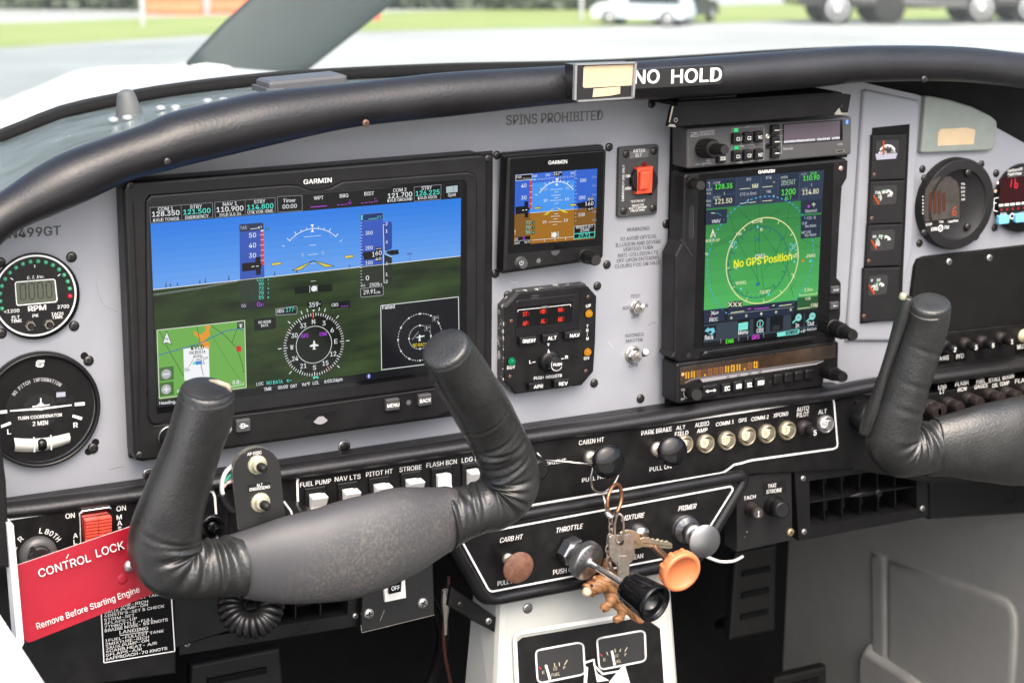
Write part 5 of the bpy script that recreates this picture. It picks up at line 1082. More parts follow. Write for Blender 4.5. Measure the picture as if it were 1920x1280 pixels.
for x0, x1, y in ((715, 785, 189), (713, 783, 288), (556, 600, 305), (622, 668, 299)): S.line([(x0, y+3), (x1, y-3)], 4, CRM, 4)
S.circ(613, 282, 4, CRM, 4); S.circ(613, 300, 4, CRM, 4)
# map lines, rings
ML = em(42, 88, 60)
for l in ([(470, 360), (545, 580), (700, 880)], [(695, 300), (690, 640), (735, 1000)], [(545, 345), (720, 520), (890, 770), (930, 960)], [(905, 310), (880, 520), (790, 690), (725, 780)], [(315, 650), (560, 520), (860, 340)], [(320, 630), (640, 455), (920, 405), (990, 420)], [(660, 530), (680, 880)], [(680, 930), (800, 890)], [(990, 560), (1125, 620)], [(690, 470), (690, 640)], [(950, 850), (905, 930)]): S.line(l, 3, ML, 3)
cx_, cy_ = 715, 711
S.ring(cx_, cy_, 296, 303, em(232, 232, 165), 5, 0, 360, 80)
S.ticks(cx_, cy_, 272, 298, [i*30+5 for i in range(12)], 5, em(232, 232, 165), 5)
S.ring(685, 722, 246, 252, em(40, 105, 110), 4, 0, 360, 64); S.ticks(685, 722, 212, 248, [i*30+8 for i in range(12)], 6, em(38, 100, 110), 4); S.ticks(685, 722, 232, 248, [i*10+8 for i in range(36)], 5, em(38, 100, 110), 4)
S.ring(705, 705, 436, 444, em(70, 165, 215), 4, -50, 235, 120, True)
S.text('No GPS Position', 512, 760, 920, 52, em(238, 240, 50), 8, .03, y1=704)
for s, x0, y0, x1, y1, h in (('KOVNE', 642, 448, 716, 442, 22), ('N', 697, 504, 712, 503, 24), ('3 NM', 526, 535, 565, 530, 20), ('W', 518, 770, 536, 768, 20), ('WOPEL', 524, 882, 602, 875, 23), ('EQUPY', 696, 945, 770, 938, 24), ('E', 900, 675, 913, 674, 22), ('ODEL', 920, 692, 974, 687, 22), ('JEMAS', 1020, 690, 1086, 684, 23), ('S', 925, 832, 940, 831, 22), ('N', 312, 674, 325, 673, 20)): S.text(s, x0, y0, x1, h, CRM, 6, .012, y1=y1)
S.rect(664, 668, 730, 694, em(190, 215, 190), 6); S.text('KVLD', 670, 690, 725, 18, NV2, 7, .02)
for x, y in ((680, 470), (562, 905), (757, 945), (940, 715), (1052, 709), (685, 728)): S.poly([(x-8, y+10), (x, y-10), (x+8, y+10)], em(95, 225, 235), 6)
S.rect(992, 704, 1008, 718, em(235, 120, 40), 6); S.rect(668, 868, 692, 886, em(40, 110, 150), 6); S.rect(672, 556, 688, 570, em(40, 110, 150), 6)
for x, y in ((506, 598), (934, 614)):
    for sx in (-1, 1):
        for sy in (-1, 1): S.line([(x+sx*24, y+sy*10), (x+sx*24, y+sy*24), (x+sx*10, y+sy*24)], 4, em(130, 215, 235), 6)
    S.text('27', x-14, y+14, x+14, 28, em(150, 220, 235), 6, .02)
for pts in ([(314, 356), (466, 344), (462, 446), (313, 460)], [(984, 288), (1134, 275), (1130, 372), (984, 384)], [(984, 395), (1130, 384), (1120, 545), (984, 556)], [(300, 1060), (446, 1044), (444, 1132), (298, 1150)], [(472, 1040), (940, 990), (936, 1084), (470, 1134)]): S.poly(pts, NV2, 4)
S.poly([(960, 972), (1108, 958), (1104, 1046), (956, 1062)], em(38, 90, 50), 4)
S.text('VNAV', 356, 447, 416, 24, W, 6, .01); S.line([(352, 374), (376, 376)], 5, CRM, 6); S.line([(376, 376), (400, 376), (424, 394)], 4, em(70, 140, 160), 6)
S.poly([(364, 484), (385, 546), (365, 535), (343, 552)], CRM, 6); S.text('N', 357, 540, 372, 22, NV2, 7); S.text('NORTH UP', 314, 582, 411, 20, CRM, 6, y1=573)
S.text('Nearest', 1016, 374, 1098, 24, SIL, 6, y1=366); S.circ(1040, 328, 9, em(205, 80, 220), 6); S.line([(1062, 314), (1090, 312)], 5, CRM, 6); S.line([(1075, 300), (1076, 330)], 5, CRM, 6)
for s, x0, y0, x1, h in (('FIS-B', 1028, 421, 1088, 20), ('TFR', 990, 459, 1026, 18), ('No Data', 1016, 478, 1092, 19), ('METAR', 990, 522, 1054, 18), ('No Data', 1014, 542, 1092, 19)): S.text(s, x0, y0, x1, h, SIL, 6)
S.text('PROC', 340, 1142, 398, 26, W, 6, .01); S.line([(342, 1114), (360, 1096)], 5, em(220, 70, 110), 6); S.line([(352, 1068), (376, 1092)], 5, W, 6); S.line([(376, 1066), (352, 1092)], 5, W, 6); S.line([(372, 1084), (398, 1070), (402, 1080), (378, 1088)], 4, W, 6)
S.line([(490, 1078), (585, 1066)], 5, CRM, 6); S.line([(656, 1052), (760, 1042)], 5, em(205, 80, 220), 6); S.line([(830, 1030), (920, 1018)], 5, CRM, 6); S.line([(610, 1052), (632, 1048)], 6, em(205, 80, 220), 6); S.line([(784, 1028), (800, 1024)], 6, CRM, 6); S.line([(472, 1088), (938, 1036)], 3, GR, 5)
for x, y in ((494, 1114), (600, 1099), (810, 1072), (914, 1056)): S.ring(x, y, 5, 9, CRM, 6, 0, 360, 16)
S.poly([(705, 1072), (714, 1084), (706, 1098), (697, 1086)], CRM, 6)
S.poly([(474, 1000), (574, 992), (572, 1036), (472, 1042)], NV2, 5)
for x in (488, 522, 556): S.line([(x-13, 1004), (x+11, 1034)], 7, CRM, 6); S.line([(x+11, 1002), (x-13, 1034)], 7, CRM, 6)
S.text('1.5', 1010, 928, 1042, 24, CRM, 6); S.text('NM', 1044, 924, 1066, 14, CRM, 6); S.line([(974, 944), (976, 956), (1096, 944), (1097, 930)], 4, CRM, 6); S.text('VSR', 1015, 990, 1053, 20, CRM, 6)
S.line([(962, 1050), (1050, 1040)], 5, CRM, 6); S.text('FPM', 1056, 1042, 1102, 28, CRM, 6, .015)
S.z = B5; S.poly([(338, 210), (1250, 100), (1246, 240), (336, 372)], em(52, 64, 76), 2)
for pts in ([(340, 224), (440, 208), (436, 312), (338, 330)], [(612, 176), (708, 164), (704, 284), (610, 298)], [(738, 158), (842, 146), (838, 262), (736, 276)], [(870, 146), (976, 132), (972, 248), (870, 262)], [(1040, 120), (1142, 112), (1138, 222), (1038, 236)], [(1150, 112), (1250, 100), (1246, 208), (1148, 220)]): S.poly(pts, em(14, 18, 24), 4)
S.poly([(336, 352), (1246, 225), (1244, 260), (336, 388)], em(12, 16, 24), 4)
S.poly([(346, 258), (378, 226), (378, 240), (420, 232), (430, 262), (408, 285), (375, 286), (404, 268), (400, 256), (378, 258), (378, 272)], ICN, 6); S.text('Back', 348, 328, 416, 34, W, 6, .02, y1=320)
S.poly([(617, 196), (694, 184), (692, 245), (616, 254)], TQ, 6); S.line([(618, 222), (692, 212)], 3, ICN, 7); S.text('Menu', 615, 288, 692, 32, W, 6, .02, y1=279)
S.ring(790, 200, 25, 31, TQ, 6, 0, 360, 24); S.line([(790, 172), (789, 226)], 4, W, 7); S.text('CDI', 762, 272, 816, 32, W, 6, .02); S.text('OBS', 890, 250, 946, 32, em(70, 80, 84), 6, .01)
for x, y in ((1098, 150), (1208, 140)): S.circ(x, y, 29, TQ, 6); S.circ(x, y, 22, em(150, 215, 215), 7); S.line([(x-22, y+18), (x-48, y+44)], 12, TQ, 6); S.text('00', x-12, y+8, x+12, 16, NV2, 8)
S.text('In', 1074, 230, 1100, 32, W, 6, .02); S.text('Out', 1170, 216, 1221, 32, W, 6, .02)
S.text('ENR', 516, 358, 578, 31, LGN, 6, .02, y1=350); S.text('GPS', 724, 326, 784, 32, em(230, 80, 230), 6, .02, y1=318)
for x in (476, 618, 692, 818): S.line([(x, 374-(x-340)*.14), (x, 340-(x-340)*.14)], 3, SIL, 6)
S.poly([(926, 272), (1090, 240), (1106, 248), (1104, 272), (1090, 282), (928, 304)], TQ, 6); S.poly([(996, 262), (1094, 244), (1090, 276), (994, 290)], NV2, 7); S.text('XPL USB', 1002, 284, 1086, 17, TQ, 8, .01, y1=270); S.text('+P', 1112, 272, 1152, 22, W, 6, .02); S.text('PilotCom', 1166, 256, 1240, 18, W, 6, y1=247)
S.build('screen', t)

# second radio
t = thing('radio_transceiver', 'black radio with amber digits below the navigator', 'radio', P(1410, 690, -.03))
b = MB(z=B5, y=-.03); b.prism(b.xz([(120, 535), (135, 520), (1404, 340), (1420, 352), (1416, 560), (1290, 600), (1280, 700), (1100, 728), (140, 842), (118, 830)]), -.03, -.008, M_bp, .0015); b.build('faceplate', t)
b = MB(z=B5); b.prism(b.xz([(86, 520), (1380, 356), (1280, 705), (70, 850)], -.009), -.009, 0, M_bm); b.build('case', t)
M_smk = pm('smoked_window', (.03, .019, .013), .12, var=(30, .5), coat=.3); b = MB(z=B5, y=-.0306); b.prism(b.xz([(150, 552), (1398, 364), (1398, 470), (1240, 500), (500, 610), (260, 660), (190, 690), (152, 690)]), -.0306, -.03, M_smk, .0003)
b.line([(190, 672), (240, 645), (330, 628), (600, 590), (1100, 520), (1240, 500), (1300, 498)], 9, M_lg, 1); b.poly([(310, 640), (1250, 510), (1300, 500), (1240, 526), (330, 668)], pm('silver_band', (.22, .21, .22), .4), 1); b.build('window', t)
b = MB(z=B5, y=-.0309); AM = em(255, 190, 40); AMD = em(165, 105, 60); AMB = em(112, 80, 56)
b.poly([(180, 586), (780, 496), (780, 560), (185, 646)], AMB, 0)
for i, c in enumerate('118.000121.50 '[:13]):
    x = 196+i*45.5; y = 640-(x-190)*.152; m = AM if i in (0, 1, 3, 7, 8, 9, 10, 12) else AMD
    if c == '.': b.circ(x+16, y-8, 8, AM, 2); continue
    for dx in (2, 22): b.line([(x+dx, y-2), (x+dx, y-54)], 11, m, 2)
    if c in '0528': b.line([(x, y-6), (x+26, y-9)], 7, m, 3); b.line([(x, y-48), (x+26, y-52)], 7, m, 3)
b.circ(172, 604, 14, pm('lamp_amber', (.5, .25, .12), .3), 2); b.build('digits', t)
for s, x0, y0, w, h in (('swap', 335, 700, 120, 78), ('EC', 488, 682, 72, 70), ('MON', 580, 664, 72, 76), ('RCL', 668, 652, 70, 72), ('MEM', 752, 636, 80, 76), ('', 906, 610, 66, 70), ('', 992, 598, 62, 68), ('', 1074, 586, 62, 66), ('', 1158, 572, 62, 68)):
    b = MB(z=B5, y=-.0335); b.prism(b.rr(x0, y0, x0+w, y0+h, 16), -.0335, -.029, M_bp, .0014); ob = b.build('button', t); b = MB(z=B5, y=-.0338)
    if s == 'swap': b.line([(x0+30, y0+40), (x0+94, y0+32)], 6, M_white, 1); b.poly([(x0+18, y0+42), (x0+40, y0+26), (x0+42, y0+52)], M_white, 1); b.poly([(x0+106, y0+30), (x0+86, y0+20), (x0+86, y0+46)], M_white, 1); b.build('lettering', ob)
    elif s: b.text(s, x0+20, y0+56, x0+w-12, 36, M_white, 1, .03, y1=y0+50); b.build('lettering', ob)
b = MB(z=B5, y=-.0303); b.text('VOL', 158, 738, 190, 18, M_grey, 1); b.text('OFF', 156, 814, 188, 18, M_grey, 1); b.line([(180, 745), (180, 766), (190, 790), (208, 790)], 4, M_grey, 1); b.circ(872, 666, 14, M_slot)
for x, y in ((535, 626), (620, 612), (708, 598), (792, 584)): b.text('xx', x-12, y+10, x+12, 12, M_grey, 8) if False else b.rect(x-12, y-8, x+12, y+8, M_lg, 8)
b.build('lettering', t)
knob2(B5, (245, 745), (285, 768), -.03, -.046, 50, 46, t)
knob2(B5, (1320, 575), (1455, 626), -.03, -.07, 56, 40, t)

# ------------------------------------------------------------------ engine gauge strip
t = thing('engine_gauge_strip', 'narrow black column of four small engine gauges', 'gauge cluster', P(1655, 420, -.008))
b = MB(); b.prism(b.xz([(1636, 240), (1706, 233), (1690, 590), (1688, 597), (1613, 607)], -.0045), -.0045, -.004, M_bm); b.build('recess', t)
M_gp = M_gp0; M_org = em(245, 105, 50, .8); FACE = pm('gauge_face', (.03, .03, .031), .12, coat=.3)  # needle orange is given emission, so pointers that are no lamps glow
for i, (ya, yb, x0, x1, g) in enumerate(((402, 732, 222, 470, (240, 440, 412, 580)), (738, 1050, 208, 455, (222, 768, 398, 908)), (1056, 1360, 190, 440, (205, 1092, 382, 1242)), (1370, 1760, 160, 418, (188, 1420, 330, 1565)))):
    b = MB(z=B6, y=-.0085); dx = (i)*-4; b.prism(b.xz([(x0, ya), (x1, ya-8), (x1-14, yb-10), (x0-14, yb)]), -.0085, -.0046, M_gp, .0012); mo = b.build('gauge', t)
    gx0, gy0, gx1, gy1 = g; b = MB(z=B6, y=-.0088); b.poly([(gx0+4, gy0+6), (gx1-14, gy0-6), (gx1, gy0+12), (gx1-10, gy1-18), (gx1-26, gy1-6), (gx0+8, gy1+4), (gx0-4, gy1-8)], FACE); cxg, cyg = (gx0+gx1)/2-5, gy1-20; R_ = (gx1-gx0)*.52
    b.ring(cxg, cyg, R_-14, R_, M_white, 1, 40 if i else 35, 75 if i else 140, 14)
    if i: b.ring(cxg, cyg, R_-12, R_, pm('gauge_green', (.06, .16, .1), .5), 1, 75, 140, 14)
    b.ticks(cxg, cyg, R_-26, R_-8, (50, 75, 100, 125), 5, M_white, 2)
    for s, x, y, w in ((('AMPS', 20, 118-20+0, 58), ('+75', 108, 112-20, 34)) if i == 0 else (('210', 14, 60, 34), ('250', 64, 58, 36), ('300', 102, 82, 36), ('OIL', 36, 92, 30), ('F', 50, 112, 12)) if i == 1 else (('50', 14, 56, 24), ('90', 58, 52, 24), ('OIL', 36, 96, 30), ('PSI', 36, 116, 30)) if i == 2 else (('0', 18, 46, 12), ('10', 60, 44, 24), ('FUEL', 22, 92, 48), ('PSI', 36, 112, 34))):
        b.text(s, gx0+x, gy0+y, gx0+x+w, 17, M_white, 2, .02)
    if i == 0: b.poly([(gx0-2, gy1-42), (gx1-14, gy1-48), (gx1-26, gy1-8), (gx0+6, gy1+2)], pm('gauge_lilac', (.3, .3, .37), .4), 3); b.poly([(gx0+52, gy0+2), (gx0+64, gy0), (gx0+62, gy1-36), (gx0+50, gy1-34)], M_org, 4)
    else: b.poly([(gx0-2, gy0+74), (gx0+6, gy0+68), (gx0+48, gy0+128), (gx0+36, gy0+142)], M_org, 4)
    b.build('dial', mo)
    screw(*Q(B6, x0+8-i*4, yb-42), -.0083, 4.2, t, SC_RST)

# ------------------------------------------------------------------ right hand round instruments
t = thing('engine_monitor', 'round black engine monitor with a glowing orange square display', 'gauge', P(1781, 380, -.012))
o = P(1781, 381, -.011); k = MV(1781, 381, -.011); Rk = 85*k
b = MB(); b.lathe(P(1783, 380, 0), (0, -1, 0), [(Rk*1.0, 0), (Rk*1.0, .008), (Rk*.985, .0105), (Rk*.97, .011), (Rk*.965, .01102), (Rk*.775, .0113), (Rk*.77, .0113), (Rk*.75, .0095), (Rk*.745, .0092), (Rk*.2, .009)], M_gp, 48); b.build('bezel', t)
for x, y in ((595, 715), (912, 676), (910, 1068), (592, 1112)): screw(*Q(B6, x, y), -.011, 7, t)
b = MB(z=B6, y=-.0112); b.poly([(600, 800), (640, 740), (700, 705), (780, 700), (830, 740), (850, 790), (850, 1000), (600, 1030), (590, 960)], pm('tinted_display', (.045, .04, .036), .12, coat=.4, var=(60, .3)))
OGL = em(150, 72, 44); OG2 = em(250, 100, 40)
for i, x in enumerate((640, 672, 704, 736)): b.poly([(x-11, 800+abs(i-1.5)*18), (x+9, 790+abs(i-1.5)*18), (x+10, 980-abs(i-1.5)*18), (x-10, 985-abs(i-1.5)*18)], em(96, 56, 40), 1); b.line([(x, 800+abs(i-1.5)*20), (x, 975-abs(i-1.5)*20)], 4, OGL, 2)
b.line([(802, 984), (822, 982), (824, 955), (800, 958), (802, 984)], 7, OG2, 2); b.line([(803, 957), (808, 930), (828, 926)], 7, OG2, 2)
b.build('display', t)
b = MB(z=B6, y=-.0121)
for s, x0, y0, x1, h in (('STEP', 605, 1062, 648, 17), ('LeanFind', 768, 1038, 838, 17), ('TCM', 700, 1040, 730, 13), ('EDM', 643, 1098, 686, 24), ('700', 738, 1084, 772, 22)): b.text(s, x0, y0, x1, h, M_white, 1, .02)
b.ring(712, 1078, 16, 24, M_white, 1); b.line([(700, 1092), (724, 1064)], 5, M_white, 1)
for i, s in enumerate(('%', '55', '65', '75', '100')): b.text(s, 862, 765+i*28, 888, 14, M_white, 1)
for i in range(6): b.line([(580, 850+i*24), (588, 849+i*24)], 8, M_white, 1)
b.build('lettering', t)
t = thing('fuel_flow_gauge', 'round fuel gauge with red digits and two blue buttons at the right edge', 'gauge', P(1908, 369, -.01))
b = MB(); o = P(1911, 370, 0); k = MV(1911, 370); Rk = 63*k; b.lathe(o, (0, -1, 0), [(Rk, 0), (Rk, .006), (Rk*.94, .0085), (Rk*.2, .0088)], M_bs, 44); b.build('bezel', t)
b = MB(z=B6, y=-.0092); b.poly([(1150, 715), (1400, 690), (1400, 880), (1140, 905)], em(62, 12, 18)); DR = em(255, 60, 80)
b.line([(1222, 780), (1230, 722)], 9, DR, 1); b.line([(1256, 716), (1250, 782), (1270, 784), (1272, 752), (1254, 754)], 9, DR, 1)
for i in range(6): x = 1154+i*41; b.circ(x, 945-i*4, 11, em(190, 50, 60), 1); b.rect(x-16, 905-i*4, x+14, 918-i*4, M_white, 1)
b.build('display', t)
b = MB(z=B6, y=-.0093)
b.text('FuelScan 450', 1200, 672, 1302, 20, M_white, 1, .015, y1=656, it=.25); b.text('Fuel Flow', 1200, 696, 1300, 20, M_white, 1, .015, y1=688, it=.25); b.text('STEP', 1146, 990, 1190, 20, M_white, 1); b.text('AUTO', 1278, 982, 1330, 18, M_white, 1); b.ring(1232, 990, 14, 22, M_white, 1)
b.line([(1135, 856), (1105, 860), (1098, 950), (1126, 955)], 5, M_white, 1); b.line([(1088, 898), (1120, 893)], 5, M_white, 1); b.circ(1112, 808, 12, pm('skin_tan', (.5, .35, .25), .5), 1); b.circ(1128, 748, 10, M_white, 1); b.build('lettering', t)
for x0 in (1142, 1264):
    b = MB(z=B6, y=-.013); b.prism(b.rr(x0, 990-(x0-1142)*.1, x0+72, 1045-(x0-1142)*.1, 12), -.013, -.0088, pm('pale_blue_key', (.16, .48, .72), .4), .001); b.build('button', t)

# black blank panel with its breakers
t = thing('blank_panel', 'plain black blanking panel on the right half with two bright screws', 'panel', P(1830, 560, -.005))
b = MB(); b.prism(b.xz([(1718, 500), (1724, 487), (1736, 482), (2060, 445), (2060, 700), (1716, 715), (1690, 715)], -.005), -.005, 0, M_bm, .001)
b.build('plate', t)
for x, y in ((580, 90), (800, 68)): screw(*Q(B7, x, y), -.0055, 6.5, t, SC_STL)
b = MB(z=B7); b.prism(b.xz([(385, 495), (1100, 415), (1100, 650), (380, 700)], -.012), -.012, -.005, M_bk, .001); b.prism(b.xz([(410, 690), (1200, 590), (1200, 650), (410, 745)], -.028), -.028, -.005, M_bs, .008); b.build('breaker_ledge', t)
b = MB(z=B7, y=-.0125)
for s, x0, y0, x1, y1 in (('ADAHRS', 496, 634, 578, 622), ('PFD', 620, 620, 660, 612), ('MUSIC', 952, 566, 1020, 556)):
    b.poly([(x0-10, y0-36), (x1+8, y1-34), (x1+8, y1+22), (x0-10, y0+24)], M_bg, 0); b.text(s, x0, y0, x1, 24, M_white, 1, .015, y1=y1)
b.build('lettering', t)
def breaker(z, x, y, yp, r, s, label, group, style='blk'):
    o = P(*Q(z, x, y), yp); k = MV(*Q(z, x, y), yp)/z[2]; R_ = r*k; t = thing('circuit_breaker', label, 'circuit breaker', o, group); b = MB()
    if style == 'brass':
        b.lathe(o, (0, -1, 0), [(R_, 0), (R_*1.0, .0025), (R_*.9, .0042), (R_*.78, .0045), (R_*.74, .003), (R_*.2, .003)], M_nut, 32); b.build('collar', t)
        b = MB(); b.lathe(o, (0, -1, 0), [(R_*.62, .002), (R_*.62, .0052), (R_*.56, .006), (R_*.5, .0062)], M_nut2, 30); bo = b.build('button', t)
        f = MB(y=yp-.0063); px, py = Q(z, x, y); c = P(px, py, f.y)
        f.face([c+Vector((math.cos(2*PI*i/24), 0, math.sin(2*PI*i/24)))*R_*.49 for i in range(24)], M_cream); hh = R_*.5; w = R_*.34*len(s); f.text3(s, c+Vector((-w/2, -.0001, -hh/2)), Vector((1, 0, 0)), Vector((0, 0, hh)), M_dark, .01, w); f.build('amp_rating', bo)
    else:
        b.lathe(o, (0, -1, 0), [(R_, 0), (R_, .004), (R_*.8, .005), (R_*.7, .008)], M_brn, 24); b.build('collar', t)
        d = .016 if style == 'blk' else .02; b = MB(); b.lathe(o, (0, -1, 0), [(R_*.66, .004), (R_*.66, d*.5), (R_*.74, d*.55), (R_*.74, d), (R_*.6, d+.0012)], M_bs, 24); bo = b.build('button', t)
        if s: f = MB(); c = o+Vector((-R_*.22*len(s), -d-.0014, -R_*.34)); f.text3(s, c, Vector((1, 0, 0)), Vector((0, 0, R_*.7)), M_white, .03, R_*.42*len(s)); f.build('amp_rating', bo)
M_nut = pm('dull_brass', (.36, .31, .22), .42, .75, var=(250, .35), rvar=.1); M_nut2 = pm('dull_brass_dark', (.28, .25, .19), .45, .7, var=(250, .3)); M_cream = pm('cream_disc', (.66, .56, .36), .5, var=(300, .08)); M_brn = pm('dark_bakelite', (.02, .0165, .0155), .45, var=(200, .4))
G1 = 'black circuit breakers below the blanking panel'
for (x, y, s, l) in ((575-30, 545, '2', 'black circuit breaker marked 2 above the label ADAHRS'), (690-30, 533, '5', 'black circuit breaker marked 5 above the label PFD'), (790-38, 522, '5', 'unlabelled black circuit breaker marked 5, between the PFD breaker and the one marked 1'), (885-30, 502, '1', 'black circuit breaker marked 1 below the blanking panel')): breaker(B7, x, y, -.012, 33, s, l, G1)
t = thing('cream_knob', 'small cream knob above the MUSIC label at the right edge', 'knob', P(*Q(B7, 985, 490), -.012)); b = MB(); b.lathe(P(*Q(B7, 985, 492), -.012), (0, -1, 0), [(.0065, 0), (.0065, .003), (.0045, .005), (.0045, .008)], M_cream, 20); b.build('button', t)
# ================================================================== LOWER SUB-PANELS
YSUB = -.034
t_sub = thing('lower_subpanel', 'long black lower switch panel outlined with a white line', 'switch panel', P(1000, 880, YSUB))
b = MB(y=YSUB)       # black backing: whole lower row
b.prism(b.xz([(-140, 995), (0, 962), (540, 884), (1000, 815), (1560, 733), (1600, 732), (1610, 760), (1600, 880), (1412, 890), (1385, 900), (1360, 912), (900, 992), (540, 1052), (0, 1140), (-140, 1160)]), YSUB, -.002, M_bk, .002); b.build('backing', t_sub)
b = MB(y=-.03)       # padded roll under the grey panel
up = [(-140, 955), (17, 946), (150, 929), (275, 912), (420, 890), (540, 874), (720, 847), (903, 820), (1000, 806), (1253, 769), (1400, 745), (1547, 727), (1640, 711), (1800, 690), (2060, 652)]
b.tube([P(p.x, p.y+10, -.03) for p in dens(up, 5)], .0062, M_pad, 14, flat=1.6, ref=Vector((0, 1, 0)), fn=lambda s, a, i: 1+.05*math.sin(s*31)*math.sin(a+1)); b.build('padded_roll', t_sub)
b = MB(y=YSUB-.0003)
out_ = [(561, 1020), (557.5, 903), (558.5, 897), (562.5, 893.5), (569, 891.5), (908, 842.5), (1001, 828.5), (1399, 771.5), (1552, 746), (1559, 746), (1563, 750), (1564, 756), (1570.5, 832), (1569, 838), (1563, 841), (1412, 862), (1403, 864), (1390, 868), (1376, 871), (1366, 879), (1357, 885), (1350, 887), (994, 947), (780, 983), (561, 1020)]
for i in range(len(out_)-1): pass
b.line(out_, 4.2, M_line, 0)
for p in out_: b.circ(p[0], p[1], 2.1, M_line, 1, 8)
b.build('border_line', t_sub)
b = MB(z=C4, y=YSUB-.0003)
for s, x0, y0, x1, y1 in (('FUEL PUMP', 97, 568, 344, 534), ('NAV LTS', 374, 523, 580, 498), ('PITOT HT', 625, 485, 836, 456), ('STROBE', 892, 446, 1068, 424), ('FLASH BCN', 1108, 412, 1350, 378), ('LDG LT', 1390, 372, 1545, 350)): b.text(s, x0, y0, x1, 37, M_white, 0, .012, y1=y1)
b.z = C5
for s, x0, y0, x1, y1, h in (('CABIN HT', 450, 402, 650, 373, 36), ('PULL HOT', 476, 700, 690, 660, 32), ('BRIGHT', 196, 560, 345, 540, 32), ('PARK BRAKE', 950, 325, 1192, 288, 36), ('ALT', 1228, 282, 1300, 273, 32), ('FIELD', 1218, 330, 1324, 316, 32), ('PULL ON', 1016, 614, 1190, 585, 34), ('AUDIO', 1380, 260, 1490, 244, 35), ('AMP', 1395, 306, 1477, 294, 32)): b.text(s, x0, y0, x1, h, M_white, 0, .012, y1=y1)
b.z = B5
for s, x0, y0, x1, y1, h in (('COMM 1', 437, 1020, 580, 997, 30), ('GPS', 618, 990, 682, 980, 30), ('COMM 2', 720, 978, 858, 957, 30), ('XPOND', 896, 950, 1014, 932, 32), ('AUTO', 1084, 906, 1180, 890, 36), ('PILOT', 1084, 950, 1180, 935, 36), ('ALT', 1256, 924, 1322, 914, 34)): b.text(s, x0, y0, x1, h, M_white, 0, .012, y1=y1)
letters(b, t_sub)
G2 = 'brass circuit breakers in the row right of the park brake'
for x, y, s, l in ((1287-6, 834-2, '', 'brass circuit breaker half hidden behind the black park brake knob'), (1321, 830.6, '5', 'brass circuit breaker marked 5 under AUDIO AMP'), (1360.7, 825, '10', 'brass circuit breaker marked 10 under COMM 1'), (1398.6, 816.6, '5', 'brass circuit breaker marked 5 under GPS'), (1435.7, 812, '5', 'brass circuit breaker marked 5 under COMM 2'), (1473.9, 806, '3', 'brass circuit breaker marked 3 under XPOND')): breaker((0, 0, 1), x, y, YSUB, 17.5, s, l, G2, 'brass')
M_sv = M_nut; M_nut = pm('bright_nickel', (.6, .59, .57), .3, .85, var=(200, .15)); MN2 = M_nut2; M_nut2 = M_nut; MC = M_cream; M_cream = pm('white_disc', (.75, .74, .7), .45)
breaker((0, 0, 1), 1545.8, 794, YSUB, 16.5, '60', 'bright silver circuit breaker under ALT at the right end of the row', G2, 'brass'); M_nut = M_sv; M_nut2 = MN2; M_cream = MC
breaker((0, 0, 1), 1506, 801, YSUB, 14, '5', 'small black circuit breaker under AUTO PILOT', G2, 'blk')
# rocker switches
names = (('FUEL PUMP', 135, 572, 300, 172, 628, 298), ('NAV LTS', 400, 532, 560, 436, 590, 560), ('PITOT HT', 650, 490, 815, 690, 548, 815), ('STROBE', 905, 450, 1065, 944, 508, 1070), ('FLASH BCN', 1150, 410, 1310, 1190, 466, 1298), ('LDG LT', 1392, 372, 1550, 1434, 432, 1548))
for nm, fx0, fy0, fx1, rx0, ry0, rx1 in names:
    t = thing('rocker_switch', 'white rocker switch under the words '+nm, 'switch', P(*Q(C4, (fx0+fx1)/2, fy0+90), YSUB), 'white rocker switches in the lower panel')
    b = MB(z=C4); y2 = YSUB-.0025; fr = b.xz([(fx0, fy0+10), (fx1, fy0-14), (fx1+2, fy0+190), (fx0+4, fy0+214)], y2); b.prism(fr, y2, YSUB, M_bs, .0012, cap=False)
    inn = offset_poly(fr, .0035)
    for i in range(4): j = (i+1) % 4; a, c, d, e = offset_poly(fr, .0012)[i], offset_poly(fr, .0012)[j], inn[j], inn[i]; b.face([(a[0], y2, a[1]), (c[0], y2, c[1]), (d[0], y2, d[1]), (e[0], y2, e[1])], M_bs); b.face([(e[0], y2, e[1]), (d[0], y2, d[1]), (d[0], y2+.006, d[1]), (e[0], y2+.006, e[1])], M_bs)
    b.face([(x, y2+.0055, z_) for x, z_ in inn], M_bm); b.build('frame', t)
    b = MB(z=C4); flash = nm == 'FLASH BCN'
    T_ = P(*Q(C4, rx0, ry0), y2); U_ = P(*Q(C4, rx1, ry0-((rx1-rx0)*.11)), y2); w = U_.x-T_.x; x0 = T_.x; z1 = T_.z; z0 = z1-w*1.45
    # side profile of the rocker: two sloping faces, the upper end pressed out
    pr = [(y2+.004, z1), (y2-.0085, z1-w*.08), (y2-.0035, (z0+z1)/2), (y2-.001, z0), (y2+.004, z0)] if not flash else [(y2+.004, z1), (y2-.0035, z1-w*.04), (y2-.0035, (z0+z1)/2), (y2-.009, z0), (y2+.004, z0)]
    for xx, rev in ((x0, False), (x0+w*.98, True)):
        f = [(xx, y_, z_) for y_, z_ in pr]; b.face(f[::-1] if rev else f, M_rock)
    for (ya, za), (yb_, zb_) in zip(pr, pr[1:]): b.face([(x0, ya, za), (x0+w*.98, ya, za), (x0+w*.98, yb_, zb_), (x0, yb_, zb_)], M_rock)
    b.build('rocker', t, bevel=.0008, merge=True)
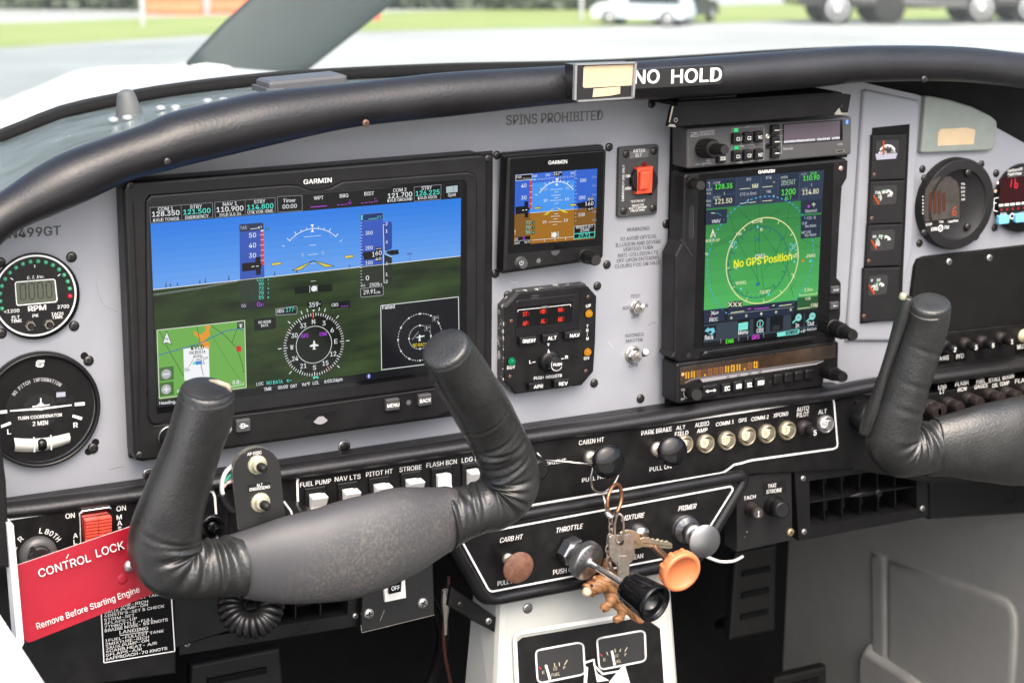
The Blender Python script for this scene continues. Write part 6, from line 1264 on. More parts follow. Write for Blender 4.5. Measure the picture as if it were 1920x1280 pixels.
def pull_knob(base, face, y0, y1, rb, rs, prof, mk, label, name, mcol=None, rod=None, nut=None, group='push pull control knobs'):
    """base and face centre in photo pixels; prof = radii (px) and heights (fraction from face back) of the knob"""
    a, e = P(*base, y0), P(*face, y1); d = e-a; L_ = d.length; k = MV(*face, y1); k0 = MV(*base, y0); t = thing(name, label, 'control knob', a, group)
    b = MB(); mc = mcol or M_worn; b.lathe(a, d, [(rb*k0, -.003), (rb*k0, L_*.06), (rb*.85*k0, L_*.1), (rs*1.3*k0, L_*.12)], mc, 28); b.build('collar', t)
    b = MB(); b.lathe(a, d, [(rs*k0, 0), (rs*k0, L_*.92)], rod or M_worn, 18); b.build('shaft', t)
    b = MB(); b.lathe(a, d, [(r*k, L_+h) for r, h in prof], mk, 40); b.build('knob', t); return t, a, e, d, k
pull_knob((1106, 857), (1143, 866), YSUB, -.078, 13, 5, [(9, -.016), (13, -.014), (24, -.008), (30, -.0045), (30.5, -.002), (29, -.0008), (22, .0008), (10, .0016), (2, .0018)], M_bg, 'black pull knob under CABIN HT with a key ring hung on it', 'pull_knob')
pull_knob((1232, 842), (1263, 845.5), YSUB, -.07, 14, 6, [(9, -.016), (12, -.014), (22, -.008), (27, -.0045), (28, -.002), (27, -.0008), (20, .0008), (10, .0016), (2, .0018)], M_bg, 'black pull knob between PARK BRAKE and PULL ON', 'pull_knob')
t = thing('dimmer_knob', 'black dimmer knob half hidden behind the yoke beside the word BRIGHT', 'control knob', P(1000, 880, YSUB), 'push pull control knobs')
b = MB(); a = P(988, 868, YSUB); b.lathe(a, (0, -1, 0), [(.0105, 0), (.0105, .012), (.0095, .02), (.007, .022)], M_bs, 32); b.build('knob', t)
b = MB(z=C5, y=YSUB-.0003); b.poly([(112, 462), (120, 460), (160, 505), (150, 515)], M_line); b.build('pointer_mark', t)
# ---- throttle quadrant
YT = -.046
t_q = thing('engine_control_panel', 'black trapezoid control panel with throttle, mixture and primer', 'control panel', P(1110, 1010, YT))
quad = [(862, 1006), (1366, 912), (1371, 912), (1374, 916), (1373, 920), (1302, 1033), (1296, 1037), (924, 1108), (919, 1107), (915, 1103)]
b = MB(y=YT); qz = b.xz(quad); b.prism(offset_poly(b.xz([(861, 1005), (1375, 911), (1299, 1037), (919, 1109)]), -.0062), YT, -.004, M_bk, .001); b.build('plate', t_q)
def fillet(xz, r, seg=6):
    out = []; n = len(xz)
    for i in range(n):
        p0, p1, p2 = Vector(xz[i-1]), Vector(xz[i]), Vector(xz[(i+1) % n]); d0 = (p0-p1).normalized(); d2 = (p2-p1).normalized()
        for k in range(seg+1):
            t = k/seg; a, c = p1+d0*r, p1+d2*r; q = a*(1-t)**2+p1*2*t*(1-t)+c*t*t; out.append((q.x, q.y))
    return out
b = MB(y=YT); o2 = fillet(offset_poly(b.xz([(861, 1005), (1375, 911), (1299, 1037), (919, 1109)]), -.0078), .012)
b.tube([Vector((x, YT+.001, z_)) for x, z_ in o2], .0052, M_bs, 12, closed=True); b.build('rolled_edge', t_q)
b = MB(y=YT-.0003); b.line(quad+[quad[0]], 3.6, M_line)
for p in quad: b.circ(p[0], p[1], 1.8, M_line, 1, 8)
b.build('border_line', t_q)
b = MB(z=C6, y=YT-.0003)
for s, x0, y0, x1, y1, h, it in (('CARB HT', 320, 388, 460, 364, 30, .2), ('PULL HOT', 308, 655, 450, 628, 28, 0), ('THROTTLE', 668, 326, 832, 298, 30, .2), ('PUSH OPEN', 652, 586, 830, 555, 30, 0), ('MIXTURE', 1076, 252, 1213, 230, 30, .25), ('PULL LEAN', 1060, 508, 1210, 480, 28, 0), ('PRIMER', 1428, 192, 1537, 174, 30, .25)): b.text(s, x0, y0, x1, h, M_white, 0, .014, y1=y1, it=it)
letters(b, t_q)
M_rdisc = pm('rusty_brown_disc', (.1, .035, .025), .55, var=(180, .6), col2=(.2, .1, .06), bump=(500, .4, .0004))
pull_knob((952, 1047), (973, 1064.5), YT, -.066, 11, 6, [(8, -.006), (26, -.004), (29, -.002), (29.5, -.0008), (28, 0), (2, .0004)], M_rdisc, 'round rusty brown knob under CARB HT', 'pull_knob')
t, a, e, d, k = pull_knob((1283, 990), (1322, 1014.5), YT, -.085, 25, 9, [(8, -.008), (28, -.0025), (30, -.0015), (30, -.0003), (29, 0), (2, .0002)], M_alu, 'silver disc primer knob on a stepped silver stem', 'pull_knob', M_alu, M_alu)
b = MB(); b.lathe(a, d, [(23*k, .001), (25*k, .004), (24*k, .007), (15*k, .009), (15*k, .014), (19*k, .0145), (19*k, .019), (17*k, .021), (11*k, .0215)], M_alu, 32); b.build('stepped_stem', t)
t = thing('mixture_knob', 'orange ribbed mixture knob on a rod beside the throttle', 'control knob', P(1196.5, 997, YT), 'push pull control knobs')
a, e = P(1196.5, 997, YT), P(1280, 1074, -.117); d = e-a; L_ = d.length; k = MV(1280, 1074, -.117)
b = MB(); b.lathe(a, d, [(17*k, -.002), (17*k, .004), (15*k, .007), (8*k, .0085)], M_alu, 28); b.build('collar', t)
b = MB(); b.lathe(a, d, [(6.5*k, 0), (6.5*k, L_-.01)], pm('bronze_rod', (.2, .12, .08), .35, .8), 18); b.build('shaft', t)
b = MB(); b.lathe(a, d, [(13*k, L_-.020), (17*k, L_-.017), (18*k, L_-.012), (30*k, L_-.010), (37*k, L_-.0085), (38*k, L_-.0015), (36*k, L_), (30*k, L_+.0002), (29*k, L_-.0012), (2*k, L_-.0012)], M_orange, 48)
dn = d.normalized(); e1 = Vector((0, 0, 1)).cross(dn).normalized(); e2 = dn.cross(e1)
for i in range(9):
    an = 2*PI*i/9; dr = e1*math.cos(an)+e2*math.sin(an); b.lathe(a+dn*(L_-.0095)+dr*33*k, dn, [(5.5*k, 0), (5.5*k, .006), (4*k, .0068)], M_orange, 10)
b.build('knob', t)
t = thing('throttle_knob', 'large black throttle knob on a steel rod with a knurled silver lock collar', 'control knob', P(1066, 1030, YT), 'push pull control knobs')
a, e = P(1066, 1029, YT), P(1231, 1133, -.143); d = e-a; L_ = d.length; dn = d.normalized(); k0 = MV(1066, 1030, YT); k1 = MV(1230, 1133, -.14)
hc = (P(1103, 1055, -.0705)-a).length
b = MB(); b.lathe(a, d, [(26*k0, -.001), (26*k0, .007), (24*k0, .0085)], M_alu, 6, sm=False); b.lathe(a, d, [(20*k0, .008), (20*k0, hc-.008)], M_alu, 28); b.build('hex_nut', t)
b = MB(); n = 64; b.lathe(a, d, [(18*k0, hc-.010), (31*k0, hc-.0085), (34*k0, hc-.0075), (34*k0, hc-.001), (32.5*k0, hc), (12*k0, hc), (8*k0, hc+.002)], M_alu, 48)
e1 = Vector((0, 0, 1)).cross(dn).normalized(); e2 = dn.cross(e1)
for i in range(n):
    an = 2*PI*i/n; dr = e1*math.cos(an)+e2*math.sin(an); tn = dn.cross(dr)*.00045; p0 = a+dn*(hc-.0073)+dr*34*k0; p1 = a+dn*(hc-.0012)+dr*34*k0
    b.face([p0+tn, p1+tn, p1+dr*.0005, p0+dr*.0005], M_alu); b.face([p0-tn, p1-tn, p1+dr*.0005, p0+dr*.0005], M_alu)
co = b.build('lock_collar', t)
b = MB(); c = a+dn*(hc+.0003)
for s, a0, a1 in (('INCREASE', 150, 15), ('FRICTION', 290, 200), ('LOCK', 250, 330)):
    for i, ch in enumerate(s):
        an = math.radians(a0+(a1-a0)*(i+.5)/len(s)); ux = -e1; uy = e2
        dr = ux*(-math.cos(an))*-1+uy*math.sin(an); tx = (ux*math.sin(an)*1-uy*math.cos(an))*1; sg = 1 if a1 < a0 else -1
        b.text3(ch, c+dr*24*k0-tx*sg*.001, tx*sg, dr*.0022*sg, M_key, .02, .0019 if ch != 'I' else .0005)
b.build('lettering', co)
b = MB(); b.lathe(a, d, [(6.2*k0, .004), (6.2*k0, L_-.02)], M_chrome, 22); b.build('rod', t)
b = MB(); b.lathe(a, d, [(12*k1, L_-.0335), (24*k1, L_-.033), (29*k1, L_-.031), (30.5*k1, L_-.027), (33.5*k1, L_-.012), (35.5*k1, L_-.004), (35*k1, L_-.001), (33*k1, L_), (30.5*k1, L_-.0004), (29*k1, L_-.002), (27.5*k1, L_-.0022), (26*k1, L_-.004), (25*k1, L_-.013), (12*k1, L_-.0135), (10*k1, L_-.016)], M_bg, 56)
b.build('knob', t)
# side pieces right of the quadrant
t = thing('fuse_panel', 'small dark panel with the TACH and TAXI STROBE fuses', 'panel', P(1435, 960, -.03))
b = MB(z=C7, y=-.03); b.prism(b.xz([(62, 240), (130, 150), (362, 115), (368, 500), (66, 566)]), -.03, -.01, M_gp, .001); b.build('plate', t)
b = MB(z=C7, y=-.0303); b.text('TACH', 100, 284, 165, 20, M_white, 1, .015, y1=272); b.poly([(205, 190), (328, 176), (330, 240), (206, 258)], M_bp, 0); b.text('TAXI', 232, 217, 276, 20, M_white, 1, .015, y1=210); b.text('STROBE', 224, 248, 307, 20, M_white, 1, .015, y1=236); b.circ(118, 455, 5, M_worn, 1); b.circ(106, 483, 3, M_worn, 1); b.build('lettering', t)
screw(*Q(C7, 356, 458), -.0305, 7, t, pm and proto_mesh(_screw(pm('brass_screw', (.5, .36, .2), .35, .7), M_slot), 'screw_brass'))
for (x, y, r, x1, y1, l) in ((140, 330, 34, 180, 356, 'small fuse holder'), (258, 308, 50, 312, 338, 'large fuse holder')):
    o, e = P(*Q(C7, x, y), -.03), P(*Q(C7, x1, y1), -.05); k = MV(1420, 955, -.03)/C7[2]; b = MB(); L_ = (e-o).length; b.lathe(o, e-o, [(r*1.1*k, 0), (r*1.1*k, L_*.25), (r*.8*k, L_*.35), (r*.8*k, L_*.55), (r*.9*k, L_*.6), (r*.88*k, L_*.95), (r*.7*k, L_)], M_brn if r < 40 else M_bs, 26); fo = b.build('fuse_holder', t)
    if r < 40: f = MB(); f.text3('1', e+Vector((-.0008, -.0006, -.0025)), Vector((1, 0, 0)), Vector((0, 0, .005)), M_white, .03, .0014); f.build('amp_rating', fo)
def vent(name, label, outer, inner, y, rows, cols, scr, lever=None):
    t = thing(name, label, 'air vent', P(*outer[0], y)); b = MB(y=y); oz, iz = b.xz(outer), b.xz(inner); n = 4
    for i in range(n):
        j = (i+1) % n; b.face([(*oz[i][:1], y, oz[i][1]), (oz[j][0], y, oz[j][1]), (iz[j][0], y, iz[j][1]), (iz[i][0], y, iz[i][1])], M_bs); b.face([(iz[i][0], y, iz[i][1]), (iz[j][0], y, iz[j][1]), (iz[j][0], y+.03, iz[j][1]), (iz[i][0], y+.03, iz[i][1])], M_bm); b.face([(oz[i][0], y, oz[i][1]), (oz[j][0], y, oz[j][1]), (oz[j][0], y+.03, oz[j][1]), (oz[i][0], y+.03, oz[i][1])], M_bs)
    b.face([(x, y+.03, z_) for x, z_ in iz], M_slot); b.build('frame', t)
    def ip(u, v): a = Vector(iz[0]).lerp(Vector(iz[1]), u); c = Vector(iz[3]).lerp(Vector(iz[2]), u); return a.lerp(c, v)
    for r in range(1, rows):
        b = MB(); v = r/rows; p, q = ip(0, v), ip(1, v); b.face([(p.x, y+.003, p.y-.0006), (q.x, y+.003, q.y-.0006), (q.x, y+.003, q.y+.0006), (p.x, y+.003, p.y+.0006)], M_bs); b.face([(p.x, y+.003, p.y), (q.x, y+.003, q.y), (q.x, y+.026, q.y+.006), (p.x, y+.026, p.y+.006)], M_bp); b.build('horizontal_vane', t)
    for c in range(1, cols):
        b = MB(); u = c/cols; p, q = ip(u, 0), ip(u, 1); b.face([(p.x-.0005, y+.006, p.y), (p.x+.0005, y+.006, p.y), (q.x+.0005, y+.006, q.y), (q.x-.0005, y+.006, q.y)], M_bs); b.face([(p.x, y+.006, p.y), (p.x, y+.028, p.y), (q.x, y+.028, q.y), (q.x, y+.006, q.y)], M_bp); b.build('vertical_vane', t)
    for px, py in scr: screw(px, py, y-.0005, 5.2, t, SC_STL)
    if lever: b = MB(); o = P(*lever, y+.003); b.lathe(o, (0, -1, 0), [(.004, 0), (.004, .004), (.003, .005)], M_bs, 16); w = P(lever[0]-30, lever[1]+4, y+.001); b.tube([w+Vector((-.012, 0, 0)), w, o+Vector((0, -.002, 0))], [.001, .003, .002], M_bs, 8); b.build('vane_lever', t)
    return t
def Qs(z, *p): return [Q(z, *a) for a in p]
vent('air_vent', 'black louvred air vent under the right yoke', Qs(C7, (378, 128), (1100, 52), (1106, 372), (402, 506)), Qs(C7, (458, 178), (1040, 95), (1046, 330), (462, 425)), -.03, 2, 6, Qs(C7, (425, 165), (430, 455), (1075, 328)), Q(C7, 822, 240))
vent('air_vent', 'black air vent below the left yoke behind the coiled cord', Qs(C3, (335, 400), (1372, 240), (1366, 575), (350, 742)), Qs(C3, (432, 430), (1300, 290), (1296, 515), (440, 650)), -.034, 2, 6, Qs(C3, (392, 682), (1338, 522)))
# flap or strobe plate with OFF switch
t = thing('switch_plate', 'scratched black plate with a single ON OFF switch in a white frame', 'switch plate', P(745, 1110, -.042))
b = MB(z=C3, y=-.042); M_scp = pm('scratched_black', (.013, .013, .013), .4, var=(95, 1, .72, .76), col2=(.4, .39, .37)); b.prism(b.xz([(1385, 250), (1772, 120), (1783, 516), (1374, 618)]), -.042, -.039, M_scp, .0006); b.build('plate', t)
b = MB(z=C3, y=-.0425); b.line([(1370, 572), (1376, 616), (1784, 516)], 4, M_worn); b.line([(1478, 548), (1502, 490)], 4, M_worn); b.build('scratch', t)
for x, y in ((1415, 510), (1718, 450)): screw(*Q(C3, x, y), -.0425, 9.5, t, SC_STL)
b = MB(z=C3); b.prism(b.xz([(1498, 325), (1598, 180), (1612, 180), (1626, 422), (1508, 446)], -.045), -.045, -.042, M_rock, .0008); so_ = b.build('switch_frame', t)
b = MB(z=C3); b.prism(b.xz([(1530, 312), (1528, 250), (1606, 235), (1598, 388), (1532, 402)], -.0485), -.0485, -.044, M_bg, .0012); rk = b.build('rocker', t)
b = MB(z=C3, y=-.0488); b.text('ON', 1552, 322, 1588, 20, M_grey, 1, .02); b.text('OFF', 1542, 380, 1588, 24, M_white, 1, .025, y1=374); b.build('lettering', rk)
# ---- left lower panel: ignition, master, checklist
YL = -.036
t = thing('ignition_subpanel', 'black left lower panel with the ignition and master switches', 'switch panel', P(200, 1000, YL))
b = MB(y=YL); b.prism(b.xz([(-140, 1010), (0, 966), (265, 925), (395, 905), (425, 905), (440, 1180), (330, 1215), (330, 1262), (60, 1300), (-140, 1320)]), YL, -.004, M_bk, .0015); b.build('plate', t)
b = MB(y=YL-.0003); ln = [(-20, 982), (17, 973), (265, 935), (368, 920), (392, 918), (400, 923), (403, 932), (406, 975), (409, 1060)]; b.line(ln, 4.5, M_line); [b.circ(p[0], p[1], 2.2, M_line, 1, 8) for p in ln]; b.build('border_line', t)
b = MB(z=C1, y=YL-.0003)
for s, x0, y0, x1, h in (('ON', 358, 384, 408, 26), ('ON', 636, 344, 687, 27), ('M', 637, 389, 664, 24), ('A', 640, 422, 666, 26), ('S', 645, 452, 663, 24), ('A', 400, 490, 424, 25), ('L', 402, 524, 420, 25)): b.text(s, x0, y0, x1, h, M_white, 0, .02)
b.textarc('L', 205, 580, 116, 84, 74, 28, M_white, 0, .02); b.textarc('BOTH', 205, 580, 116, 70, 26, 27, M_white, 0, .02); b.textarc('R', 205, 580, 116, 136, 122, 27, M_white, 0, .02); b.textarc('E', 205, 580, 116, 160, 148, 27, M_white, 0, .02); b.build('lettering', t)
t2 = thing('ignition_switch', 'round grey ignition key switch with its slot turned sideways', 'switch', P(*Q(C1, 205, 575), YL)); o = P(*Q(C1, 205, 578), YL); k = MV(70, 1035, YL)/C1[2]
M_ign = pm('grey_black_metal', (.1, .1, .1), .4, .4, var=(100, .15)); b = MB(); b.lathe(o, (0, -1, 0), [(100*k, 0), (100*k, .002), (94*k, .004), (66*k, .0065), (60*k, .0062), (58*k, .004), (10*k, .004)], M_ign, 48); b.build('bezel', t2)
b = MB(); b.lathe(o, (0, -1, 0), [(56*k, .0035), (56*k, .0075), (50*k, .009)], M_alu, 40); cy = b.build('key_cylinder', t2)
b = MB(y=YL-.0093); b.z = C1; b.poly([(160, 545), (178, 532), (232, 590), (216, 606)], M_slot); b.build('key_slot', cy)
t3 = thing('master_switch', 'split red master rocker in a chrome frame', 'switch', P(*Q(C1, 522, 440), YL))
b = MB(z=C1); fr = b.xz([(432, 352), (446, 340), (600, 318), (612, 326), (612, 520), (440, 560)], YL-.004); b.prism(fr, YL-.004, YL, M_chrome, .0014); b.prism(b.xz([(456, 378), (598, 354), (600, 540), (460, 560)], YL-.0045), YL-.0045, YL-.002, M_bm); b.build('chrome_frame', t3)
M_rr = pm('red_rocker', (.62, .06, .035), .4, var=(60, .08))
for x0, x1, ya in ((456, 525, 378), (528, 598, 368)):
    b = MB(z=C1); y2 = YL-.0048
    a0, a1 = P(*Q(C1, x0, ya), y2), P(*Q(C1, x1, ya-9), y2); w = a1.x-a0.x; zt = a0.z; n = 18; hh = w*2.6
    pr = [(y2+.004, zt)]+[(y2-.006+.005*(i/n)+(.0005 if i % 2 else 0), zt-.001-hh*i/n) for i in range(n+1)]+[(y2+.004, zt-hh)]
    for (p0, q0), (p1, q1) in zip(pr, pr[1:]): b.face([(a0.x, p0, q0), (a0.x+w, p0, q0), (a0.x+w, p1, q1), (a0.x, p1, q1)], M_rr)
    for xx in (a0.x, a0.x+w): b.face([(xx, p, q) for p, q in pr], M_rr)
    b.build('rocker', t3)
t = thing('checklist_placard', 'white on black printed takeoff and landing checklist placard', 'placard', P(260, 1170, YL-.001))
b = MB(z=C1); y2 = YL-.0012; b.prism(b.xz([(545, 780), (950, 700), (960, 1110), (562, 1176)], y2), y2, YL, M_bg, .0003); b.build('backing', t)
b = MB(z=C1, y=y2-.0002); b.line([(551, 880), (567, 1168), (953, 1105), (934, 800)], 6, M_line)
for s, x0, y0, x1, y1, h in (('1FUEL-FULLEST TANK', 560, 856, 886, 800, 20), ('2MIXTURE-RICH', 562, 884, 807, 840, 20), ('3AUX.PUMP-ON', 568, 903, 806, 858, 20), ("4INSTR'S-SET & CHECK", 568, 922, 896, 866, 21), ('5TRIM-SET', 569, 943, 734, 915, 20), ('6FLAPS-UP', 570, 962, 747, 932, 20), ('7THROTTLE -FULL', 570, 982, 838, 936, 20), ('8RAISE NOSE- 55 KNOTS', 571, 1002, 915, 940, 21), ('LANDING', 652, 1012, 808, 988, 25), ('1FUEL-FULLEST TANK', 574, 1056, 893, 1000, 20), ('2MIXTURE-RICH', 576, 1076, 812, 1034, 20), ('3AUX.PUMP-ON', 577, 1096, 812, 1052, 20), ('4CARB.HEAT- A/R', 577, 1114, 855, 1068, 21), ('5FLAPS-A/R', 578, 1135, 774, 1100, 21), ('6APPROACH-70 KNOTS', 578, 1156, 912, 1096, 21)): b.text(s, x0, y0, x1, h*.74, M_white, 1, .012 if s[-1] != 'S' else .02, y1=y1)
b.line([(652, 1020), (808, 996)], 3, M_white, 1); b.build('lettering', t)
# dark jack knob behind the left grip
t = thing('headset_knob', 'glossy black round knob half hidden behind the left yoke grip', 'control knob', P(395, 985, YL)); b = MB(); o = P(396, 984, YL); k = MV(396, 984, YL); b.lathe(o, (0, -1, 0), [(22*k, 0), (22*k, .003), (19*k, .0045), (12*k, .0045), (11*k, .002), (9*k, .002), (8*k, .014), (6*k, .015)], M_bg, 32); b.build('knob', t)
# right lower breaker panel
YR = -.034
t = thing('breaker_subpanel', 'black right lower panel with brown breaker knobs under a cream line', 'panel', P(1830, 790, YR)); b = MB(y=YR); b.prism(b.xz([(1600, 740), (1730, 740), (2060, 685), (2060, 900), (1740, 905), (1600, 880)]), YR, -.004, M_bk, .001); b.prism(b.xz([(1740, 880), (2060, 850), (2060, 955), (1745, 975)], -.012), -.012, -.002, M_bs, .004); b.build('plate', t)
b = MB(z=B7, y=YR-.0004); b.line([(424, 756), (1200, 650)], 10, pm('cream_line', (.6, .55, .48), .5)); b.build('border_line', t)
b = MB(z=B7, y=YR-.0004)
for s, x0, y0, x1, y1 in (('T&B', 412, 800, 456, 792), ('LDG', 522, 786, 565, 778), ('LT', 530, 810, 555, 806), ('FLASH', 615, 770, 685, 756), ('BCN', 628, 798, 674, 790), ('FUEL', 730, 756, 778, 746), ('GAGES', 718, 784, 790, 772), ('STALL WARN', 796, 748, 934, 722), ('OIL TEMP', 815, 776, 908, 758), ('FLAP', 940, 752, 1010, 742)): b.text(s, x0, y0, x1, 21, M_white, 1, .015, y1=y1)
b.build('lettering', t)
for x, y, l in ((440, 885, 'dark knob partly hidden behind the right yoke grip'), (470, 870, 'brown black breaker knob under LDG LT'), (568, 858, 'brown black breaker knob under FLASH BCN'), (675, 832, 'brown black breaker knob under FUEL GAGES'), (790, 808, 'left brown black breaker knob under STALL WARN OIL TEMP'), (885, 800, 'right brown black breaker knob under STALL WARN OIL TEMP'), (985, 785, 'brown black breaker knob under FLAP')):
    o = P(*Q(B7, x, y), YR); k = MV(*Q(B7, x, y), YR)/B7[2]; tt = thing('circuit_breaker', l, 'circuit breaker', o, 'brown black breaker knobs at the lower right'); b = MB(); b.lathe(o, (0, -1, 0), [(34*k, 0), (34*k, .006), (27*k, .008)], M_brn, 24); b.build('collar', tt); b = MB(); b.lathe(o, (0, -1, 0), [(28*k, .007), (32*k, .009), (32*k, .017), (28*k, .019)], pm('brown_black_knob', (.018, .0135, .0125), .45, var=(150, .3)), 24); b.build('knob', tt)
t = thing('yoke_shaft_boss', 'round black boss beside the right yoke grip', 'boss', P(1608, 770, -.03)); b = MB(); o = P(1618, 778, -.034); b.lathe(o, (0, -1, 0), [(.015, 0), (.0145, .012), (.011, .016), (.004, .017)], M_bs, 32); b.build('dome', t)
# ================================================================== CENTRE CONSOLE
M_con = pm('pale_grey_console', (.42, .43, .41), .5, bump=(400, .1, .0004), var=(9, .07))
t = thing('centre_console', 'pale grey pedestal below the throttle with two fuel gauges', 'console', P(1080, 1200, -.03))
b = MB(); ct = [P(927, 1090, -.012), P(1246, 1030, -.012)]; cb = [P(868, 1330, -.03), P(1272, 1330, -.03)]
f = [P(938, 1095, -.025), P(1252, 1040, -.025), P(1276, 1360, -.045), P(928, 1360, -.045)]
bk = [P(890, 1085, .012), P(1240, 1030, .06), P(1262, 1350, .06), P(866, 1350, .012)]
b.face(f, M_con); 
for i in range(4): j = (i+1) % 4; b.face([f[i], bk[i], bk[j], f[j]], M_con)
b.build('housing', t, bevel=.006, merge=True)
def cy_(py): return -.0262-.00008*(py-1100)
def CPt(z, x, y, l=0): px, py = Q(z, x, y); return P(px, py, cy_(py)-.0006-l*.0003)
def cpoly(b, z, pts, m, l=0): b.face([CPt(z, x, y, l) for x, y in pts], m)
def rpx(pts, r, seg=5):
    out = []; n = len(pts)
    for i in range(n):
        p0, p1, p2 = Vector(pts[i-1]), Vector(pts[i]), Vector(pts[(i+1) % n]); a, c = p1+(p0-p1).normalized()*min(r, (p0-p1).length*.45), p1+(p2-p1).normalized()*min(r, (p2-p1).length*.45)
        for k in range(seg+1): t = k/seg; q = a*(1-t)**2+p1*2*t*(1-t)+c*t*t; out.append((q.x, q.y))
    return out
def cline(b, z, pts, w, m, l=0):
    for a, c in zip(pts, pts[1:]):
        d = Vector((c[0]-a[0], c[1]-a[1])).normalized(); n = Vector((-d.y, d.x))*w/2; a2 = Vector(a)-d*w*.3; c2 = Vector(c)+d*w*.3; cpoly(b, z, [(a2.x+n.x, a2.y+n.y), (c2.x+n.x, c2.y+n.y), (c2.x-n.x, c2.y-n.y), (a2.x-n.x, a2.y-n.y)], m, l)
b = MB(); cpoly(b, C6, [(430, 1000), (460, 975), (1290, 835), (1312, 850), (1350, 1340), (440, 1400)], M_bk, 1); b.build('gauge_plate', t)
b = MB(); cline(b, C6, [(432, 1330), (416, 1010)]+rpx([(430, 1330), (412, 950), (1300, 815)], 60, 10)[11:22]+[(1060, 845), (1300, 822)], 24, M_line, 2); cline(b, C6, [(1325, 850), (1360, 1340)], 26, M_line, 2); b.build('border_line', t)
for pts, nd, marks in (([(545, 1070), (560, 1052), (810, 1006), (840, 1018), (850, 1190), (830, 1205), (580, 1255), (556, 1240)], ((632, 1230), (608, 1148)), (((660, 1135), (664, 1155)), ((690, 1130), (692, 1150)), ((740, 1115), (724, 1142)))), ([(925, 990), (945, 978), (1200, 932), (1222, 945), (1228, 1105), (1210, 1122), (960, 1172), (938, 1155)], ((1034, 1142), (1018, 1060)), (((1036, 1045), (1040, 1065)), ((1072, 1045), (1066, 1062)), ((1112, 1036), (1098, 1060)), ((985, 1065), (992, 1082))))):
    P0 = pts[0]; b = MB(); pts = rpx(pts, 22); cpoly(b, C6, pts, FACE, 3); g = b.build('fuel_gauge', t)
    b = MB(); cline(b, C6, pts+[pts[0]], 11, M_line, 4); b.build('bezel', g)
    b = MB(); cline(b, C6, nd, 15, M_line, 5); b.build('needle', g)
    b = MB()
    for a, c in marks: cline(b, C6, (a, c), 5, pm('gauge_cream', (.5, .44, .3), .5), 4)
    x0, y0 = P0; cline(b, C6, ((x0+22, y0+88), (x0+32, y0+100)), 7, pm('gauge_red', (.4, .03, .03), .5), 4)
    for s, x, y, w in (('E', 40, 130, 14), ('1/2', 108, 108, 24), ('F', 172, 100, 12), ('FUEL', 98, 146, 52)):
        A = CPt(C6, x0+x, y0+y, 5); B = CPt(C6, x0+x+w, y0+y-w*.16, 5); H_ = CPt(C6, x0+x, y0+y-18, 5)-A; u = B-A; wd = u.length; u.normalize(); b.text3(s, A, u, H_, pm('gauge_cream', (.5, .44, .3), .5), .01, wd)
    b.build('scale', g)
b = MB(); cline(b, C6, [(850, 1130), (905, 1112), (910, 1150), (960, 1200), (1080, 1180)], 12, M_line, 6); cpoly(b, C6, [(1075, 1160), (1100, 1150), (1130, 1260), (990, 1290), (1000, 1250)], M_line, 6); cpoly(b, C6, [(850, 1150), (870, 1160), (860, 1280), (840, 1280)], M_line, 6); cpoly(b, C6, [(905, 1150), (930, 1200), (1000, 1240), (925, 1250)], M_line, 6); b.build('torn_label', t)
b = MB(); o = CPt(C6, 497, 795, -1.5); b.lathe(o, (0, -1, 0), [(.0045, 0), (.004, .0006), (.003, .0007), (.0014, .0008)], M_alu, 20); b.build('screw', t)
# dark bracket left of the console
t = thing('support_bracket', 'black angled metal bracket left of the console with a steel bolt', 'bracket', P(905, 1140, -.02)); b = MB(z=C6); b.prism(b.xz([(20, 655), (300, 850), (292, 945), (150, 870), (0, 780)], -.03), -.03, -.026, M_bk, .001); b.build('arm', t)
for x, y in ((252, 872), (75, 770)): screw(*Q(C6, x, y), -.0302, 6, t, SC_STL if x > 100 else SC_BLK)
# pedals in the dark
M_ped = pm('dark_pedal', (.006, .006, .006), .6, var=(40, .4))
def pedal(px, py, w, h, y, label):
    c = P(px, py, y); k = MV(px, py, y); t = thing('rudder_pedal', label, 'pedal', c, 'rudder pedals in the dark footwell'); b = MB(); n = [(c.x-w*k, c.z-h*k), (c.x+w*k, c.z-h*k), (c.x+w*k*.9, c.z+h*k), (c.x-w*k*.9, c.z+h*k)]; b.prism(n, y, y+.012, M_ped, .003); b.build('plate', t)
    for i in (-.5, 0, .5):
        r = MB(); r.prism([(c.x-w*k*.6, c.z+h*k*i-.003), (c.x+w*k*.6, c.z+h*k*i-.003), (c.x+w*k*.6, c.z+h*k*i+.003), (c.x-w*k*.6, c.z+h*k*i+.003)], y-.003, y, M_bm, .001); r.build('tread', t)
    r = MB(); r.tube([c+Vector((0, .006, -h*k*.5)), c+Vector((.01, .08, -h*k*1.4))], .006, M_ped, 10); r.build('arm', t)
pedal(1415, 1110, 48, 80, .24, 'dark ribbed rudder pedal right of the console'); pedal(445, 1300, 90, 70, .2, 'dark ribbed rudder pedal at the lower left'); pedal(1500, 1300, 60, 40, .24, 'dark pedal low beside the side wall, mostly below the frame')
for i, (pl, r, m, lab) in enumerate((([(800, 1110, .05), (830, 1180, .07), (815, 1260, .09), (780, 1330, .1)], .0055, M_bs, 'thick black hose running down the dark footwell left of the console'), ([(842, 1080, .03), (838, 1130, .03), (832, 1180, .04), (835, 1230, .06), (850, 1300, .08)], .0016, pm('rusty_wire', (.11, .04, .03), .5), 'thin rusty red wire hanging left of the console'))):
    b = MB(); d = dens(pl, 8); b.tube([P(p.x, p.y, p.z) for p in d], r, m, 12, fn=(lambda s_, a, i_: 1+.06*math.sin(s_*900)) if r > .004 else None); b.build('hanging_hose' if r > .004 else 'hanging_wire', label=lab, cat='hose' if r > .004 else 'wire')
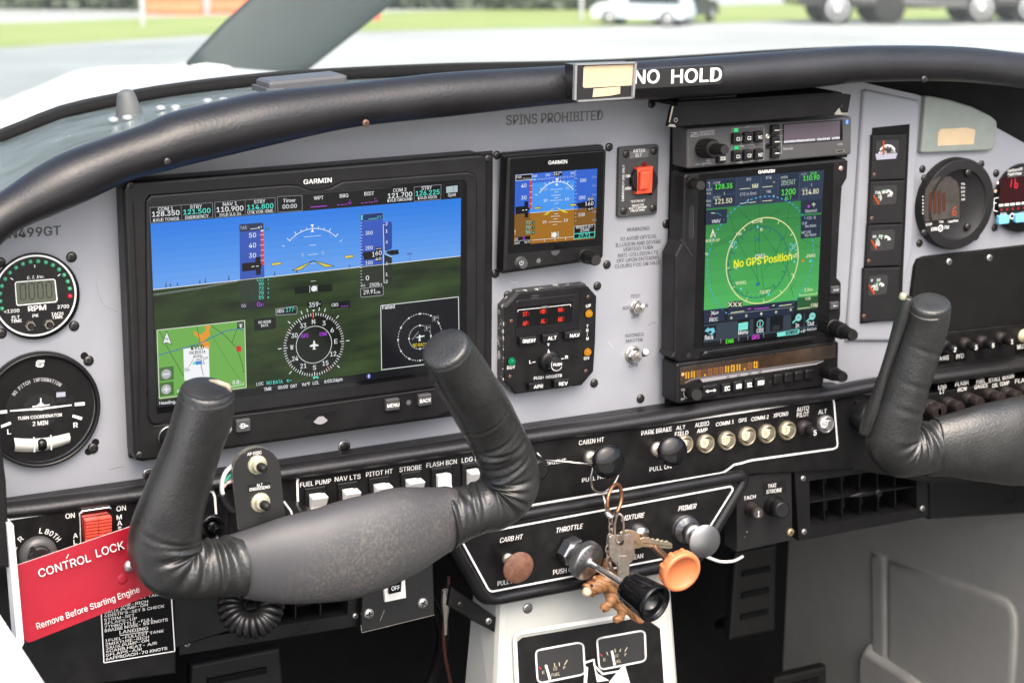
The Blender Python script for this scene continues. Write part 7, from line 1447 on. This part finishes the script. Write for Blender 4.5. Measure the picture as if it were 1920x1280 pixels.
b = MB(); o = P(835, 1105, .0); b.lathe(o, (0, 0, -1), [(.003, 0), (.004, .012), (.002, .026), (.0012, .04)], M_worn, 12); b.build('cable_end', label='small worn metal cable end hanging left of the console', cat='fitting')
# ================================================================== YOKES
def worn_leather(name, k):
    m = bpy.data.materials.new(name); m.use_nodes = True; nt = m.node_tree; bs = nt.nodes['Principled BSDF']; tc = nt.nodes.new('ShaderNodeTexCoord')
    n1 = nt.nodes.new('ShaderNodeTexNoise'); n1.inputs['Scale'].default_value = 420; n1.inputs['Detail'].default_value = 8; n1.inputs['Roughness'].default_value = .75
    n2 = nt.nodes.new('ShaderNodeTexNoise'); n2.inputs['Scale'].default_value = 10; n2.inputs['Detail'].default_value = 3
    mu = nt.nodes.new('ShaderNodeMath'); mu.operation = 'MULTIPLY'; r1 = nt.nodes.new('ShaderNodeMapRange'); r1.inputs[1].default_value = .47; r1.inputs[2].default_value = .74
    r2 = nt.nodes.new('ShaderNodeMapRange'); r2.inputs[1].default_value = .44; r2.inputs[2].default_value = .62
    mx = nt.nodes.new('ShaderNodeMixRGB'); mx.inputs[1].default_value = (.05, .05, .054, 1); mx.inputs[2].default_value = (.15*k, .13*k, .105*k, 1)
    bp = nt.nodes.new('ShaderNodeBump'); bp.inputs['Strength'].default_value = .25; bp.inputs['Distance'].default_value = .0006
    L = nt.links.new; L(tc.outputs['Object'], n1.inputs['Vector']); L(tc.outputs['Object'], n2.inputs['Vector']); L(n1.outputs[0], r1.inputs[0]); L(n2.outputs[0], r2.inputs[0]); L(r1.outputs[0], mu.inputs[0]); L(r2.outputs[0], mu.inputs[1]); L(mu.outputs[0], mx.inputs[0]); L(mx.outputs[0], bs.inputs['Base Color']); L(n1.outputs[0], bp.inputs['Height']); L(bp.outputs[0], bs.inputs['Normal'])
    bs.inputs['Roughness'].default_value = .46; return m
M_wl = worn_leather('worn_leather', 1.0)
M_lg2 = pm('grip_leather', (.02, .0205, .02), .33, bump=(430, .5, .0008), var=(22, .35), rvar=.09, spec=.62)
YK = -.12
def cpath(ctrl, n=10):
    """ctrl: (px, py, y, width px) control points -> dense world points and radii"""
    d = dens([(c[0], c[1], c[2]) for c in ctrl], n); w = dens([(c[3], 0, 0) for c in ctrl], n)
    return [P(p.x, p.y, p.z) for p in d], [q.x/2*MV(p.x, p.y, p.z)*1.02 for p, q in zip(d, w)]
def rounded_end(pts, rad, r0=.92):
    # close the tube with a softly rounded flat end at its start
    d = (pts[0]-pts[1]).normalized(); R_ = rad[0]
    ex = [(.0, .03*R_), (.5, .02*R_), (.82, -.005*R_), (.9, -.035*R_), (.96, -.09*R_), (.99, -.17*R_), (1.0, -.27*R_)]
    return [pts[0]+d*h for q, h in ex]+[p for p in pts if (p-pts[0]).length > .3*R_], [max(1e-4, R_*q) for q, h in ex]+[r for p, r in zip(pts, rad) if (p-pts[0]).length > .3*R_]
def creases(zones, seed):
    rnd = random.Random(seed); cr = []
    for s0, s1, n, side, amp in zones:
        for i in range(n): cr.append((s0+(s1-s0)*(i+rnd.uniform(.25, .75))/n, rnd.uniform(.0016, .0032), side+rnd.uniform(-.35, .35), amp*rnd.uniform(.6, 1.25), rnd.uniform(-.006, .006)))
    ph = [rnd.uniform(0, 6.28) for _ in range(4)]
    def fn(s, a, i):
        q = 1+.012*math.sin(s*55+ph[0]+math.cos(a+ph[1]))+.008*math.sin(s*130+2*a+ph[2])
        for c, w, sd, am, tw in cr:
            m = math.cos(a-sd); m = max(0, m)**.8
            d_ = s-c-tw*math.sin(a-sd); q += m*am*(-math.exp(-(d_/w)**2)+.55*math.exp(-((abs(d_)-2*w)/(1.2*w))**2))
        return q
    return fn
REF = Vector((0, 1, 0))
def arc_of(pts, i): return sum((pts[k+1]-pts[k]).length for k in range(i))
ty = thing('control_yoke', 'left black leather control yoke with two upright grips and a worn hub', 'yoke', P(640, 1030, YK))
# left grip
ctrl = [(388, 728, YK-.04, 96), (382, 775, YK-.034, 104), (364, 830, YK-.026, 104), (345, 885, YK-.018, 108), (326, 940, YK-.01, 115), (312, 990, YK-.003, 122), (308, 1030, YK, 124), (326, 1060, YK, 116), (366, 1068, YK, 104), (410, 1064, YK, 104), (450, 1058, YK, 112)]
pts, rad = cpath(ctrl, 30); L_ = arc_of(pts, len(pts)-1); pts, rad = rounded_end(pts, rad)
b = MB(); b.tube(pts, rad, M_lg2, 56, flat=.95, ref=REF, fn=creases([(L_*.62, L_*.97, 8, 2.0, .085), (L_*.55, L_*.8, 3, 2.9, .035)], 4)); b.build('grip', ty)
# right grip
ctrl = [(833, 650, YK-.05, 92), (856, 690, YK-.042, 101), (884, 735, YK-.033, 103), (912, 783, YK-.022, 100), (937, 830, YK-.013, 98), (954, 872, YK-.005, 102), (955, 908, YK-.002, 106), (932, 938, YK, 100), (900, 951, YK, 92), (868, 962, YK, 94), (835, 972, YK, 108)]
pts, rad = cpath(ctrl, 30); L_ = arc_of(pts, len(pts)-1); pts, rad = rounded_end(pts, rad)
b = MB(); b.tube(pts, rad, M_lg2, 56, flat=.95, ref=REF, fn=creases([(L_*.48, L_*.80, 8, -2.1, .10), (L_*.76, L_*.98, 7, -2.0, .05), (L_*.3, L_*.5, 2, -2.6, .03)], 9)); b.build('grip', ty)
# hub cover
ctrl = [(436, 1066, YK, 96), (442, 1063, YK, 116), (452, 1060, YK, 122), (500, 1055, YK-.004, 142), (560, 1047, YK-.008, 162), (630, 1035, YK-.01, 178), (690, 1020, YK-.01, 180), (750, 1000, YK-.008, 164), (800, 984, YK-.004, 138), (828, 975, YK-.002, 122), (838, 972, YK-.001, 118), (842, 971, YK, 104)]
pts, rad = cpath(ctrl, 6)
b = MB(); b.tube(pts, rad, M_wl, 56, flat=.62, ref=REF, fn=creases([], 2)); b.build('hub_cover', ty)
b = MB(); a, c = P(640, 1035, YK+.01), Vector((0, 1, 0)); b.lathe(P(622, 1040, YK+.005), c, [(.016, 0), (.016, .14)], M_bs, 24); b.build('shaft', ty)
# switch plate clamped to the yoke
M_swp = pm('worn_black_plate', (.012, .012, .012), .42, bump=(250, .2, .0005), var=(90, 1, .66, .7), col2=(.2, .17, .13))
sw = MB(z=C2); arch = [(868, 830)]+[(1045-180*math.cos(PI*i/12), 820-190*math.sin(PI*i/12)-(i/12)*30+18) for i in range(1, 12)]+[(1222, 770), (1262, 1165), (915, 1260)]
yS = YK+.004; sw.prism(sw.xz([(x-4, y-5) for x, y in arch], yS+.0006), yS+.0006, yS+.004, pm('aluminium_edge', (.3, .29, .26), .4, .8)); sw.prism(sw.xz(arch, yS), yS, yS+.003, M_swp, .0005); sp = sw.build('switch_plate', ty)
for x, y in ((1048, 762), (1072, 1044)):
    o = P(*Q(C2, x, y), yS); k = MV(*Q(C2, x, y), yS)/4; b = MB(); b.lathe(o, (0, -1, 0), [(72*k, 0), (71*k, .0012), (64*k, .0018), (50*k, .002), (47*k, .004), (40*k, .005), (36*k, .005)], pm('aged_cream_nut', (.42, .4, .29), .42, .35, var=(150, .3)), 32); nb = b.build('push_button', ty)
    b = MB(); b.lathe(o, (.18, -1, -.08), [(34*k, .003), (34*k, .0075), (28*k, .010), (15*k, .0112)], M_gp, 26); b.build('button_cap', nb)
b = MB(z=C2, y=yS-.0003); b.text('AP DISC', 974, 696, 1082, 22, M_white, 1, .02, y1=680); b.poly([(972, 912), (1152, 882), (1158, 945), (976, 980)], M_bg, 0); b.line([(972, 912), (1152, 882), (1158, 945), (976, 980), (972, 912)], 2, M_key, 1); b.text('ALT', 1045, 928, 1090, 20, M_white, 2, .02, y1=920); b.text('ENG/DISENG', 992, 962, 1144, 22, M_white, 2, .02, y1=938); b.build('lettering', sp)
for ctrl, r, m in (([(872, 770), (820, 810), (788, 880), (785, 960), (800, 1000)], .0016, pm('white_wire', (.7, .69, .66), .45)), ([(870, 820), (840, 850), (815, 880), (806, 900)], .0013, pm('green_wire', (.03, .28, .2), .45)), ([(872, 885), (840, 892), (810, 910), (800, 930)], .0012, pm('pink_wire', (.62, .4, .37), .45)), ([(780, 985), (800, 1040), (840, 1090), (900, 1120)], .0032, M_bp), ([(1250, 1040), (1275, 1075), (1300, 1110), (1310, 1140)], .0008, MATS['white_wire'])):
    b = MB(); b.tube([P(*Q(C2, p.x, p.y), yS+.006) for p in dens(ctrl, 5)], r, m, 10); b.build('wire', ty)
b = MB(); b.lathe(P(424, 803, YK-.02), (1, -.2, .1), [(.004, -.002), (.0035, .002), (.002, .0035)], M_grey, 14); b.build('press_stud', ty)
# small torn opening in the top of the left grip
M_hole = pm('torn_lining', (.3, .25, .18), .7, var=(300, .3)); o = P(409, 722, YK-.046)
b = MB(); b.tube([o+Vector((-.006, 0, .0042)), o+Vector((-.002, -.004, .0036)), o+Vector((.004, -.007, .001)), o+Vector((.006, -.0085, -.003))], [.0006, .0016, .0019, .0007], M_hole, 8); b.build('torn_lining', ty)
b = MB(); b.tube([P(341, 728, YK-.052), P(352, 741, YK-.0585), P(380, 750, YK-.0635), P(410, 748, YK-.0625), P(432, 738, YK-.056)], .0006, M_slot, 6); b.build('end_seam', ty)
# right yoke
ty2 = thing('control_yoke', 'right black leather control yoke with a cut open grip end and stitched seam', 'yoke', P(1800, 840, YK))
ctrl = [(1746, 566, YK-.03, 74), (1739, 600, YK-.024, 80), (1726, 645, YK-.018, 82), (1710, 695, YK-.014, 82), (1694, 745, YK-.01, 84), (1680, 790, YK-.005, 90), (1673, 822, YK-.002, 93), (1686, 844, YK, 92), (1712, 846, YK, 88), (1742, 838, YK, 94)]
pts, rad = cpath(ctrl, 30); L_ = arc_of(pts, len(pts)-1); pts, rad = rounded_end(pts, rad)
b = MB(); b.tube(pts, rad, M_lg2, 48, flat=.9, ref=REF, fn=creases([(L_*.72, L_*.98, 7, 2.0, .08), (L_*.2, L_*.6, 3, 2.9, .03)], 14))
b.build('grip', ty2)
b = MB(); sx = dens([(1703, 556, YK-.024), (1688, 610, YK-.02), (1662, 690, YK-.014), (1640, 760, YK-.008), (1622, 814, YK-.002)], 8); b.tube([P(p.x-2, p.y, p.z+.006) for p in sx], [.0042+.0008*math.sin(i*.3) for i in range(len(sx))], M_lg2, 14, flat=1.3, ref=REF); b.build('seam_flap', ty2)
b = MB()
for i, p in enumerate(dens([(1709, 566, YK-.03), (1695, 615, YK-.026), (1669, 693, YK-.021), (1648, 760, YK-.015), (1631, 808, YK-.009)], 16)):
    o = P(p.x, p.y, p.z); b.tube([o+Vector((-.0013, 0, .0008)), o+Vector((0, -.0008, 0)), o+Vector((.0013, 0, -.0008))], .00038, M_gp0, 6)
b.build('stitching', ty2)
b = MB(); b.lathe(P(1694, 551, YK-.026), (0, -.3, 1), [(.003, -.004), (.003, .0), (.0015, .0008)], pm('aged_cream_nut', (.42, .4, .29), .42, .35), 16); b.build('tube_end', ty2)
ctrl = [(1738, 838, YK, 84), (1744, 838, YK, 98), (1752, 838, YK, 104), (1790, 834, YK-.004, 118), (1840, 830, YK-.008, 136), (1900, 826, YK-.01, 156), (1980, 818, YK-.01, 165), (2080, 800, YK-.006, 150)]
pts, rad = cpath(ctrl, 6); b = MB(); b.tube(pts, rad, M_lg2, 48, flat=.62, ref=REF, fn=creases([], 5)); b.build('hub_cover', ty2)
b = MB(); b.lathe(P(1990, 815, YK+.005), (0, 1, 0), [(.016, 0), (.016, .13)], M_bs, 24); b.build('shaft', ty2)
# coiled cord hanging under the left yoke
b = MB(); path = dens([P(*Q(C3, x, y), yy_) for x, y, yy_ in ((690, 380, -.1), (640, 430, -.105), (640, 500, -.11), (690, 560, -.115), (770, 575, -.12), (830, 545, -.12), (860, 490, -.118), (850, 440, -.11), (830, 380, -.1))], 16)
n = len(path); cp = []; turns = 21
for i in range(n*6):
    f = i/6; k = min(n-2, int(f)); u = f-k; c = path[k].lerp(path[k+1], u); tdir = (path[k+1]-path[k]).normalized(); e1 = tdir.cross(Vector((0, 1, 0))).normalized(); e2 = tdir.cross(e1); a = 2*PI*turns*f/n
    cp.append(c+(e1*math.cos(a)+e2*math.sin(a))*.0072)
b.tube(cp, .0027, M_bs, 10); b.build('coiled_cord', label='glossy black coiled cord looping under the left yoke', cat='cord')
# ================================================================== RED CONTROL LOCK TAG
tg = thing('control_lock_tag', 'red CONTROL LOCK warning plate hanging at the left yoke', 'tag', P(150, 1090, -.085))
TG = [(30, 1060), (253, 984), (300, 975), (310, 1030), (288, 1108), (284, 1114), (57, 1203), (50, 1203), (45, 1197)]
b = MB(); 
def tgY(px, py): return -.09+.00002*(px-30)
f = [P(x, y, tgY(x, y)) for x, y in TG]; bk = [p+Vector((0, .0012, 0)) for p in f]; b.face(f, M_red); b.face(bk[::-1], M_red)
for i in range(len(f)): j = (i+1) % len(f); b.face([f[i], f[j], bk[j], bk[i]], pm('tag_edge', (.6, .4, .4), .4))
b.build('plate', tg)
b = MB(z=C1, y=-.0905); b.text('CONTROL', 215, 704, 497, 44, M_white, 1, .0, y1=614); b.text('LOCK', 528, 594, 680, 44, M_white, 1, .0, y1=546); b.text('Remove Before Starting Engine', 204, 986, 763, 34, M_white, 1, .0, y1=782); b.line([(362, 600), (374, 576)], 4, M_white, 1); b.build('lettering', tg)
b = MB(); b.lathe(P(*Q(C1, 706, 640), -.088), (0, -1, 0), [(.0045, 0), (.0042, .002), (.0025, .0034), (.0008, .0038)], M_steel, 20); b.build('rivet', tg)
b = MB(); b.lathe(P(*Q(C1, 664, 712), -.0855), (0, -1, 0), [(.005, 0), (.004, .0006), (.002, .001)], M_red, 20); b.build('dimple', tg)
# ================================================================== KEYS
KY = -.075
def ring3(b, c, rx, rz, r, m, tilt=0.0, n=48, a0=0, a1=2*PI, nrm=Vector((0, 1, 0)), closed=True):
    nrm = nrm.normalized(); e1 = Vector((0, 0, 1)).cross(nrm).normalized(); e2 = nrm.cross(e1); pts = [c+e1*rx*math.cos(a0+(a1-a0)*i/n)+e2*rz*math.sin(a0+(a1-a0)*i/n) for i in range(n if closed else n+1)]
    b.tube(pts, r, m, 10, closed=closed)
M_ring = pm('pale_steel_ring', (.62, .6, .56), .25, 1.0); M_cop = pm('worn_copper', (.42, .2, .11), .36, .9, var=(200, .3)); M_key1 = pm('worn_key_nickel', (.4, .37, .32), .38, .85, var=(200, .25)); M_key2 = pm('worn_key_brass', (.5, .43, .31), .34, .85, var=(200, .15)); M_chain = pm('old_chain', (.27, .22, .19), .42, .8, var=(300, .3))
tk = thing('key_ring', 'thin steel ring looped behind the cabin heat knob', 'key ring', P(1136, 886, -.058), 'keys hanging on the cabin heat knob')
b = MB(); c = P(1135.5, 884, -.058); k = MV(1136, 884, -.058); ring3(b, c, 38*k, 39*k, .0009, M_ring, nrm=Vector((-.3, 1, .1))); b.build('ring', tk)
b = MB(); b.tube([P(1011, 862, YSUB-.004), P(1060, 865, -.045), P(1116, 871, -.06)], .0009, M_ring, 8); b.build('lock_wire', label='thin straight wire from the yoke to the cabin heat knob', cat='wire')
b = MB(); c = P(1152, 936, KY+.012); k = MV(1152, 936, KY); ring3(b, c, 25*k, 28*k, .0016, M_cop, n=40, nrm=Vector((-.55, 1, 0)))
b.tube([P(1131, 928, KY+.01), P(1136, 948, KY+.008), P(1140, 962, KY+.006)], [.001, .0012, .0018], M_ring, 10); b.tube([P(1135, 958, KY), P(1145, 970, KY-.003), P(1153, 960, KY)], [.0022, .0027, .0018], M_ring, 12); b.build('snap_hook', label='worn copper coloured snap hook linking the ring to the keys', cat='hook', group='keys hanging on the cabin heat knob')
b = MB(); c = P(1161, 990, KY-.006); ring3(b, c, 8*k, 27*k, .0010, M_chain, nrm=Vector((.75, 1, 0)), n=32); b.build('split_ring', label='small dark split ring carrying the two keys', cat='ring', group='keys hanging on the cabin heat knob')
b = MB()
for i in range(9):
    px, py = 1145-i*.6+2*math.sin(i), 976+i*10.5; c = P(px, py, KY); n_ = Vector((.15, 1, 0)) if i % 2 else Vector((1, .35, 0)); ring3(b, c, 4.2*k if i % 2 else 3.4*k, 7.2*k, .0008, M_chain, nrm=n_, n=18)
b.build('chain', label='short dark link chain hanging beside the keys', cat='chain', group='keys hanging on the cabin heat knob')
kk = thing('key', 'nickel key with a square head hanging straight down', 'key', P(1163, 1030, KY), 'keys hanging on the cabin heat knob')
b = MB(z=C6); hd = [(1000, 352), (1012, 340), (1135, 333), (1152, 345), (1160, 470), (1140, 505), (1120, 520), (1080, 590), (1062, 590), (1050, 530), (1022, 500), (1006, 470)]; b.prism(b.xz(hd, KY-.004), KY-.0045, KY-.0025, M_key1, .0005); kb = b.build('head', kk)
b = MB(z=C6); b.prism(b.xz([(1056, 500), (1060, 470), (1108, 466), (1114, 480), (1126, 520), (1124, 640), (1060, 650)], KY-.0055), KY-.0058, KY-.003, M_key1, .0004); b.build('blade', kk)
b = MB(z=C6, y=KY-.0047); b.circ(1076, 384, 25, M_key2, 0); b.circ(1076, 384, 19, M_slot, 1); b.build('hole', kk)
kk = thing('key', 'brass coloured key sticking out sideways with a toothed blade', 'key', P(1205, 1010, KY+.004), 'keys hanging on the cabin heat knob')
b = MB(z=C6); b.prism(b.xz([(1055, 330)]+[(1120+75*math.cos(math.radians(a)), 365-60*math.sin(math.radians(a))) for a in range(150, -30, -15)]+[(1196, 398), (1200, 415), (1180, 420), (1120, 425), (1060, 400)], KY+.003), KY+.002, KY+.004, M_key2, .0005); b.build('head', kk)
bl = [(1190, 362), (1215, 352), (1250, 354), (1262, 364), (1275, 360), (1290, 370), (1305, 362), (1318, 376), (1332, 370), (1345, 380), (1360, 374), (1390, 392), (1392, 418), (1380, 424), (1200, 412)]; b = MB(z=C6); b.prism(b.xz(bl, KY+.002), KY+.0015, KY+.0035, M_key2, .0004); b.line([(1212, 386), (1386, 408)], 5, pm('key_groove', (.14, .11, .07), .5, .5), -14) if False else None; b.build('blade', kk)
b = MB(z=C6, y=KY+.0012); b.line([(1212, 388), (1384, 409)], 6, pm('key_groove', (.14, .11, .07), .5, .5)); b.build('groove', kk)
# toy tiger on the chain: one fused body
M_tig = bpy.data.materials.new('toy_tiger_paint'); M_tig.use_nodes = True; nt = M_tig.node_tree; bs = nt.nodes['Principled BSDF']; tc = nt.nodes.new('ShaderNodeTexCoord'); wv_ = nt.nodes.new('ShaderNodeTexWave'); wv_.inputs['Scale'].default_value = 110; wv_.inputs['Distortion'].default_value = 5; wv_.inputs['Detail'].default_value = 2; wv_.inputs['Detail Scale'].default_value = 1.5; wv_.bands_direction = 'DIAGONAL'
rp = nt.nodes.new('ShaderNodeValToRGB'); rp.color_ramp.elements[0].position = .04; rp.color_ramp.elements[0].color = (.13, .06, .025, 1); rp.color_ramp.elements[1].position = .2; rp.color_ramp.elements[1].color = (.33, .155, .06, 1)
nt.links.new(tc.outputs['Object'], wv_.inputs['Vector']); nt.links.new(wv_.outputs[0], rp.inputs[0]); nt.links.new(rp.outputs[0], bs.inputs['Base Color']); bs.inputs['Roughness'].default_value = .45
tt = thing('tiger_figurine', 'small orange striped toy tiger hanging head down behind the throttle knob', 'toy', P(1135, 1110, KY+.01), 'keys hanging on the cabin heat knob')
b = MB(); YT_ = KY+.012; kp = MV(1130, 1100, YT_)
def T(x, y, d=0): return P(*Q(C6, x, y), YT_+d)
def limb(pl, rl): b.tube([T(*p) for p in pl], [r/3.31*kp for r in rl], M_tig, 14)
limb([(985, 485), (990, 560), (1010, 640), (1040, 710), (1085, 760), (1130, 800)], [16, 40, 62, 66, 62, 40])          # trunk
limb([(1005, 620), (955, 635), (920, 650), (880, 668), (852, 672), (838, 668)], [56, 52, 56, 44, 27, 14])            # neck, head, muzzle
limb([(838, 650), (846, 655), (870, 650)], [14, 16, 20]); limb([(905, 612, -.003), (915, 590, -.003)], [18, 8]); limb([(930, 612, .006), (940, 590, .006)], [18, 8]); limb([(880, 700), (905, 712)], [14, 18])
limb([(1020, 720, -.004), (1000, 765, -.006), (985, 778, -.006), (965, 776, -.006), (960, 800, -.006)], [36, 26, 22, 20, 22]); limb([(960, 800, -.006), (1000, 790, -.006)], [22, 18])
limb([(1070, 760, -.004), (1080, 820, -.006), (1075, 850, -.006), (1045, 862, -.006), (1028, 860, -.006)], [40, 28, 24, 24, 18])
limb([(1120, 790, .004), (1160, 850, .006), (1180, 868, .006), (1210, 870, .006)], [36, 24, 20, 18]); limb([(1050, 700, .008), (1030, 760, .01), (1020, 790, .01)], [30, 22, 20]); limb([(990, 500), (995, 470), (985, 450)], [12, 10, 8])
bo = b.build('body', tt); rm = bo.modifiers.new('fuse', 'REMESH'); rm.mode = 'VOXEL'; rm.voxel_size = .0008; rm.use_smooth_shade = True; sm_ = bo.modifiers.new('soft', 'SMOOTH'); sm_.iterations = 4
b = MB(); b.lathe(T(893, 655, -.0105), (0, -1, 0), [(.0013, -.001), (.0012, .0003), (.0005, .0008)], M_bg, 12); b.lathe(T(838, 668, -.003), (-1, -.2, 0), [(.002, -.001), (.0015, .001), (.0004, .0014)], M_bg, 12); b.build('eye_and_nose', tt)
b = MB(); b.lathe(T(862, 690, -.006), (-.5, -.6, -.5), [(.0005, -.004), (.0035, -.002), (.0042, .001), (.0028, .0036), (.0006, .0042)], pm('cream_toy_paint', (.5, .4, .28), .5), 18); b.build('muzzle', tt)
# thin white cable below the quadrant
b = MB(); b.tube([P(p.x, p.y, -.02) for p in dens([(1325, 1043), (1350, 1052), (1375, 1051), (1393, 1042)], 5)], .0014, pm('white_wire', (.7, .69, .66), .45), 8); b.build('loose_cable', label='thin white cable sagging below the right end of the control panel', cat='cable')
